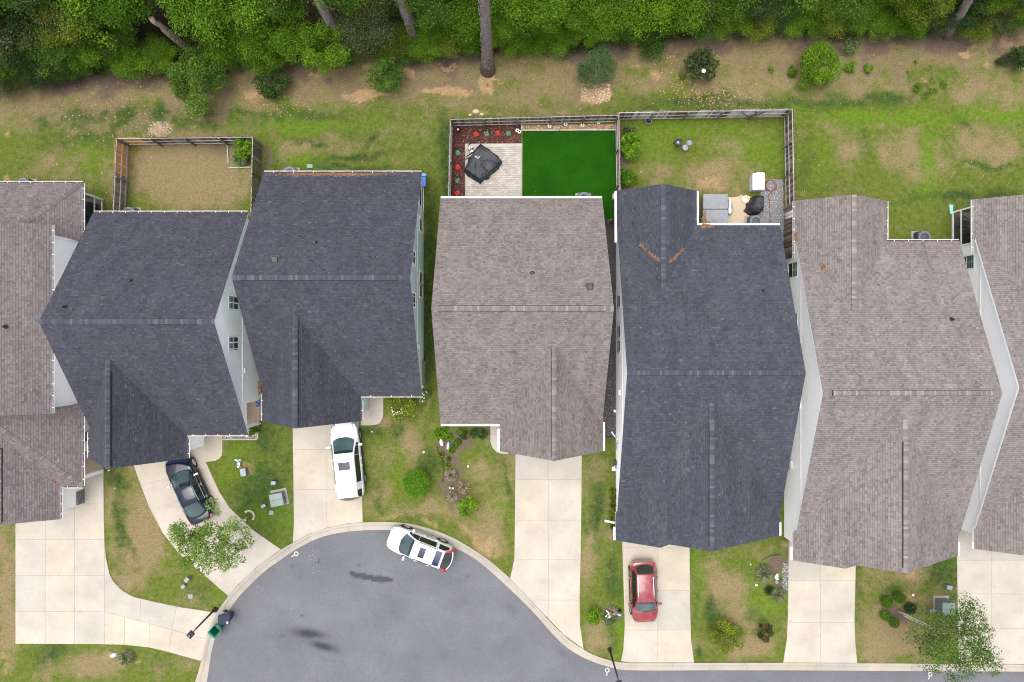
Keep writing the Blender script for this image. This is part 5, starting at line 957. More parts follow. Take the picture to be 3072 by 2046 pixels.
for (dy, zc, R, step, jit) in ((-14, 1.4, 1.25, 54, 16), (-52, 2.6, 1.8, 70, 20), (-105, 4.2, 2.3, 86, 26), (-170, 5.8, 2.7, 100, 30), (-245, 7.0, 3.0, 118, 34)):
    x = -60 + fr.uniform(0, 60)
    while x < 3150:
        px = x + fr.uniform(-jit, jit); py = EDGE(px) + dy + fr.uniform(-jit, jit) * .6; r = R * fr.uniform(.72, 1.2); z = zc * fr.uniform(.8, 1.2); x += step * fr.uniform(.8, 1.2) * (.85 if px < 520 else 1)
        k = HC / (HC - z); qx = 1536 + (px - 1536) * k; qy = 1023 + (py - 1023) * k     # ground px -> crown px
        if qy < -150 or qx < -160 or qx > 3230: continue
        near_trunk = any(abs(qx - tx + (150 - qy) * sl_) < 62 * r / 2.4 and qy < by - 5 for tx, by, sl_ in ((1043, 153, .57), (1253, 140, .35), (1464, 205, .05)))
        sd_ = lambda a, b: (lambda t: math.hypot(qx - a[0] - t * (b[0] - a[0]), qy - a[1] - t * (b[1] - a[1])))(max(0, min(1, ((qx - a[0]) * (b[0] - a[0]) + (qy - a[1]) * (b[1] - a[1])) / ((b[0] - a[0]) ** 2 + (b[1] - a[1]) ** 2))))
        if (zc > 1 and sd_((560, 143), (470, 68)) < r * 40) or (zc > 1 and sd_((2842, 106), (2860, 80)) < r * 28) or (zc > 1.9 and any(sd_(a_, b_) < r * 36 for a_, b_ in (((1043, 160), (955, 0)), ((1253, 150), (1204, 0)), ((1464, 205), (1454, 0))))): continue
        if near_trunk and zc > 2 and fr.random() < .75: continue
        
        if qx > 2740: w = (1, 1, 2, 2, 4, 2, 6)
        elif qx < 260: w = (1, 1, 3, 3, 5, 1, 3)
        elif qx > 2380: w = (8, 5, 3, 2, 0, 1, 0)
        else: w = (5, 5, 4, 2, 1, 1, .5)
        mi = fr.choices(range(7), w)[0]; m_, nm = mats_f[mi]
        size = ('low', 'small', 'medium', 'tall', 'tall')[row]; zi = sum(qx > b for b in (200, 470, 700, 1000, 1240, 1450, 1750, 2060, 2400, 2760)); zone = ('in the far left corner', 'left of the broken dead trunk', 'right of the broken dead trunk', 'left of the leftmost pine', 'between pines one and two', 'between pines two and three', 'right of the straight pine', 'above the magnolia shrub', 'above the large round shrub', 'left of the half hidden grey pine', 'in the far right corner')[zi]; where = 'at lawn edge' if row < 1 else ('in front row' if row < 3 else 'deep inside')
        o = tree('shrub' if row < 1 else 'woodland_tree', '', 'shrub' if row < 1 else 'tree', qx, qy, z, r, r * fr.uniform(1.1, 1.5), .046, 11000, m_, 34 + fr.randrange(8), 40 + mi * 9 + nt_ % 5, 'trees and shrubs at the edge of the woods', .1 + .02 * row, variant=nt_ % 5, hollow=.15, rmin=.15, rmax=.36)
        o['label'] = lb = f'{size} {nm} {"shrub" if row < 1 else "tree"} {where}, {zone}'; WOODS.setdefault(lb, []).append((qx, o)); nt_ += 1
    row += 1
for lb, L in WOODS.items():
    if len(L) > 1:
        for k, (_, o) in enumerate(sorted(L, key=lambda a: a[0])): o['label'] = ('first', 'second', 'third', 'fourth', 'fifth', 'sixth', 'seventh', 'eighth', 'ninth')[k] + '-from-left ' + lb
lob = []; fr2 = random.Random(77)
for i in range(420):
    px = fr2.uniform(-150, 3220); py = EDGE(px) + 6 - abs(fr2.gauss(0, 60)); c = P(px, py, 0); lob.append((c.x, c.y, fr2.uniform(.1, .5), fr2.uniform(.3, .8)))
V, F, sh = leaves(78, lob, 42000, .11, .6); tag(lnk(bpy.data.objects.new('undergrowth', npmesh('undergrowth', V, F, FOL_MID, {'shade': ('FACE', sh)}))), 'tangled green undergrowth along the foot of the woods', 'undergrowth', kind='stuff')
lob = []; fr3 = random.Random(91)
for i in range(520): lob.append((fr3.uniform(-75, 75), 31 + 60 * fr3.random() ** 1.2, fr3.uniform(2.5, 9), fr3.uniform(1.6, 3.4)))
V, F, sh = leaves(92, lob, 60000, .55, .6); tag(lnk(bpy.data.objects.new('distant_woods', npmesh('distant_woods', V, F, FOL_MID, {'shade': ('FACE', sh)}))), 'deep mass of woods continuing beyond the front trees', 'woods', kind='stuff')
def trunk_thing(label, base, top, zt, r0, r1, m, name='pine_tree', crown=True, patch=False):
    b, t_ = P(*base, 0), P(*top, zt); t = thing(name, label, 'pine tree' if crown else 'dead tree', b); d = t_ - b; mb = MB(); r = random.Random(int(base[0])); n = 14
    pts = [Vector((0, 0, -.2))] + [d * (i / n) + Vector((r.uniform(-.05, .05), r.uniform(-.05, .05), 0)) for i in range(1, n + 1)]; mb.tube(pts, [r0 * 1.5] + [lerp(r0, r1, (i / n)) * r.uniform(.96, 1.04) for i in range(1, n + 1)], 14); tr = mb.obj('trunk', m, t, True)
    m2 = MB()                                                    # plated bark
    for i in range(360):
        f = r.random() ** 1.3 * .7; a = r.uniform(0, 6.28); p = d * f; rr = lerp(r0, r1, f) * 1.0; w = r.uniform(.05, .10); hh = r.uniform(.14, .34); nrm = Vector((math.cos(a), math.sin(a), 0)); tn = Vector((-nrm.y, nrm.x, 0)); c = p + nrm * (rr + .005); z = Vector((0, 0, hh / 2))
        m2.add([c - tn * w - z, c + tn * w - z, c + tn * w * .8 + z, c - tn * w * .8 + z, c + nrm * .03 - tn * w * .6 - z * .7, c + nrm * .03 + tn * w * .6 - z * .7, c + nrm * .03 + tn * w * .5 + z * .7, c + nrm * .03 - tn * w * .5 + z * .7], [(4, 5, 6, 7), (0, 1, 5, 4), (1, 2, 6, 5), (2, 3, 7, 6), (3, 0, 4, 7)])
    o = m2.obj('bark_plate', m, tr); o['kind'] = 'stuff'
    if crown:
        lob = [(x + d.x, y + d.y, z + zt, q) for x, y, z, q in crown_lobes(int(base[0]), 2.6, 7, 22, .2, .36)]; V, F, sh = leaves(int(base[0]), lob, 3800, .34, .3, .7, .6, .22); lnk(bpy.data.objects.new('crown', npmesh('crown', V, F, FOL_PINE, {'shade': ('FACE', sh)})), t)
    if patch:
        lob = [(d.x * f, d.y * f - r0 - .03, d.z * f, .14) for f in (.02, .05, .08, .11, .13)]; V, F, sh = leaves(5, lob, 130, .13, .4); lnk(bpy.data.objects.new('vine', npmesh('vine', V, F, FOL_YEL, {'shade': ('FACE', sh)})), t)
    return t
trunk_thing('tall pine trunk leaning left, leftmost of the three bare trunks', (1046, 158), (1043 - 640, -960), 24, .33, .16, PBARK)
trunk_thing('tall pine trunk with a yellow vine at its foot, middle of the three', (1254, 143), (1253 - 380, -945), 24, .33, .16, PBARK, patch=True)
trunk_thing('tall straight pine trunk standing out on the bare lawn', (1464, 212), (1464 - 62, -830), 25, .37, .18, PBARK)
trunk_thing('grey pine trunk half hidden by brush at the right end of the woods', (2842, 106), (2842 + 440, -620), 20, .27, .14, PBARK)
sn = trunk_thing('broken dead trunk with splintered orange foot among the left trees', (562, 145), (455, 56), 4.9, .21, .16, SNAG, 'dead_tree', False)
mb = MB(); r = random.Random(4)
for i in range(22): a = r.uniform(0, 6.28); mb.tube([(math.cos(a) * .1, math.sin(a) * .1, .05), (math.cos(a) * r.uniform(.2, .6) - .15, math.sin(a) * r.uniform(.2, .5) - .2, r.uniform(.02, .35))], [.05, .012], 4)
mb.obj('splinter', ORANGE, sn)
LAWN_TREES = [('bushy bright tree overlapping the woods edge, leftmost in the open', 'tree', 586, 248, 1.9, 1.75, 2.3, .15, 4200, FOL_MID), ('greyish rhododendron-like shrub left of the first pine', 'shrub', 818, 238, .8, 1.02, 1.3, .16, 1700, FOL_DARK), ('slender bright tree with pale stems under the leftmost pine', 'tree', 980, 150, 2.4, 1.35, 3.2, .14, 3600, FOL_BRIGHT), ('small deep green tree standing on sandy ground', 'tree', 1165, 226, 1.3, 1.0, 2.2, .13, 2600, FOL_MID),
    ('round fine-leaved grey green shrub above an orange sandy patch', 'shrub', 1788, 197, 1.1, 1.2, 1.9, .10, 5200, FOL_BLUE), ('small faint grassy shrub between the woods and the lawn', 'shrub', 1955, 150, .5, .85, .9, .12, 900, FOL_MID), ('dark glossy magnolia shrub with one white flower', 'shrub', 2110, 198, 1.0, 1.05, 1.7, .18, 1700, FOL_OLIVE), ('large round bright shrub alone on the lawn', 'shrub', 2449, 200, 1.1, 1.25, 1.8, .13, 4600, FOL_BRIGHT), ('dark bush by the white bucket at the right lawn edge', 'shrub', 3060, 172, .8, .7, 1.0, .13, 1300, FOL_DARK)]
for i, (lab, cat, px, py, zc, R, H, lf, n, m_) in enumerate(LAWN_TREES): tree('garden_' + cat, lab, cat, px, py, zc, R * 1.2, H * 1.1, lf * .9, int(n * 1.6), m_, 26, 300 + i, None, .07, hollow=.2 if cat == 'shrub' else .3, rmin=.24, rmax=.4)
mg = bpy.data.objects
fl = MB(); c = P(2112, 212, 2.0)
for a in range(7): fl.ball((c.x + .09 * math.cos(a), c.y + .09 * math.sin(a), 1.95), .07, 6, 3, sq=(1, 1, .4))
tag(fl.obj('magnolia_flower', FLOWER_W), 'single white flower on the dark magnolia shrub', 'flower')
for i, (px, py, R, lab) in enumerate([(2045, 228, .26, 'small yellow green tuft left of the magnolia shrub'), (2310, 208, .22, 'smallest round tuft in the row of low plants'), (2374, 216, .42, 'low tuft touching the large round shrub'), (2551, 207, .38, 'low tuft just right of the large round shrub'), (2604, 206, .32, 'low tuft at the right end of the row'), (3010, 190, .55, 'dark spiky tuft near the right lawn edge')]):
    tree('low_plant', lab, 'plant', px, py, .22, R, R * 1.2, .09, 500, (FOL_YEL if i == 0 else FOL_BRIGHT if i < 5 else FOL_DARK), 9, 330 + i, 'low tufts on the back lawn', trunk=False, hollow=.1)
tree('fallen_branch', 'leafy branch lying flat on the back lawn', 'branch', 2775, 232, .12, 1.5, .15, .12, 420, FOL_MID, 16, 345, trunk=False, rmin=.1, rmax=.2, squash=.3)
tree('weed_clump', 'tall pale weed bent over the lawn from the woods', 'plant', 2548, 135, .5, .7, .8, .14, 500, FOL_BLUE, 12, 346, trunk=False)
# yard and street trees
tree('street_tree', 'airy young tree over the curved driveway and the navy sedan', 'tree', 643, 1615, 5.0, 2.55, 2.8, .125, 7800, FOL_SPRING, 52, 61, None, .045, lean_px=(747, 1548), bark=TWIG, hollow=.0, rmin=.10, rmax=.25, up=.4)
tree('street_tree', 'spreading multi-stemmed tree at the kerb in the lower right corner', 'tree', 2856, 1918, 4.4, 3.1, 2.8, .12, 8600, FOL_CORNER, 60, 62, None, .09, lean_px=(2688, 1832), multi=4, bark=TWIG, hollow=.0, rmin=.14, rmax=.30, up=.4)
tree('round_bush', 'clipped round bright green bush on the middle front lawn', 'bush', 1249, 1450, .75, .98, 1.2, .085, 9000, FOL_LIME, 30, 63, None, .05, inner=.8)
tree('garden_shrub', 'leafy green shrub at the lower end of the mulch bed', 'shrub', 1401, 1514, .6, .72, 1.0, .17, 900, FOL_BRIGHT, 14, 64, None, .04)
tree('garden_shrub', 'large glossy shrub against the fence, upper of two', 'shrub', 1890, 442, .9, .78, 1.5, .2, 1500, FOL_BRIGHT, 18, 65, None, .04, hollow=.15); tree('garden_shrub', 'large glossy shrub against the fence, lower one cut by the roof', 'shrub', 1885, 532, .8, .62, 1.3, .2, 1100, FOL_BRIGHT, 14, 66, None, .04, hollow=.15); tree('garden_shrub', 'straggly grey shrub above the glossy pair by the fence', 'shrub', 1884, 388, .6, .4, .8, .12, 300, FOL_OLIVE, 9, 67, None, .03)
tree('garden_shrub', 'leafy bush filling the small fenced bed in the corner', 'shrub', 730, 446, .9, .72, 1.5, .16, 1700, FOL_BRIGHT, 16, 68, None, .04); tree('garden_shrub', 'grey green perennial clump below the corner bush', 'shrub', 718, 478, .4, .5, .8, .13, 700, FOL_BLUE, 12, 69, None, .03)
tree('flowering_shrub', 'flowering shrub row below the dark eave beside the walkway', 'shrub', 1205, 1222, .6, 1.05, 1.0, .13, 1900, FOL_YEL, 20, 70, None, .04); tree('flowering_shrub', 'pale flowering shrub at the corner post of the green house', 'shrub', 1270, 1190, .6, .45, 1.1, .11, 700, FOL_BLUE, 10, 71, None, .03)
r = random.Random(9); fl = MB()
for i in range(70):
    c = P(r.uniform(1172, 1245), r.gauss(1236, 7), r.uniform(.75, 1.05)) if i < 48 else P(r.gauss(1271, 4), r.gauss(1188, 10), r.uniform(.9, 1.1)); fl.ball(c, r.uniform(.02, .042), 6, 3, sq=(1, 1, .5))
tag(fl.obj('blossoms', FLOWER_W), 'white blossoms scattered over the shrubs below the dark eave', 'blossoms', kind='stuff')
tree('garden_shrub', 'dark green plant in the stone bed beside the porch post', 'shrub', 759, 1291, .35, .36, .7, .12, 600, FOL_MID, 10, 72, None, .03, trunk=False)
tree('garden_shrub', 'leafy palm-like shrub in the bed left of the red car', 'shrub', 1786, 1848, .55, .55, .9, .2, 700, FOL_BRIGHT, 12, 73, None, .03, aspect=.35); tree('garden_shrub', 'low grey green groundcover beside the white ornament', 'shrub', 1828, 1856, .2, .5, .3, .1, 700, FOL_BLUE, 12, 74, None, .02, trunk=False)
tree('garden_shrub', 'yellow green loose shrub near the kerb right of the red car', 'shrub', 2174, 1912, .8, 1.3, 1.5, .12, 2900, FOL_YEL, 22, 75, None, .04, rmin=.2, rmax=.34); tree('garden_shrub', 'small dark reddish shrub near the middle kerb', 'shrub', 2296, 1895, .7, .58, 1.3, .15, 750, FOL_RED, 10, 76, None, .03)
for i, (px, py, R, m_, lab) in enumerate([(2660, 1806, .42, FOL_BRIGHT, 'clipped boxwood, left one of the upper pair by the pale stems'), (2697, 1792, .4, FOL_MID, 'clipped boxwood, topmost of the five'), (2656, 1846, .37, FOL_BRIGHT, 'round clipped boxwood, lowest on the left'), (2683, 1868, .36, FOL_MID, 'clipped boxwood right under the pale tree stems'), (2731, 1824, .42, FOL_DARK, 'darkest boxwood, right side of the mulch')]):
    tree('boxwood', lab, 'boxwood', px, py, .35, R, R * 1.3, .075, 2000, m_, 14, 80 + i, 'clipped boxwoods round the multi-stemmed tree', trunk=False, inner=.8)
def clump(name, label, px, py, R, h, n, mat_, seed, w=.012, group=None, cat='ornamental grass', up=.5):
    """arching grass or strap-leaf clump: every blade a tapering three-segment strip"""
    g = random.Random(seed); mb = MB(); b = P(px, py, 0)
    for i in range(n):
        a = g.uniform(0, 6.283); q = g.uniform(.3, 1) ** .7 * R; hh = h * g.uniform(.6, 1.1) * (1.15 - q / R * .5); o = Vector((math.cos(a), math.sin(a), 0)); s = Vector((-o.y, o.x, 0)) * w * g.uniform(.7, 1.3); st = o * g.uniform(0, R * .16)
        pts = [st, st + o * q * .35 + Vector((0, 0, hh * .8)), st + o * q * .75 + Vector((0, 0, hh)), st + o * q + Vector((0, 0, hh * up))]; vs = []
        for k, p in enumerate(pts): ww = (1, .9, .6, .12)[k]; vs += [p - s * ww, p + s * ww]
        mb.add(vs, [(0, 1, 3, 2), (2, 3, 5, 4), (4, 5, 7, 6)], 0, g.random())
    o = mb.obj(name, mat_); o.location = b; return tag(o, label, cat, group)
clump('ornamental_grass', 'tan fountain grass, upper one in the middle front bed', 1353, 1424, .55, .6, 420, DRYG, 1); clump('ornamental_grass', 'tan fountain grass beside the small green birdhouse', 1392, 1459, .52, .6, 400, DRYG, 2); clump('ornamental_grass', 'matted brown grass mound left of the leafy shrub', 1358, 1488, .45, .4, 300, DRYG, 3)
clump('ornamental_grass', 'grey green fountain grass by the bottom left driveway', 384, 1968, .62, .7, 480, DRYG2, 4); clump('ornamental_grass', 'large grey green fountain grass left of the white statue', 2288, 1716, .65, .75, 520, DRYG2, 5); clump('ornamental_grass', 'drooping fountain grass at the lower end of the pond bed', 2330, 1780, .6, .6, 440, DRYG2, 6); clump('ornamental_grass', 'dark green spiky clump between the two fountain grasses', 2305, 1768, .4, .5, 260, FOL_DARK, 7); clump('ornamental_grass', 'dry straw clump above the white ornament', 1838, 1832, .45, .35, 300, DRYG, 8)
for i, (px, py, R, lab) in enumerate([(1322, 1303, .5, 'big strap-leaved lily clump beside the white stones'), (1346, 1310, .35, 'strap-leaved lily clump right of the big one'), (1364, 1336, .26, 'small lily clump, upper of three on the bed edge'), (1354, 1350, .26, 'small lily clump, lower of three on the bed edge'), (1374, 1325, .28, 'small lily clump nearest the dark shrubs'), (1324, 1364, .26, 'lily clump on the black edging'), (1346, 1376, .2, 'lily clump above the fountain grass, upper'), (1344, 1394, .2, 'lily clump above the fountain grass, lower'), (1340, 1280, .22, 'lily tuft right below the long gutter')]):
    clump('lily_clump', lab, px, py, R, .35, int(240 * R / .4), FOL_BRIGHT, 20 + i, .02, 'strap-leaved lilies in the middle front bed', 'lily')
for i, (px, py, lab) in enumerate([(1838, 1472, 'topmost of the spiky yellow lilies along the white wall'), (1840, 1491, 'second spiky lily from the top along the white wall'), (1838, 1514, 'spiky lily midway along the white wall'), (1840, 1540, 'fullest spiky lily, just above the white pipe'), (1837, 1552, 'spiky lily touching the white pipe'), (1838, 1579, 'lowest spiky lily, below the white pipe')]):
    clump('lily_clump', lab, px, py, .28 if i != 3 else .36, .35, 130, FOL_YEL, 40 + i, .02, 'spiky lilies along the white wall', 'lily')
for i, (px, py, R, m_, lab) in enumerate([(1380, 1296, .3, FOL_MID, 'green shrub left of the dark ones under the long gutter'), (1392, 1304, .3, FOL_RED, 'reddish shrub under the long gutter'), (1424, 1300, .34, FOL_DARK, 'dark shrub in the middle under the long gutter'), (1450, 1302, .34, FOL_DARK, 'dark shrub next to the rounded walkway')]): tree('garden_shrub', lab, 'shrub', px, py, .35, R, R * 1.6, .09, 500, m_, 9, 90 + i, 'shrubs under the long gutter', trunk=False)
for i, (px, py) in enumerate([(1428, 404), (1460, 402), (1493, 400), (1526, 401), (1374, 460), (1373, 502), (1373, 543), (1372, 580)]):
    red = i in (0, 2, 5, 7); clump('bedding_plant', ('red ' if red else 'green ') + ('bedding plant in the top row of the mulch bed, number %s from the left' % ('one', 'two', 'three', 'four')[i] if i < 4 else 'bedding plant by the left fence, number %s from the top' % ('one', 'two', 'three', 'four')[i - 4]), px, py, .19, .16, 70, (M('red_petal', (.62, .035, .012), .6, var=.3) if 'red_petal' not in bpy.data.materials else bpy.data.materials['red_petal']) if red else (M('mint_leaf', (.08, .30, .15), .6, var=.3) if 'mint_leaf' not in bpy.data.materials else bpy.data.materials['mint_leaf']), 60 + i, .02, 'red and green bedding plants in the mulch', 'plant', .8)
# fallen leaves on the lawn
g = random.Random(12); mb = MB()
for i in range(900):
    z = g.random()
    if z < .3: px, py = g.gauss(2120, 60), g.gauss(285, 24)
    elif z < .5: px, py = g.gauss(350, 120), g.gauss(330, 60)
    elif z < .6: px, py = g.gauss(850, 60), g.gauss(310, 25)
    elif z < .75: px, py = g.gauss(2040, 50), g.gauss(215, 40)
    else: px, py = g.uniform(0, 3072), g.uniform(150, 600)
    p = P(px, py, .02); a = g.uniform(0, 6.28); s = g.uniform(.03, .075); d = Vector((math.cos(a), math.sin(a), g.uniform(-.2, .2))) * s; e = Vector((-d.y, d.x, .02)) * .45
    mb.add([p - d, p + e + Vector((0, 0, .015)), p + d, p - e + Vector((0, 0, .015))], [(0, 1, 2, 3)], 0, g.random())
lm = NT('dead_leaf'); lm.base(lm.ramp(lm.attr('shade'), [(0, (.30, .13, .06)), (.5, (.46, .25, .13)), (1, (.58, .43, .27))])); tag(mb.obj('fallen_leaves', lm.set(.8)), 'dry orange leaves scattered over the back lawns', 'leaves', kind='stuff')
# pine straw caught on the roofs
STRAW = NT('pine_straw'); STRAW.base(STRAW.ramp(STRAW.attr('shade'), [(0, (.08, .036, .019)), (.5, (.175, .082, .041)), (1, (.27, .155, .09))])); STRAW = STRAW.set(.9)
def straw(label, fn, n, seed, ln=.16):
    g = random.Random(seed); mb = MB()
    for i in range(n):
        p = fn(g); a = g.uniform(0, 6.28); d = Vector((math.cos(a), math.sin(a), g.uniform(-.2, .2))) * ln * g.uniform(.4, 1) * .5; e = Vector((-d.y, d.x, 0)).normalized() * .011; z = Vector((0, 0, .02 + g.random() * .035)); mb.add([p - d - e + z, p + d - e + z, p + d + e + z, p - d + e + z], [(0, 1, 2, 3)], 0, g.random())
    return tag(mb.obj('pine_straw', STRAW), label, 'pine straw', kind='stuff')
def seg(h, key, a, b, w): return lambda g: (lambda t: h.hit(lerp(a[0], b[0], t) + g.gauss(0, w), lerp(a[1], b[1], t) + g.gauss(0, w), key))(g.random())
straw('orange pine straw in the left valley of the rear roof wing', seg(HE, 'rl', (1920, 733), (1936, 748), 2), 70, 1); straw('longer streak of orange pine straw in the left roof valley', seg(HE, 'rl', (1943, 755), (1980, 784), 2.2), 150, 2); straw('streak of orange pine straw in the right roof valley', seg(HE, 'rr', (2007, 788), (2050, 747), 2.4), 190, 3)
straw('heap of orange pine straw in the gutter corner above the hot tub', lambda g: HE.hit(2105 + abs(g.gauss(0, 1)) * 14, 683 - abs(g.gauss(0, 1)) * 9, 'back') if g.random() < .6 else HE.hit(2117 - abs(g.gauss(0, 3)), g.uniform(632, 685), 'rr'), 650, 4); straw('band of orange pine straw along the back eave of the charcoal roof', lambda g: HC_.hit(1000 + g.gauss(0, 75), 521.5 + abs(g.gauss(0, 3)) * (1.2 if g.random() < .5 else .5), 'back'), 1300, 5)
straw('tuft of pine straw on the eave next to the porch with the blue mat', seg(HC_, 'gl', (778, 1146), (779, 1184), 1.5), 260, 6); straw('pine straw clump on the left eave of the rear taupe wing', seg(HF, 'rl', (2389, 700), (2391, 728), 2.), 160, 7); straw('small orange pine straw tuft on the taupe roof', lambda g: HF.hit(2469 + g.gauss(0, 4), 801 + g.gauss(0, 5), 'rl'), 70, 8); straw('pine straw in the valley of the low brown roof', seg(HA, 'ffront', (143, 1432), (176, 1453), 1.8), 130, 9); straw('pine straw in the right end gutter of the middle taupe roof', lambda g: HD.hit(1808 + g.uniform(-5, 2), g.uniform(1248, 1268), 'gr'), 140, 10)
# ------------------------------------------------------------------ back yards
def sheet(name, poly, z, m, kind='structure', th=.1):
    mb = MB(); mb.prism([P2(*p) for p in poly], z - th, z); return structure(mb.obj(name, m), kind)
def scatter(name, poly, n, size, mat_, z, seed, label, cat, sq=.6, parent=None):
    """hundreds of little stones or chips as one heap"""
    g = random.Random(seed); q = [P2(*p) for p in poly]; x0, x1 = min(p[0] for p in q), max(p[0] for p in q); y0, y1 = min(p[1] for p in q), max(p[1] for p in q); mb = MB(); k = 0
    while k < n:
        x, y = g.uniform(x0, x1), g.uniform(y0, y1)
        if not inside(np.array([x]), np.array([y]), q)[0]: continue
        k += 1; s = size * g.uniform(.5, 1.3); a = g.uniform(0, 6.28); v = []
        for j in range(5): t = a + j * 1.257 + g.uniform(-.3, .3); v.append((x + math.cos(t) * s * g.uniform(.7, 1.1), y + math.sin(t) * s * g.uniform(.5, .9), z))
        top = [(x + (p[0] - x) * .55, y + (p[1] - y) * .55, z + s * sq) for p in v]; mb.add(v + top, [(5, 6, 7, 8, 9)] + [(j, (j + 1) % 5, 5 + (j + 1) % 5, 5 + j) for j in range(5)], 0, g.random())
    return tag(mb.obj(name, mat_), label, cat, kind='stuff')
def shade_mat(name, stops, rough=.9, bump=0):
    m = NT(name); m.base(m.ramp(m.attr('shade'), stops)); return m.set(rough, spec=.2)
# artificial turf with a pile of its own
tm = NT('artificial_turf'); p_ = tm.pos(); tm.base(tm.mix(1.0, tm.ramp(tm.noise(.7, 4, .6, p_), [(.3, (.008, .058, .001)), (.7, (.014, .085, .002))]), tm.ramp(tm.noise(30, 3, .6, p_), [(.3, (.75,) * 3), (.7, (1.25,) * 3)]), 'MULTIPLY')); tm.bump(tm.noise(90, 2, .5, p_), .6, .03); tm.set(.9, spec=.1)
TURF = [(1568, 393), (1848, 393), (1850, 660), (1808, 660), (1800, 620), (1568, 620)]; sheet('artificial_turf', TURF, .03, tm.mat)
g = np.random.RandomState(8); N = 60000; q_ = [P2(*p) for p in TURF]; x = g.uniform(q_[0][0], q_[2][0], N); y = g.uniform(q_[3][1], q_[0][1], N); ok = inside(x, y, q_); x, y = x[ok], y[ok]; N = len(x); t = g.uniform(0, 6.28, N); w = .012; le = g.uniform(0, .03, N); t2 = g.uniform(0, 6.28, N)
V = np.stack([np.stack([x - np.cos(t) * w, y - np.sin(t) * w, np.full(N, .028)], 1), np.stack([x + np.cos(t) * w, y + np.sin(t) * w, np.full(N, .028)], 1), np.stack([x + np.cos(t2) * le, y + np.sin(t2) * le, np.full(N, .06)], 1)], 1).reshape(-1, 3)
tag(lnk(bpy.data.objects.new('turf_pile', npmesh('turf_pile', V, np.arange(3 * N).reshape(N, 3), shade_mat('turf_fibre', [(0, (.006, .045, .001)), (.6, (.024, .095, .002)), (1, (.04, .15, .005))]), {'shade': ('FACE', g.rand(N))}))), 'saturated green artificial turf pile behind the middle house', 'turf', kind='stuff')
# paver patio: running bond
pv = sheet('patio', PATIO4, .03, JOINT); PAV = NT('paver'); PAV.base(PAV.mix(1.0, PAV.ramp(PAV.orand(), [(0, (.30, .265, .225)), (.5, (.36, .322, .278)), (1, (.41, .372, .325))]), PAV.ramp(PAV.noise(1.2, 4, .6, PAV.pos()), [(.3, (.88,) * 3), (.7, (1.06,) * 3)]), 'MULTIPLY')); PAV = PAV.set(.9)
pm = MB(); pm.rbox((0, 0, 0), (.252, .138, .05), .01, bev=.006, n=1); pmesh = pm.mesh('paver', PAV); b0 = P(1396, 442); b1 = P(1565, 606); nrow = int((b0.y - b1.y) / .15); rest = MB(); cnt = 0
for j in range(nrow):
    xx = b0.x - (.13 if j % 2 else 0)
    while xx < b1.x - .02:
        w0, w1 = max(xx, b0.x), min(xx + .262, b1.x); yy = b0.y - (j + .5) * .15
        ppx, ppy = pix(Vector((w0, yy)))
        if cnt < 300 and not (1405 < ppx < 1490 and 450 < ppy < 535) and w1 - w0 > .25: o = bpy.data.objects.new('paver', pmesh); o.location = ((w0 + w1) / 2, yy, .035 + rnd.uniform(-.002, .002)); lnk(o, pv); cnt += 1
        else: rest.box(((w0 + w1) / 2, yy, .035), (w1 - w0 - .01, .138, .05))
        xx += .262
o = rest.obj('edge_paver', PAV, pv); o['kind'] = 'stuff'
bw = MB(); bw.prism([P2(1395, 432), P2(1567, 431), P2(1567, 441), P2(1395, 442)], .0, .07); bw.obj('patio_border', CONC, pv)
MUL = shade_mat('bark_mulch', [(0, (.035, .012, .010)), (.6, (.10, .032, .024)), (.92, (.19, .085, .06)), (1, (.45, .33, .25))])
mbase = M('mulch_soil', (.055, .02, .016), .95, var=.4, scale=8, bump=.6); B1 = [(1353, 367), (1563, 362), (1563, 431), (1395, 431), (1395, 606), (1350, 606)]; sheet('mulch_bed', B1, .025, mbase)
scatter('mulch_chips', B1, 4200, .045, MUL, .02, 3, 'reddish brown bark chips in the bed along the fence', 'mulch')
B2 = [(1568, 377), (1846, 372), (1848, 389), (1568, 392)]; sheet('pebble_bed', B2, .02, M('pebble_soil', (.22, .14, .08), .95)); scatter('pebbles', B2, 1500, .05, shade_mat('tan_pebble', [(0, (.20, .10, .045)), (.6, (.40, .25, .13)), (1, (.62, .5, .36))]), .02, 4, 'tan river pebbles in the strip under the back fence', 'pebbles')
ed = thing('bed_edging', 'pale concrete edging between the pebble strip and the turf', 'edging', P(1568, 392)); o0 = ed.location
for a, b in [((1563, 391), (1620, 391)), ((1621, 391), (1678, 391)), ((1679, 391), (1736, 390)), ((1737, 390), (1793, 390)), ((1794, 390), (1849, 390))]: pa, pb = P(*a), P(*b); mb = MB(); mb.rbox(((pa.x + pb.x) / 2 - o0.x, (pa.y + pb.y) / 2 - o0.y, .05), (abs(pb.x - pa.x) - .01, .11, .12), .01, bev=.01, n=1); mb.obj('edging_block', CONC, ed)
mb = MB(); mb.rbox((P(1565.5, 376).x - o0.x, P(1565, 376).y - o0.y, .05), (.13, .55, .12), .01, bev=.01, n=1); mb.obj('edging_block', CONC, ed)
G1 = [(2284, 538), (2348, 538), (2352, 700), (2350, 760), (2340, 760), (2338, 700), (2276, 690)]; GRV = shade_mat('grey_gravel', [(0, (.10, .105, .12)), (.6, (.24, .25, .28)), (1, (.50, .51, .54))])
sheet('gravel_bed', G1, .015, M('gravel_soil', (.16, .145, .14), .95, var=.3)); scatter('gravel', G1, 2600, .035, GRV, .01, 5, 'blue grey gravel with brown leaves beside the dark fence', 'gravel')
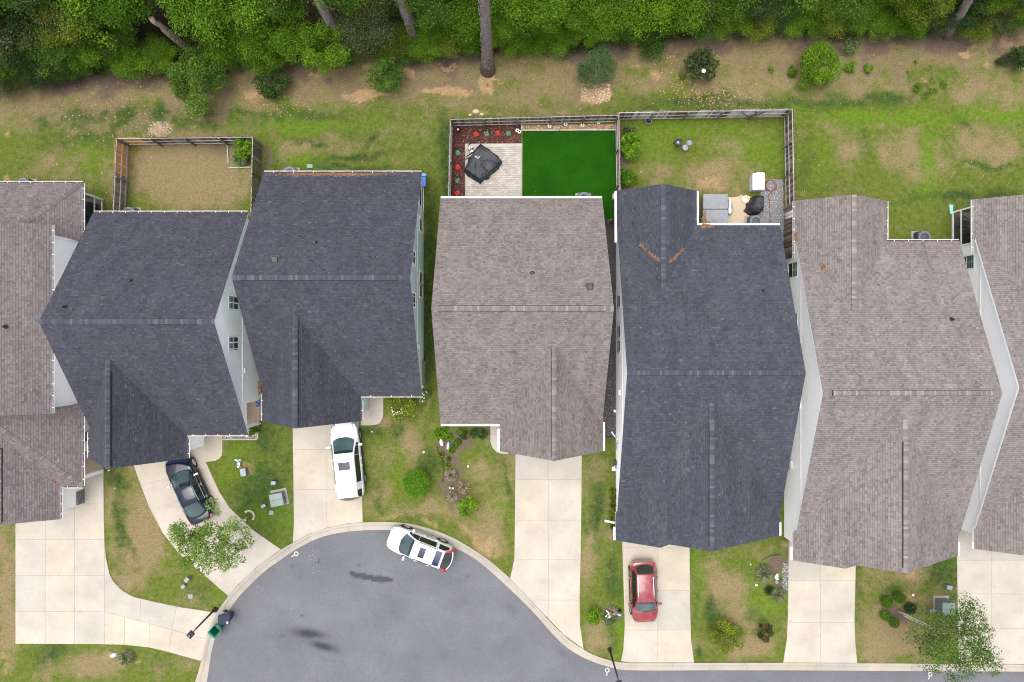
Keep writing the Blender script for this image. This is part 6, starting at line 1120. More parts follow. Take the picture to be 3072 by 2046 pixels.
G2 = [(1806, 662), (1852, 662), (1852, 1312), (1806, 1312)]; sheet('gravel_strip', G2, .015, M('dark_gravel_soil', (.07, .065, .062), .95, var=.3)); scatter('gravel', [(1806, 780), (1852, 780), (1852, 1312), (1806, 1312)], 5200, .03, shade_mat('dark_gravel', [(0, (.035, .036, .04)), (.7, (.12, .12, .13)), (1, (.42, .42, .43))]), .01, 6, 'dark gravel in the narrow side gap between the middle and charcoal houses', 'gravel')
mb = MB(); a, b = P(1806, 1313), P(1852, 1313); mb.rbox(((a.x + b.x) / 2, a.y, .08), (b.x - a.x, .12, .2), .02); tag(mb.obj('edging_timber', W_DARK), 'dark timber closing the lower end of the gravel strip', 'timber')
sheet('patio_slab', [(2120, 586), (2200, 592), (2218, 589), (2222, 584), (2230, 588), (2276, 592), (2278, 700), (2120, 700)], .04, conc_mat('tan_concrete', (.42, .34, .24), 1.2))
G3 = [(668, 1300), (738, 1300), (738, 1275), (772, 1275), (772, 1316), (668, 1316)]; sheet('stone_bed', G3, .015, M('stone_soil', (.15, .13, .12), .95)); scatter('river_stones', G3, 520, .07, shade_mat('river_stone', [(0, (.12, .11, .11)), (.6, (.30, .27, .26)), (1, (.62, .58, .54))]), .01, 7, 'mixed grey river stones in the bed by the porch', 'stones')
mb = MB()
for a, b in (((668, 1317), (774, 1318)), ((774, 1318), (773, 1270))): pa, pb = P(*a), P(*b); c = (pa + pb) / 2; mb.rbox((c.x, c.y, .05), (abs(pb.x - pa.x) + .08, abs(pb.y - pa.y) + .08, .11), .02, bev=.02)
tag(mb.obj('bed_edging', CONC), 'white concrete edging round the river stone bed', 'edging'); mb = MB()
for a, b in (((683, 436), (686, 490)), ((687, 504), (757, 502))): pa, pb = P(*a), P(*b); mb.tube([pa + Vector((0, 0, .08)), pb + Vector((0, 0, .08))], .035, 5)
tag(mb.obj('bed_edging', W_PALE), 'thin pale timber edging round the corner bush bed', 'edging')
# covered fire table: crumpled tarp
tb = M('black_tarp', (.013, .0155, .021), .5, var=.25, scale=4, spec=.35); ctr = P(1449, 488, .55); outl = [(1442, 433), (1452, 438), (1470, 451), (1482, 461), (1497, 471), (1505, 484), (1508.5, 493), (1501, 495), (1497, 505), (1492, 511), (1484, 516), (1474, 526), (1466, 536), (1452, 543), (1440, 552), (1428, 543), (1417, 538), (1405, 529), (1390, 515), (1394, 507), (1402, 490), (1406, 476), (1416, 464), (1430, 445)]
bm = bmesh.new(); n_ = len(outl); g = random.Random(31); rings = []
tt = thing('covered_fire_table', 'square table under a crumpled black tarp on the paver patio', 'covered table', P(1449, 490)); o0 = tt.location; mb = MB()
for k, (f, z) in enumerate(((1.0, .03), (.985, .14), (.94, .34), (.90, .56), (.82, .67), (.6, .695), (.36, .70), (.15, .70))):
    rg = []
    for i, (a, b) in enumerate(outl):
        p = P(a, b, .1); c = P(1449, 490, .1); jit = (1 + (.05 * math.sin(i * 2.7 + k) if k < 4 else 0)); wr = (.05 * math.sin(i * .9 + k * 1.3) + g.uniform(-.012, .012)) * (1 if 0 < k < 5 else .35); q = c + (p - c) * f * jit; rg.append((q.x - o0.x, q.y - o0.y, z + wr))
    rings.append(rg)
mb.layers(rings); mb.obj('tarp', tb, tt)
mb = MB(); g = random.Random(33)
for i in range(5):
    a = P(1449 + g.uniform(-45, 30), 490 + g.uniform(-30, 40), .6) - o0; a.z = .69; d = Vector((g.uniform(-1, 1), g.uniform(-1, 1), 0)).normalized(); pts = [a + d * (j * .14) + Vector((g.uniform(-.05, .05), g.uniform(-.05, .05), .015)) for j in range(6)]; mb.tube(pts, [.005, .03, .04, .035, .03, .006], 5)
mb.obj('tarp_fold', tb, tt); mb = MB(); a = P(1432, 478, .7) - o0
for i in range(9): mb.box((a.x + g.uniform(-.14, .14), a.y + g.uniform(-.2, .2), .76), (g.uniform(.03, .09), g.uniform(.04, .14), .02), g.uniform(0, 3))
mb.obj('water_puddle', M('wet_patch', (.5, .5, .5), .25), tt)
ff = thing('folded_stand', 'tangle of black metal rods and chrome beside the tarp', 'stand', P(1411, 452)); o0 = ff.location; mb = MB()
for a, b in (((1398, 470), (1420, 456)), ((1405, 434), (1414, 460)), ((1414, 460), (1419, 441)), ((1419, 441), (1406, 447)), ((1420, 456), (1432, 443)), ((1404, 447), (1412, 459)), ((1407, 433), (1426, 424)), ((1426, 424), (1438, 417))): mb.tube([P(*a, .12) - o0, P(*b, .16) - o0], .028, 5)
mb.obj('rods', BLACK, ff); mb = MB()
for i in range(6): c = P(1412 + g.uniform(-5, 7), 448 + g.uniform(-7, 8), .2) - o0; mb.box(c, (.06, .09, .03), g.uniform(0, 3))
mb.obj('chrome_fitting', CHROME, ff)
mb = MB(); c = P(1375, 393); mb.lathe([(.14, 0), (.16, .1), (.13, .3), (.10, .34)], (c.x, c.y, 0), 12); tag(mb.obj('garden_lantern', BLACK), 'black lantern with a white dome in the corner of the mulch bed', 'lantern'); c_ = bpy.data.objects['garden_lantern']; mb = MB(); mb.ball((c.x, c.y, .38), .08, 8, 5); mb.obj('lantern_dome', WHITE, c_)
def flowerlet(px, py, lab, m=FLOWER_W, z=.25):
    t = thing('garden_pinwheel', lab, 'garden ornament', P(px, py)); mb = MB(); mb.tube([(0, 0, 0), (0, 0, z)], .012, 5); mb.obj('stake', BLACK, t); mb = MB()
    for i in range(6): a = i * 1.047; mb.ball((.09 * math.cos(a), .09 * math.sin(a), z), .06, 6, 4, sq=(1, .8, .35))
    mb.obj('petals', m, t)
PALEB = M('pale_blue_petal', (.5, .58, .62), .5)
for px, py, lab, m_ in ((1552, 394, 'upper left of two white pinwheels at the mulch corner', FLOWER_W), (1558, 398, 'lower right of two white pinwheels at the mulch corner', FLOWER_W), (1648, 381, 'pale flower ornament, leftmost in the pebble strip', FLOWER_W), (1696, 376, 'pale blue flower ornament, second from left in the pebble strip', PALEB), (1747, 378, 'white flower ornament, third from left in the pebble strip', FLOWER_W), (1794, 370, 'slim pale blue ornament, rightmost in the pebble strip', PALEB)): flowerlet(px, py, lab, m_)
mb = MB(); c = P(1842, 592); mb.rbox((c.x, c.y, .2), (.3, .42, .4), .06, bev=.06); tag(mb.obj('garden_box', M('tan_box', (.4, .28, .2), .7)), 'small tan box on the turf by the white rake edge', 'box')
# AC units
AC_TOP = M('ac_grey', (.10, .115, .14), .5, var=.08); AC_SIDE = M('ac_louvre', (.05, .055, .075), .6); PAD = M('ac_pad', (.27, .245, .21), .9)
def ac(px, py, lab, rz=0.0, s=.82, h=.8):
    c = P(px, py, h); t = thing('air_conditioner', lab, 'air conditioner', (c.x, c.y, 0), rz, 'air conditioners behind the houses'); mb = MB(); mb.box((0, 0, .05), (1.05, 1.0, .1)); mb.obj('pad', PAD, t)
    mb = MB(); mb.rbox((0, 0, .1 + (h - .16) / 2), (s - .04, s - .04, h - .16), .08, bev=.0); mb.obj('cabinet', AC_SIDE, t); mb = MB()
    for i in range(14):
        for dx, dy, a, b in ((s / 2 - .012, 0, .02, s - .2), (-s / 2 + .012, 0, .02, s - .2), (0, s / 2 - .012, s - .2, .02), (0, -s / 2 + .012, s - .2, .02)): mb.box((dx, dy, .16 + i * .043), (a, b, .018))
    mb.obj('louvre', AC_SIDE, t); mb = MB(); n = 28; R = s * .36; sq_ = lambda a: (lambda k: (math.cos(a) * k, math.sin(a) * k))(s / 2 / max(abs(math.cos(a)), abs(math.sin(a)), .78 * (abs(math.cos(a)) + abs(math.sin(a))) / 1.06))
    out = [(*sq_(2 * math.pi * i / n), h - .06) for i in range(n)]; o2 = [(*sq_(2 * math.pi * i / n), h) for i in range(n)]; inn = [(R * math.cos(2 * math.pi * i / n), R * math.sin(2 * math.pi * i / n), h) for i in range(n)]; i2 = [(R * math.cos(2 * math.pi * i / n), R * math.sin(2 * math.pi * i / n), h - .14) for i in range(n)]
    mb.layers([out, o2, inn, i2], cap=False, capb=False); mb.obj('top_panel', AC_TOP, t); mb = MB(); mb.lathe([(R, 0), (R, .01)], (0, 0, h - .15), 24); mb.obj('fan_well', DARKGAP, t); mb = MB(); mb.lathe([(.09, -.1), (.09, -.03), (.05, -.01)], (0, 0, h - .02), 12)
    for k in range(4):
        a = k * 1.571 + .6; d = Vector((math.cos(a), math.sin(a), 0)); e = Vector((-d.y, d.x, 0)); z = h - .09; mb.add([d * .08 - e * .05 + Vector((0, 0, z)), d * .08 + e * .06 + Vector((0, 0, z - .03)), d * R * .93 + e * .15 + Vector((0, 0, z - .05)), d * R * .93 - e * .06 + Vector((0, 0, z))], [(0, 1, 2, 3)])
    mb.obj('fan', AC_TOP, t); mb = MB()
    for rr in (.3, .52, .74, .96): mb.tube([(R * rr * math.cos(a), R * rr * math.sin(a), h + .004) for a in [2 * math.pi * i / 20 for i in range(21)]], .005, 3)
    for k in range(6): mb.tube([(.0, 0, h + .006), (R * math.cos(k * 1.047), R * math.sin(k * 1.047), h + .006)], .004, 3)
    mb.obj('fan_guard', AC_SIDE, t); return t
for px, py, lab in ((68, 552, 'air conditioner peeking out behind the brown roof at the left edge'), (385, 639, 'air conditioner at the foot of the small tan fenced yard'), (868, 518, 'air conditioner behind the charcoal roof with straw along its eave'), (1752, 595, 'air conditioner on the artificial turf behind the middle house'), (2268, 664, 'air conditioner on the tan patio beside the covered grill'), (2774, 711, 'air conditioner on the lawn in the notch of the taupe house')): ac(px, py, lab)
def lidbox(name, label, cat, px, py, dx, dy, z, m, rz=0, r=.03, group=None, bev=.015):
    c = P(px, py, z); mb = MB(); mb.rbox((0, 0, z / 2), (dx, dy, z), r, bev=bev); o = mb.obj(name, m); o.location = (c.x, c.y, 0); o.rotation_euler = (0, 0, rz); return tag(o, label, cat, group)
UTIL = M('utility_green', (.165, .205, .19), .5, var=.06); UTILD = M('utility_side', (.12, .15, .145), .5, var=.06)
lidbox('meter_cover', 'pale rectangular lid in the grass behind the straw edged roof', 'lid', 929, 498, .4, .28, .05, UTIL)
# hot tub
ht = thing('hot_tub', 'hot tub under a grey two-part cover beside the charcoal roof', 'hot tub', P(2152, 627, .9) * 1); ht.location.z = 0; o0 = ht.location; TUBC = M('tub_cover', (.19, .195, .21), .7, var=.16, scale=2.5); a, b = P(2121, 581, .95), P(2185, 674, .95); w = b.x - a.x + .25; l_ = a.y - b.y
mb = MB(); mb.rbox((-.12, (a.y + b.y) / 2 - o0.y, .4), (w - .1, l_ - .1, .8), .15); mb.obj('cabinet', M('tub_cabinet', (.16, .11, .08), .7), ht)
for sg, f in ((1, .5), (-1, .5)): mb = MB(); mb.rbox((-.12, (a.y + b.y) / 2 - o0.y + sg * (l_ / 4 + .008), .86), (w, l_ / 2 - .02, .13), .09, bev=.03); mb.obj('cover_half', TUBC, ht)
mb = MB(); c = P(2193, 625, .5) - o0; mb.rbox((c.x - .04, c.y, .22), (.34, .72, .44), .05); mb.obj('step', TUBC, ht); mb = MB(); mb.rbox((c.x - .16, c.y + .1, .62), (.1, 1.0, .3), .03); mb.rbox((c.x - .14, c.y - .15, .66), (.18, .42, .2), .08); mb.obj('cover_lifter', WHITE, ht)
# storage box, grill cover, bowl, hose
sb = thing('storage_bin', 'big white storage bin with a domed lid by the gravel', 'storage bin', P(2263, 553)); mb = MB(); mb.rbox((0, 0, .45), (.84, 1.15, .9), .09, taper=.9); mb.obj('bin_body', M('bin_lavender', (.52, .53, .60), .5), sb); mb = MB(); mb.rbox((.08, .03, .96), (.60, 1.16, .16), .1, bev=.07); mb.obj('lid', WHITE, sb); mb = MB(); mb.rbox((-.3, -.0, .90), (.24, 1.08, .08), .05, bev=.03); mb.obj('lid_skirt', M('bin_grey', (.6, .61, .66), .5), sb); mb = MB(); mb.box((.56, .05, .3), (.05, .8, .05)); mb.box((.50, .3, .3), (.12, .05, .05)); mb.box((.50, -.2, .3), (.12, .05, .05)); mb.obj('side_handle', WHITE, sb); mb = MB(); mb.lathe([(.02, 0), (.02, .02)], (.0, .08, 1.04), 8); mb.obj('lid_lock', BLACK, sb)
gc = thing('covered_grill', 'barbecue under a black fabric cover on the patio', 'covered grill', P(2262, 612)); o0 = gc.location; outl = [(2262, 587), (2272, 586), (2284, 588), (2285, 600), (2284, 618), (2283, 638), (2276, 645), (2268, 648), (2258, 647), (2248, 643), (2240, 637), (2233, 631), (2240, 622), (2241, 610), (2247, 600), (2253, 592)]; mb = MB(); rings = []; g = random.Random(6)
for k, (f, z) in enumerate(((1., .03), (.99, .3), (.93, .62), (.84, .88), (.74, 1.0), (.5, 1.13), (.2, 1.15))):
    rg = []
    for i, (a, b) in enumerate(outl): c = P(2264, 612, .3); p = P(a, b, .3); q = c + (p - c) * f * (1 + .045 * math.sin(i * 3.1)) * (.96 if k else 1) + Vector((.10 * k / 6, 0, 0)); rg.append((q.x - o0.x, q.y - o0.y, z + g.uniform(-.02, .02)))
    rings.append(rg)
mb.layers(rings); mb.obj('cover', M('black_fabric', (.012, .013, .018), .6, var=.2), gc)
mb = MB(); c = P(2235, 599); mb.lathe([(.16, 0), (.24, .12), (.25, .16), (.2, .16), (.15, .05)], (c.x, c.y, 0.04), 20); tag(mb.obj('metal_bowl', M('brushed_metal', (.55, .5, .38), .3, .9)), 'shiny metal bowl on the patio next to the covered grill', 'bowl')
mb = MB(); g = random.Random(2); pts = []
for i in range(130):
    a = i * .29; k = .38 + .05 * math.sin(i * .37); c = P(2310 + 3 * math.sin(i * .05), 557 + 2 * math.cos(i * .08)); pts.append((c.x + k * math.cos(a) * (1 + .12 * math.sin(i * .21)), c.y + k * math.sin(a), .04 + .02 * (i % 22) / 22 + .02))
for i in range(26): a = i * .32; c = P(2312, 592); pts.append((c.x + .16 * math.cos(a + 1.5), c.y + .26 * math.sin(a + 1.5), .05))
for q in ((2308, 606), (2309, 630), (2310, 655), (2312, 680)): c = P(*q); pts.append((c.x, c.y, .05))
mb.tube(pts, .019, 5); tag(mb.obj('garden_hose', M('red_hose', (.17, .045, .038), .5)), 'dark red garden hose coiled on the gravel', 'hose')
mb = MB(); c = P(1943, 367); mb.lathe([(.15, 0), (.21, .3), (.23, .32), (.19, .32), (.17, .2)], (c.x, c.y, 0), 18); o = tag(mb.obj('planter_pot', M('stone_pot', (.22, .2, .19), .85)), 'round stone planter against the back fence', 'planter'); mb = MB(); mb.lathe([(.18, .25), (.17, .27)], (c.x, c.y, 0), 14); mb.obj('soil', DARKGAP, o)
t = thing('kettle_grill', 'small black kettle barbecue standing on the lawn', 'grill', P(2028, 436)); mb = MB(); mb.lathe([(.05, .42), (.20, .5), (.28, .66), (.27, .7)], (0, 0, 0), 18); mb.obj('bowl', BLACK, t); mb = MB(); mb.lathe([(.27, .71), (.24, .82), (.12, .9), (.03, .92)], (0, 0, 0), 18); mb.tube([(0, -.02, .95), (.06, 0, .97)], .02, 5); mb.obj('lid', M('kettle_lid', (.02, .025, .035), .25, coat=1.), t)
for k in range(3): a = k * 2.1; mb = MB(); mb.tube([(.12 * math.cos(a), .12 * math.sin(a), .5), (.3 * math.cos(a), .3 * math.sin(a), 0)], .014, 5); mb.obj('leg', CHROME, t)
mb = MB(); mb.tube([(.2, .2, .7), (.32, .40, .66)], .02, 5); mb.obj('handle', BLACK, t)
t = thing('bird_bath', 'weathered bird bath on a bare patch of lawn', 'bird bath', P(2050, 449)); mb = MB(); mb.lathe([(.19, 0), (.12, .1), (.09, .35), (.12, .5)], (0, 0, 0), 14); mb.obj('pedestal', M('brown_stone', (.13, .10, .09), .9), t); mb = MB(); mb.lathe([(.08, .48), (.2, .6), (.21, .62), (.17, .58), (.02, .55)], (0, 0, 0), 18); mb.obj('basin', M('pale_stone', (.26, .25, .25), .8), t)
t = thing('bird_feeder', 'grey-blue dish feeder on a leaning black pole', 'bird feeder', P(2057, 440)); mb = MB(); e = P(2068, 428, 1.2) - P(2057, 440); mb.tube([(0, 0, 0), (e.x * .75, e.y * .75, .9), (e.x, e.y, 1.15)], .018, 6); mb.obj('pole', BLACK, t); mb = MB(); mb.lathe([(.05, 1.12), (.17, 1.17), (.18, 1.2), (.15, 1.18), (.02, 1.16)], (e.x, e.y, 0), 18); mb.obj('dish', M('blue_grey_dish', (.15, .17, .25), .5), t)
# blue cart at the porch corner, splash block, bucket, porch furniture
t = thing('blue_cart', 'bright blue plastic cart by the porch corner of the green house', 'cart', P(1271, 547)); mb = MB(); mb.rbox((0, 0, .35), (.42, .85, .6), .06, taper=.85); mb.obj('tub', M('blue_plastic', (.02, .17, .62), .4), t); mb = MB(); mb.rbox((.02, .36, .72), (.5, .2, .1), .04); mb.tube([(-.1, -.5, .2), (-.02, -.52, .55)], .03, 5); mb.obj('handle', M('blue_handle', (.03, .22, .7), .4), t); mb = MB(); mb.rbox((0, -.0, .66), (.3, .6, .02), .05, bev=.004); mb.obj('inner_shade', M('deep_blue', (.012, .09, .40), .5), t)
mb = MB(); c = P(2851, 628); mb.add([(c.x - .13, c.y + .3, .02), (c.x + .15, c.y + .3, .02), (c.x + .09, c.y - .35, .05), (c.x - .06, c.y - .35, .05), (c.x - .13, c.y + .3, .09), (c.x + .15, c.y + .3, .09), (c.x + .09, c.y - .35, .13), (c.x - .06, c.y - .35, .13)], [(3, 2, 1, 0), (0, 1, 5, 4), (1, 2, 6, 5), (2, 3, 7, 6), (3, 0, 4, 7), (4, 5, 6, 7)]); tag(mb.obj('splash_block', M('mint_plastic', (.22, .55, .46), .5)), 'mint green splash block under the screened porch downspout', 'splash block')
t = thing('bucket', 'white bucket at the right edge of the back lawn', 'bucket', P(3056, 204)); mb = MB(); mb.lathe([(.15, 0), (.18, .38), (.19, .39), (.165, .38), (.14, .05)], (0, 0, 0), 18); mb.obj('pail', WHITE, t); mb = MB(); mb.tube([(-.18, 0, .36), (-.12, .14, .42), (.12, .14, .42), (.18, 0, .36)], .008, 4); mb.obj('handle', BLACK, t)
def lounge(px, py, rz, lab):
    t = thing('patio_chair', lab, 'chair', P(px, py, .4)); t.location.z = .11; t.rotation_euler = (0, 0, rz); fm = M('chair_frame', (.02, .017, .016), .5) if 'chair_frame' not in bpy.data.materials else bpy.data.materials['chair_frame']; mt_ = M('chair_mesh', (.14, .13, .125), .8) if 'chair_mesh' not in bpy.data.materials else bpy.data.materials['chair_mesh']
    mb = MB(); mb.rbox((0, 0, .40), (.52, .52, .03), .04); mb.obj('seat', mt_, t); mb = MB(); mb.add([(-.26, -.25, .42), (.26, -.25, .42), (.26, -.52, .95), (-.26, -.52, .95), (-.26, -.28, .42), (.26, -.28, .42), (.26, -.55, .95), (-.26, -.55, .95)], [(0, 1, 2, 3), (7, 6, 5, 4), (0, 3, 7, 4), (1, 5, 6, 2), (2, 6, 7, 3), (0, 4, 5, 1)]); mb.obj('backrest', mt_, t)
    for sx in (-1, 1): mb = MB(); mb.tube([(sx * .3, .28, 0), (sx * .3, .26, .62), (sx * .3, -.32, .64), (sx * .29, -.54, .97)], .022, 5); mb.obj('armrest', fm, t); mb = MB(); mb.tube([(sx * .3, -.3, .6), (sx * .3, -.4, 0)], .02, 5); mb.obj('leg', fm, t)
lounge(2892, 672, -1.9, 'mesh patio chair inside the screened porch, upper one'); lounge(2896, 700, -1.8, 'mesh patio chair inside the screened porch, lower one')
t = thing('patio_table', 'round black table inside the screened porch', 'table', P(2885, 718)); t.location.z = .11; mb = MB(); mb.lathe([(.32, .5), (.33, .52), (.02, .53)], (0, 0, 0), 20); mb.obj('tabletop', BLACK, t); mb = MB(); mb.lathe([(.2, 0), (.04, .05), (.04, .5)], (0, 0, 0), 12); mb.obj('pedestal', BLACK, t)
t = thing('porch_grill', 'dark covered object in the screened porch at the left edge', 'grill', P(282, 640)); mb = MB(); mb.rbox((0, 0, .55), (.7, 1.2, 1.0), .12, taper=1.05, bev=.12); mb.obj('cover', M('slate_fabric', (.02, .03, .032), .7), t)
# rocks by the fence
for i, (px, py, r_) in enumerate(((1428, 335, .22), (1445, 343, .13), (1410, 345, .1))): mb = MB(); c = P(px, py); mb.ball((c.x, c.y, .03), r_, 9, 5, sq=(1.2, .8, .5)); tag(mb.obj('rock', M('sand_rock', (.46, .36, .25), .95, var=.2) if 'sand_rock' not in bpy.data.materials else bpy.data.materials['sand_rock']), ('largest flat tan rock behind the back fence', 'small tan rock right of the largest behind the fence', 'smallest tan rock left of the others behind the fence')[i], 'rock')
scatter('bleached_debris', [(448, 366), (510, 362), (516, 400), (440, 408)], 300, .05, shade_mat('bleached_litter', [(0, (.2, .16, .12)), (.6, (.34, .29, .24)), (1, (.5, .46, .41))]), .0, 21, 'pale bleached wood litter behind the back fence of the tan yard', 'litter', .4)
scatter('dead_grass_litter', [(1745, 250), (1830, 250), (1832, 300), (1790, 312), (1742, 292)], 420, .06, shade_mat('pink_litter', [(0, (.28, .17, .11)), (.6, (.44, .30, .21)), (1, (.62, .50, .40))]), .0, 22, 'pinkish dead litter under the round grey green shrub', 'litter', .25)
# ------------------------------------------------------------------ front yards and street
def pedestal(px, py, rz, lab, s=(.3, .22, .55), dark=True):
    c = P(px, py, s[2]); t = thing('utility_pedestal', lab, 'utility box', (c.x, c.y, 0), rz, 'small utility pedestals on the front lawns'); mb = MB(); mb.rbox((0, 0, s[2] / 2), s, .03, bev=.02); mb.obj('housing', UTILD, t); mb = MB(); mb.rbox((0, 0, s[2] + .012), (s[0] + .03, s[1] + .03, .05), .04, bev=.02); mb.obj('cap', M('cap_grey', (.20, .215, .235), .45) if 'cap_grey' not in bpy.data.materials else bpy.data.materials['cap_grey'], t); mb = MB(); mb.box((0, s[1] / 2 + .005, s[2] * .55), (s[0] * .7, .012, s[2] * .6)); mb.obj('door', BLACK if dark else UTIL, t)
pedestal(820, 1449, .1, 'grey pedestal above the large flat utility cabinet'); pedestal(790, 1518, .5, 'pale slanted pedestal left of the large flat utility cabinet', (.30, .2, .3), False); pedestal(560, 1740, .9, 'grey pedestal with a dark back near the street lamp'); pedestal(549, 1760, .6, 'white pedestal beside the grey one near the street lamp', (.28, .2, .3), False); pedestal(2849, 1763, -.3, 'grey pedestal with a dark door above the tall utility cabinet', (.34, .26, .5)); pedestal(2796, 1833, -.2, 'small pale pedestal touching the tall utility cabinet', (.26, .2, .45), False); pedestal(729, 1417, .15, 'grey flat topped pedestal below the blue toy horse', (.36, .5, .5), False)
def cabinet(px, py, sx, sy, h, rz, lab):
    c = P(px, py, h); t = thing('transformer_cabinet', lab, 'utility cabinet', (c.x, c.y, 0), rz); mb = MB(); mb.box((.03, .03, .04), (sx + .25, sy + .25, .08)); mb.obj('base', PAD, t); mb = MB(); mb.rbox((0, 0, h / 2 + .03), (sx, sy, h - .06), .03, bev=.02); mb.obj('housing', UTILD, t)
    for sg in (-1, 1): mb = MB(); mb.rbox((0, sg * sy / 4, h + .0), (sx + .04, sy / 2 - .008, .06), .02, bev=.02); mb.obj('lid', UTIL, t)
    mb = MB(); mb.box((sx / 2 + .01, 0, h * .5), (.02, .03, h * .7)); mb.obj('door_seam', BLACK, t)
cabinet(829, 1500, .86, .88, .75, .2, 'large flat pale green utility cabinet on the lawn left of the minivan'); cabinet(2846, 1827, .82, .86, 1.0, 0, 'tall pale green utility cabinet above the corner tree')
def meter(px, py, lab): c = P(px, py); mb = MB(); mb.rbox((c.x, c.y, .02), (.3, .3, .05), .03); o = tag(mb.obj('water_meter', M('lid_grey', (.22, .235, .23), .7) if 'lid_grey' not in bpy.data.materials else bpy.data.materials['lid_grey']), lab, 'meter lid'); mb = MB(); mb.lathe([(.035, .045), (.03, .052)], (c.x, c.y, 0), 8); mb.obj('lid_hole', BLACK, o)
meter(814, 1538, 'square meter lid below the large flat utility cabinet'); meter(572, 1789, 'square meter lid near the foot of the street lamp')
for px, py, lab, r_ in ((1271, 1356, 'white cleanout cap left of the middle front bed', .09), (1404, 1399, 'white cleanout cap right of the fountain grasses', .09), (2269, 1755, 'white cleanout cap left of the pond bed', .1), (2252, 1693, 'small pale cap above the pond bed on the left', .05), (327, 1411, 'white cleanout cap by the gable tip of the charcoal roof', .07), (2739, 1785, 'pale square cap above the darkest boxwood', .1), (344, 1465, 'tiny white cap on the lawn beside the concrete walk', .04), (1116, 1295, 'white cap on the lawn by the minivan', .06)):
    c = P(px, py); mb = MB(); r_ *= .8; mb.lathe([(r_, 0), (r_, .03), (r_ * .8, .055), (r_ * .2, .065)], (c.x, c.y, 0), 14); tag(mb.obj('cleanout_cap', WHITE), lab, 'cap', 'white cleanout caps on the lawns')
t = thing('toy_horse', 'pale blue toy horse on springs standing on a sandy patch', 'toy', P(722, 1392)); TOY = M('toy_blue', (.46, .52, .66), .5); TOYW = M('toy_white', (.68, .70, .74), .5); mb = MB(); mb.tube([(-.02, -.2, .32), (0, 0, .38), (.02, .2, .36)], [.07, .11, .09], 8); mb.obj('body', TOYW, t, True); mb = MB(); mb.tube([(.02, .18, .38), (-.06, .34, .58)], [.07, .06], 6); mb.ball((-.10, .38, .6), .075, 8, 5, sq=(1.4, 1, 1)); mb.ball((.12, .36, .5), .07, 8, 5, sq=(1.5, 1, 1)); mb.obj('head', TOY, t, True); mb = MB()
for a, b in ((-.09, -.18), (.09, -.18), (-.09, .18), (.09, .18)): mb.tube([(a * .8, b, .3), (a * 1.4, b * 1.1, 0)], .03, 5)
mb.obj('leg', TOY, t); mb = MB(); mb.box((0, -.02, .48), (.08, .06, .04)); mb.obj('saddle', BLACK, t); mb = MB(); mb.box((0, -.3, .1), (.28, .06, .1)); mb.obj('footrest', BLACK, t)
mb = MB(); g = random.Random(8); c = P(747, 1548)
for i in range(13):
    a = -.5 + i * .37; 
    if a > 2.3 and a < 3.6: continue
    mb.box((c.x + .36 * math.cos(a), c.y + .36 * math.sin(a), .04), (.17, .12, .09), a + 1.57)
tag(mb.obj('tree_ring', M('ring_stone', (.46, .38, .29), .9)), 'ring of tan edging stones round the airy young tree', 'edging')
# stones and ornaments in the beds
def stone(px, py, sx, sy, rz, m, lab, cat='stone', h=.25):
    c = P(px, py); mb = MB(); mb.ball((0, 0, 0), 1, 10, 6, sq=(sx, sy, h)); o = mb.obj('garden_stone' if cat == 'stone' else 'garden_ornament', m); o.location = (c.x, c.y, h * .5); o.rotation_euler = (0, 0, rz); g = random.Random(int(px))
    for v in o.data.vertices: v.co *= 1 + g.uniform(-.1, .1)
    tag(o, lab, cat)
WST = M('white_stone', (.70, .70, .73), .7, var=.08); BST = M('bluish_stone', (.48, .50, .58), .7, var=.1); stone(1325, 1327, .13, .27, .25, WST, 'white boulder under the big lily clump'); stone(1345, 1337, .11, .29, -.1, BST, 'slim bluish boulder right of the white one'); stone(344, 1963, .24, .13, .1, WST, 'bluish white boulder beside the bottom left fountain grass'); stone(2340, 1741, .12, .15, 0, M('dark_slate', (.10, .10, .13), .7), 'dark slate slab at the little pond'); stone(2327, 1743, .16, .14, 0, M('grey_stone', (.24, .24, .22), .8), 'grey stone left of the slate slab'); stone(1857, 1840, .17, .12, 0, M('lav_stone', (.52, .52, .62), .6), 'pale lavender stone by the dark post in the bed left of the red car')
t = thing('bird_statue', 'white bird statue in the pond bed', 'statue', P(2328, 1728)); mb = MB(); mb.tube([(.0, -.2, .12), (-.06, -.05, .2), (-.02, .12, .25), (.02, .26, .3)], [.05, .13, .10, .03], 8); mb.tube([(.02, -.12, .18), (.13, -.18, .2)], [.08, .02], 6); mb.obj('body', WHITE, t, True); mb = MB(); mb.lathe([(.1, 0), (.08, .1)], (0, 0, 0), 8); mb.obj('plinth', WST, t)
t = thing('curled_ornament', 'white curled S-shaped ornament in the bed left of the red car', 'ornament', P(1826, 1840)); mb = MB(); pts = [(-.13 + .26 * (1 if i > 9 else .0) * 0 + .12 * math.cos(2.2 - i * .33) * (1 if i < 10 else 1), .26 - i * .027, .16 + .02 * i % .1) for i in range(20)]; mb.tube(pts, [.03 + .03 * math.sin(i / 19 * 3.14) for i in range(20)], 7); mb.obj('curl', WHITE, t, True); mb = MB(); mb.lathe([(.13, .02), (.14, .08), (.10, .09)], (.0, -.22, 0), 14); mb.obj('dish', WHITE, t)
mb = MB(); c = P(1857, 1829); mb.rbox((c.x, c.y, .35), (.22, .16, .6), .02); tag(mb.obj('dark_post', BLACK), 'short black post behind the lavender stone', 'post')
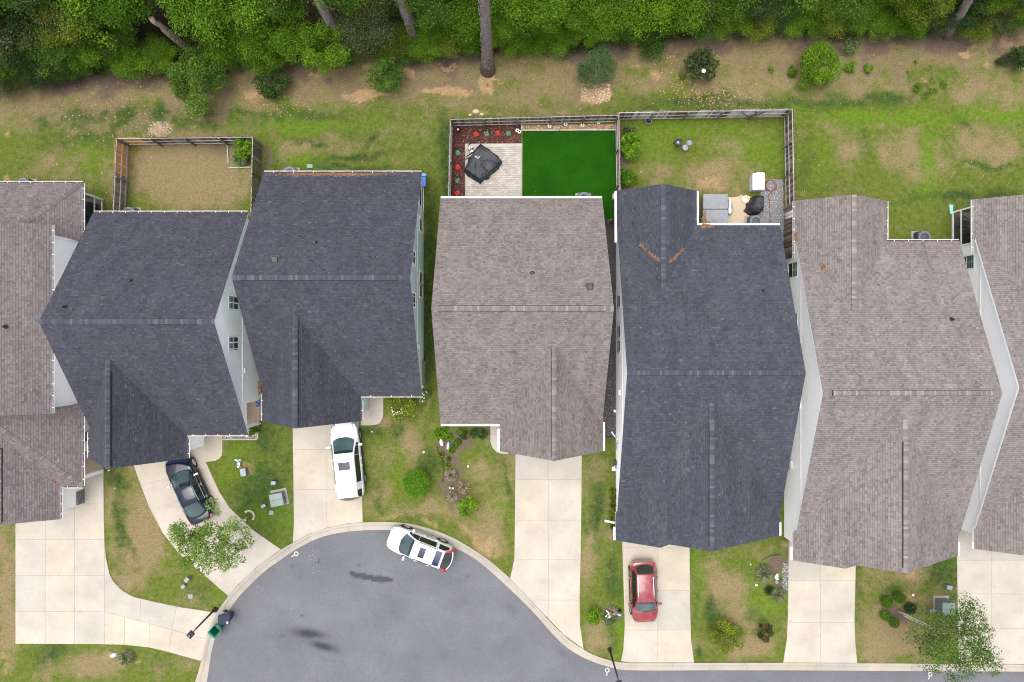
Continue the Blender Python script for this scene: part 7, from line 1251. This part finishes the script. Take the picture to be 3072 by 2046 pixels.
t = thing('birdhouse', 'small dark green birdhouse between the fountain grasses', 'birdhouse', P(1357, 1458)); mb = MB(); mb.tube([(0, 0, 0), (0, 0, .6)], .025, 6); mb.obj('post', BLACK, t); mb = MB(); mb.rbox((0, 0, .7), (.17, .2, .2), .02); mb.obj('house_body', M('teal_wood', (.02, .12, .11), .6), t); mb = MB(); mb.box((-.11, .03, .78), (.1, .1, .03)); mb.box((.12, .0, .78), (.1, .08, .03)); mb.obj('perch', M('cream_wood', (.6, .5, .3), .6), t)
def edge(name, lab, pts, m, w=.03, h=.1):
    mb = MB(); q = [P(*p) for p in pts]; mb.tube([(p.x, p.y, h * .6) for p in catmull([(p.x, p.y, 0) for p in q], 4)], w, 5); tag(mb.obj(name, m), lab, 'edging')
edge('bed_edging', 'black plastic edging of the middle front bed', [(1312, 1338), (1314, 1355), (1322, 1372), (1328, 1380), (1331, 1400), (1331, 1425), (1329, 1445)], BLACK); edge('bed_edging', 'black plastic edging curving over the top of the pond bed', [(2285, 1681), (2297, 1672), (2315, 1666), (2340, 1664)], BLACK)
G4 = [(2352, 1690), (2364, 1690), (2362, 1770), (2350, 1770), (2346, 1720)]; scatter('pond_gravel', G4, 200, .05, GRV, .0, 8, 'blue grey gravel between the pond bed and the driveway', 'gravel')
t = thing('faucet_stand', 'hose stand with white and dark bits against the white wall', 'hose stand', P(1842, 1396)); mb = MB(); mb.box((.04, .15, .3), (.05, .5, .6)); mb.box((0, .3, .5), (.3, .04, .05)); mb.obj('frame', M('brown_stand', (.07, .05, .045), .7), t); mb = MB(); mb.rbox((-.04, -.2, .15), (.26, .3, .28), .05); mb.ball((.05, 0, .4), .1, 8, 5); mb.obj('hose_pot', M('pale_pot', (.6, .6, .63), .5), t)
mb = MB(); a, b = P(1814, 1562, .05), P(1850, 1569, .05); mb.tube([(a.x, a.y, .06), (b.x, b.y, .10)], .085, 8); tag(mb.obj('drain_pipe', WHITE), 'white drain pipe lying on the lawn from the wall', 'pipe')
mb = MB(); c = P(1843, 1232); mb.rbox((c.x, c.y, .14), (.14, .2, .28), .04); tag(mb.obj('white_cap', WHITE), 'white capped pipe on the dark gravel strip', 'pipe')
# door mat on the porch: blue oval with white swirls
t = thing('door_mat', 'blue oval mat with white swirls on the tan porch floor', 'mat', P(774, 1209, .17)); t.location.z = .165; t.rotation_euler = (0, 0, -.25); mb = MB(); mb.lathe([(1, 0), (1, .02), (.97, .026)], (0, 0, 0), 24); mo = mb.obj('mat', M('mat_blue', (.03, .09, .34), .8), t); mo.scale = (.15, .27, 1); mb = MB()
for s_ in (1, -1): mb.tube([(s_ * .03 + .045 * math.cos(a), s_ * .08 + .06 * math.sin(a), .03) for a in [i * .4 * s_ for i in range(12)]], .011, 4)
mb.obj('swirl', WHITE, t)
# bins
def bin_(px, py, rz, m, lab, lid=True):
    t = thing('wheeled_bin', lab, 'bin', P(px, py), rz); t.location.z = -.05; mb = MB(); ring = lambda x0, x1, y, z, r=.07: [(x, yy, z) for x, yy in [((x1 - r) + r * math.cos(q), (y - r) + r * math.sin(q)) for q in (0, .785, 1.571)] + [((x0 + r) + r * math.cos(q), (y - r) + r * math.sin(q)) for q in (1.571, 2.356, 3.142)] + [((x0 + r) + r * math.cos(q), (-y + r) + r * math.sin(q)) for q in (3.142, 3.927, 4.712)] + [((x1 - r) + r * math.cos(q), (-y + r) + r * math.sin(q)) for q in (4.712, 5.498, 6.283)]]
    mb.layers([ring(-.24, .26, .22, .06), ring(-.31, .33, .29, .98), ring(-.34, .37, .32, .98), ring(-.34, .37, .32, 1.03), ring(-.30, .33, .28, 1.03), ring(-.22, .23, .20, .2)]); mb.obj('bin_body', m, t)
    for sy in (-1, 1): mb = MB(); mb.lathe([(.13, -.04), (.14, 0), (.13, .04)], (-.27, sy * .26, .14), 16, axis=Matrix.Rotation(math.pi / 2, 3, 'X')); mb.obj('wheel', BLACK, t)
    mb = MB(); mb.tube([(-.37, -.25, 1.0), (-.42, -.25, 1.0), (-.42, .25, 1.0), (-.37, .25, 1.0)], .02, 6); mb.obj('handle', m, t)
    if lid: mb = MB(); mb.layers([ring(-.38, .40, .34, 1.035), ring(-.38, .40, .34, 1.07), ring(-.33, .33, .28, 1.12)]); mb.obj('lid', M('lid_navy', (.026, .033, .055), .75, spec=.2), t)
    else: mb = MB(); mb.add([(-.37, -.33, 1.0), (-.37, .33, 1.0), (-.47, .33, .28), (-.47, -.33, .28), (-.40, -.33, 1.0), (-.40, .33, 1.0), (-.51, .33, .28), (-.51, -.33, .28)], [(0, 1, 2, 3), (7, 6, 5, 4), (0, 4, 5, 1), (1, 5, 6, 2), (2, 6, 7, 3), (3, 7, 4, 0)]); mb.obj('lid', m, t)
    mb = MB()
    if lid: mb.lathe([(.075, 0), (.075, .012)], (.02, .305, .72), 14, axis=Matrix.Rotation(-math.pi / 2 - .1, 3, 'X')); mb.box((.25, -.2, 1.118), (.1, .16, .008))
    else: mb.box((.34, .02, .86), (.012, .32, .1))
    mb.obj('label_sticker', M('sticker', (.6, .62, .62), .5) if 'sticker' not in bpy.data.materials else bpy.data.materials['sticker'], t)
bin_(689, 1842, .53 + math.pi / 2 - 2.1, M('dark_bin', (.018, .024, .042), .45), 'dark navy wheeled bin with its lid closed at the kerb'); bin_(661, 1877, .53 + math.pi / 2 - 1.25, M('green_bin', (.008, .16, .09), .4), 'green wheeled bin standing open at the kerb', False)
# street lamps
def lamp(base, top, z, lab, ang):
    b, e = P(*base), P(*top, z); t = thing('street_lamp', lab, 'street lamp', b, 0, 'street lamps by the kerb'); d = e - b; LM = bpy.data.materials.get('lamp_black') or M('lamp_black', (.018, .016, .016), .45); LT = bpy.data.materials.get('lamp_head') or M('lamp_head', (.028, .03, .042), .8, spec=.15)
    mb = MB(); mb.lathe([(.16, 0), (.15, .25), (.10, .32)], (0, 0, 0), 16); mb.obj('base', LM, t); mb = MB(); mb.tube([(0, 0, .2), (d.x * .5, d.y * .5, z * .5), (d.x, d.y, z - .1)], [.075, .062, .05], 12); mb.obj('pole', LM, t, True); n = Vector((math.cos(ang), math.sin(ang), 0)) * .36; mb = MB(); mb.tube([(d.x, d.y, z - .1), (d.x + n.x, d.y + n.y, z - .06)], .045, 6); mb.obj('arm', LM, t); mb = MB(); mb.rbox((d.x + n.x * 1.25, d.y + n.y * 1.25, z), (.42, .36, .12), .03, ang); mb.obj('head', LT, t); mb = MB(); mb.lathe([(.06, 0), (.06, .05), (.03, .07)], (d.x + n.x * 1.45, d.y + n.y * 1.45, z + .06), 12); mb.obj('photocell', M('photocell', (.16, .18, .22), .5) if 'photocell' not in bpy.data.materials else bpy.data.materials['photocell'], t)
lamp((646, 1827), (586, 1888), 3.9, 'black street lamp with a square head over the left concrete drive', -2.3); lamp((1829, 1948), (1853, 2032), 4.1, 'black street lamp at the bottom edge between driveways', -1.3)
# white survey marks painted on the asphalt
RP = M('road_paint', (.46, .46, .46), .85, var=.35, scale=12)
def mark(px, py, r, an, lab):
    c = P(px, py); mb = MB(); n = 24; k = .0625 / 2; R0, R1 = r - k, r + k
    a = [(c.x + R0 * math.cos(t), c.y + R0 * math.sin(t), -.0605) for t in [6.2832 * i / n for i in range(n)]]; b = [(c.x + R1 * math.cos(t), c.y + R1 * math.sin(t), -.0605) for t in [6.2832 * i / n for i in range(n)]]; mb.add(a + b, [(i, (i + 1) % n, n + (i + 1) % n, n + i) for i in range(n)])
    d = Vector((math.cos(an), math.sin(an), 0)); e = Vector((-d.y, d.x, 0)) * k; p0, p1 = Vector((c.x, c.y, -.0605)) + d * (R1 - .01), Vector((c.x, c.y, -.0605)) + d * (R1 + .22); mb.add([p0 - e, p1 - e, p1 + e, p0 + e], [(0, 1, 2, 3)]); tag(mb.obj('road_mark', RP), lab, 'road mark', 'white ring marks painted on the road')
mark(888, 1662, .13, -2.6, 'white painted ring with a tail on the asphalt below the airy tree'); mark(1822, 2012, .13, -1.65, 'white painted ring with a tail beside the bottom street lamp'); mark(2792, 2024, .12, -1.9, 'white painted ring with a tail under the corner tree')
mb = MB(); g = random.Random(14)
for i in range(120):
    if i < 60: px, py = g.gauss(938, 10), g.gauss(1665, 26)
    elif i < 72: px, py = g.gauss(775, 6), g.gauss(1768, 12)
    else: px, py = g.uniform(700, 1700), g.uniform(1640, 2040)
    p = P(px, py, -.0612); r_ = g.uniform(.006, .02); v = [(p.x + r_ * math.cos(t) * g.uniform(.6, 1.2), p.y + r_ * math.sin(t) * g.uniform(.6, 1.2), -.0612) for t in (0, 1.25, 2.5, 3.77, 5.0)]
    if inside(np.array([p.x]), np.array([p.y]), innW)[0]: mb.add(v, [(0, 1, 2, 3, 4)])
tag(mb.obj('paint_flecks', RP), 'white flecks of chalk and grit on the asphalt', 'flecks', kind='stuff')
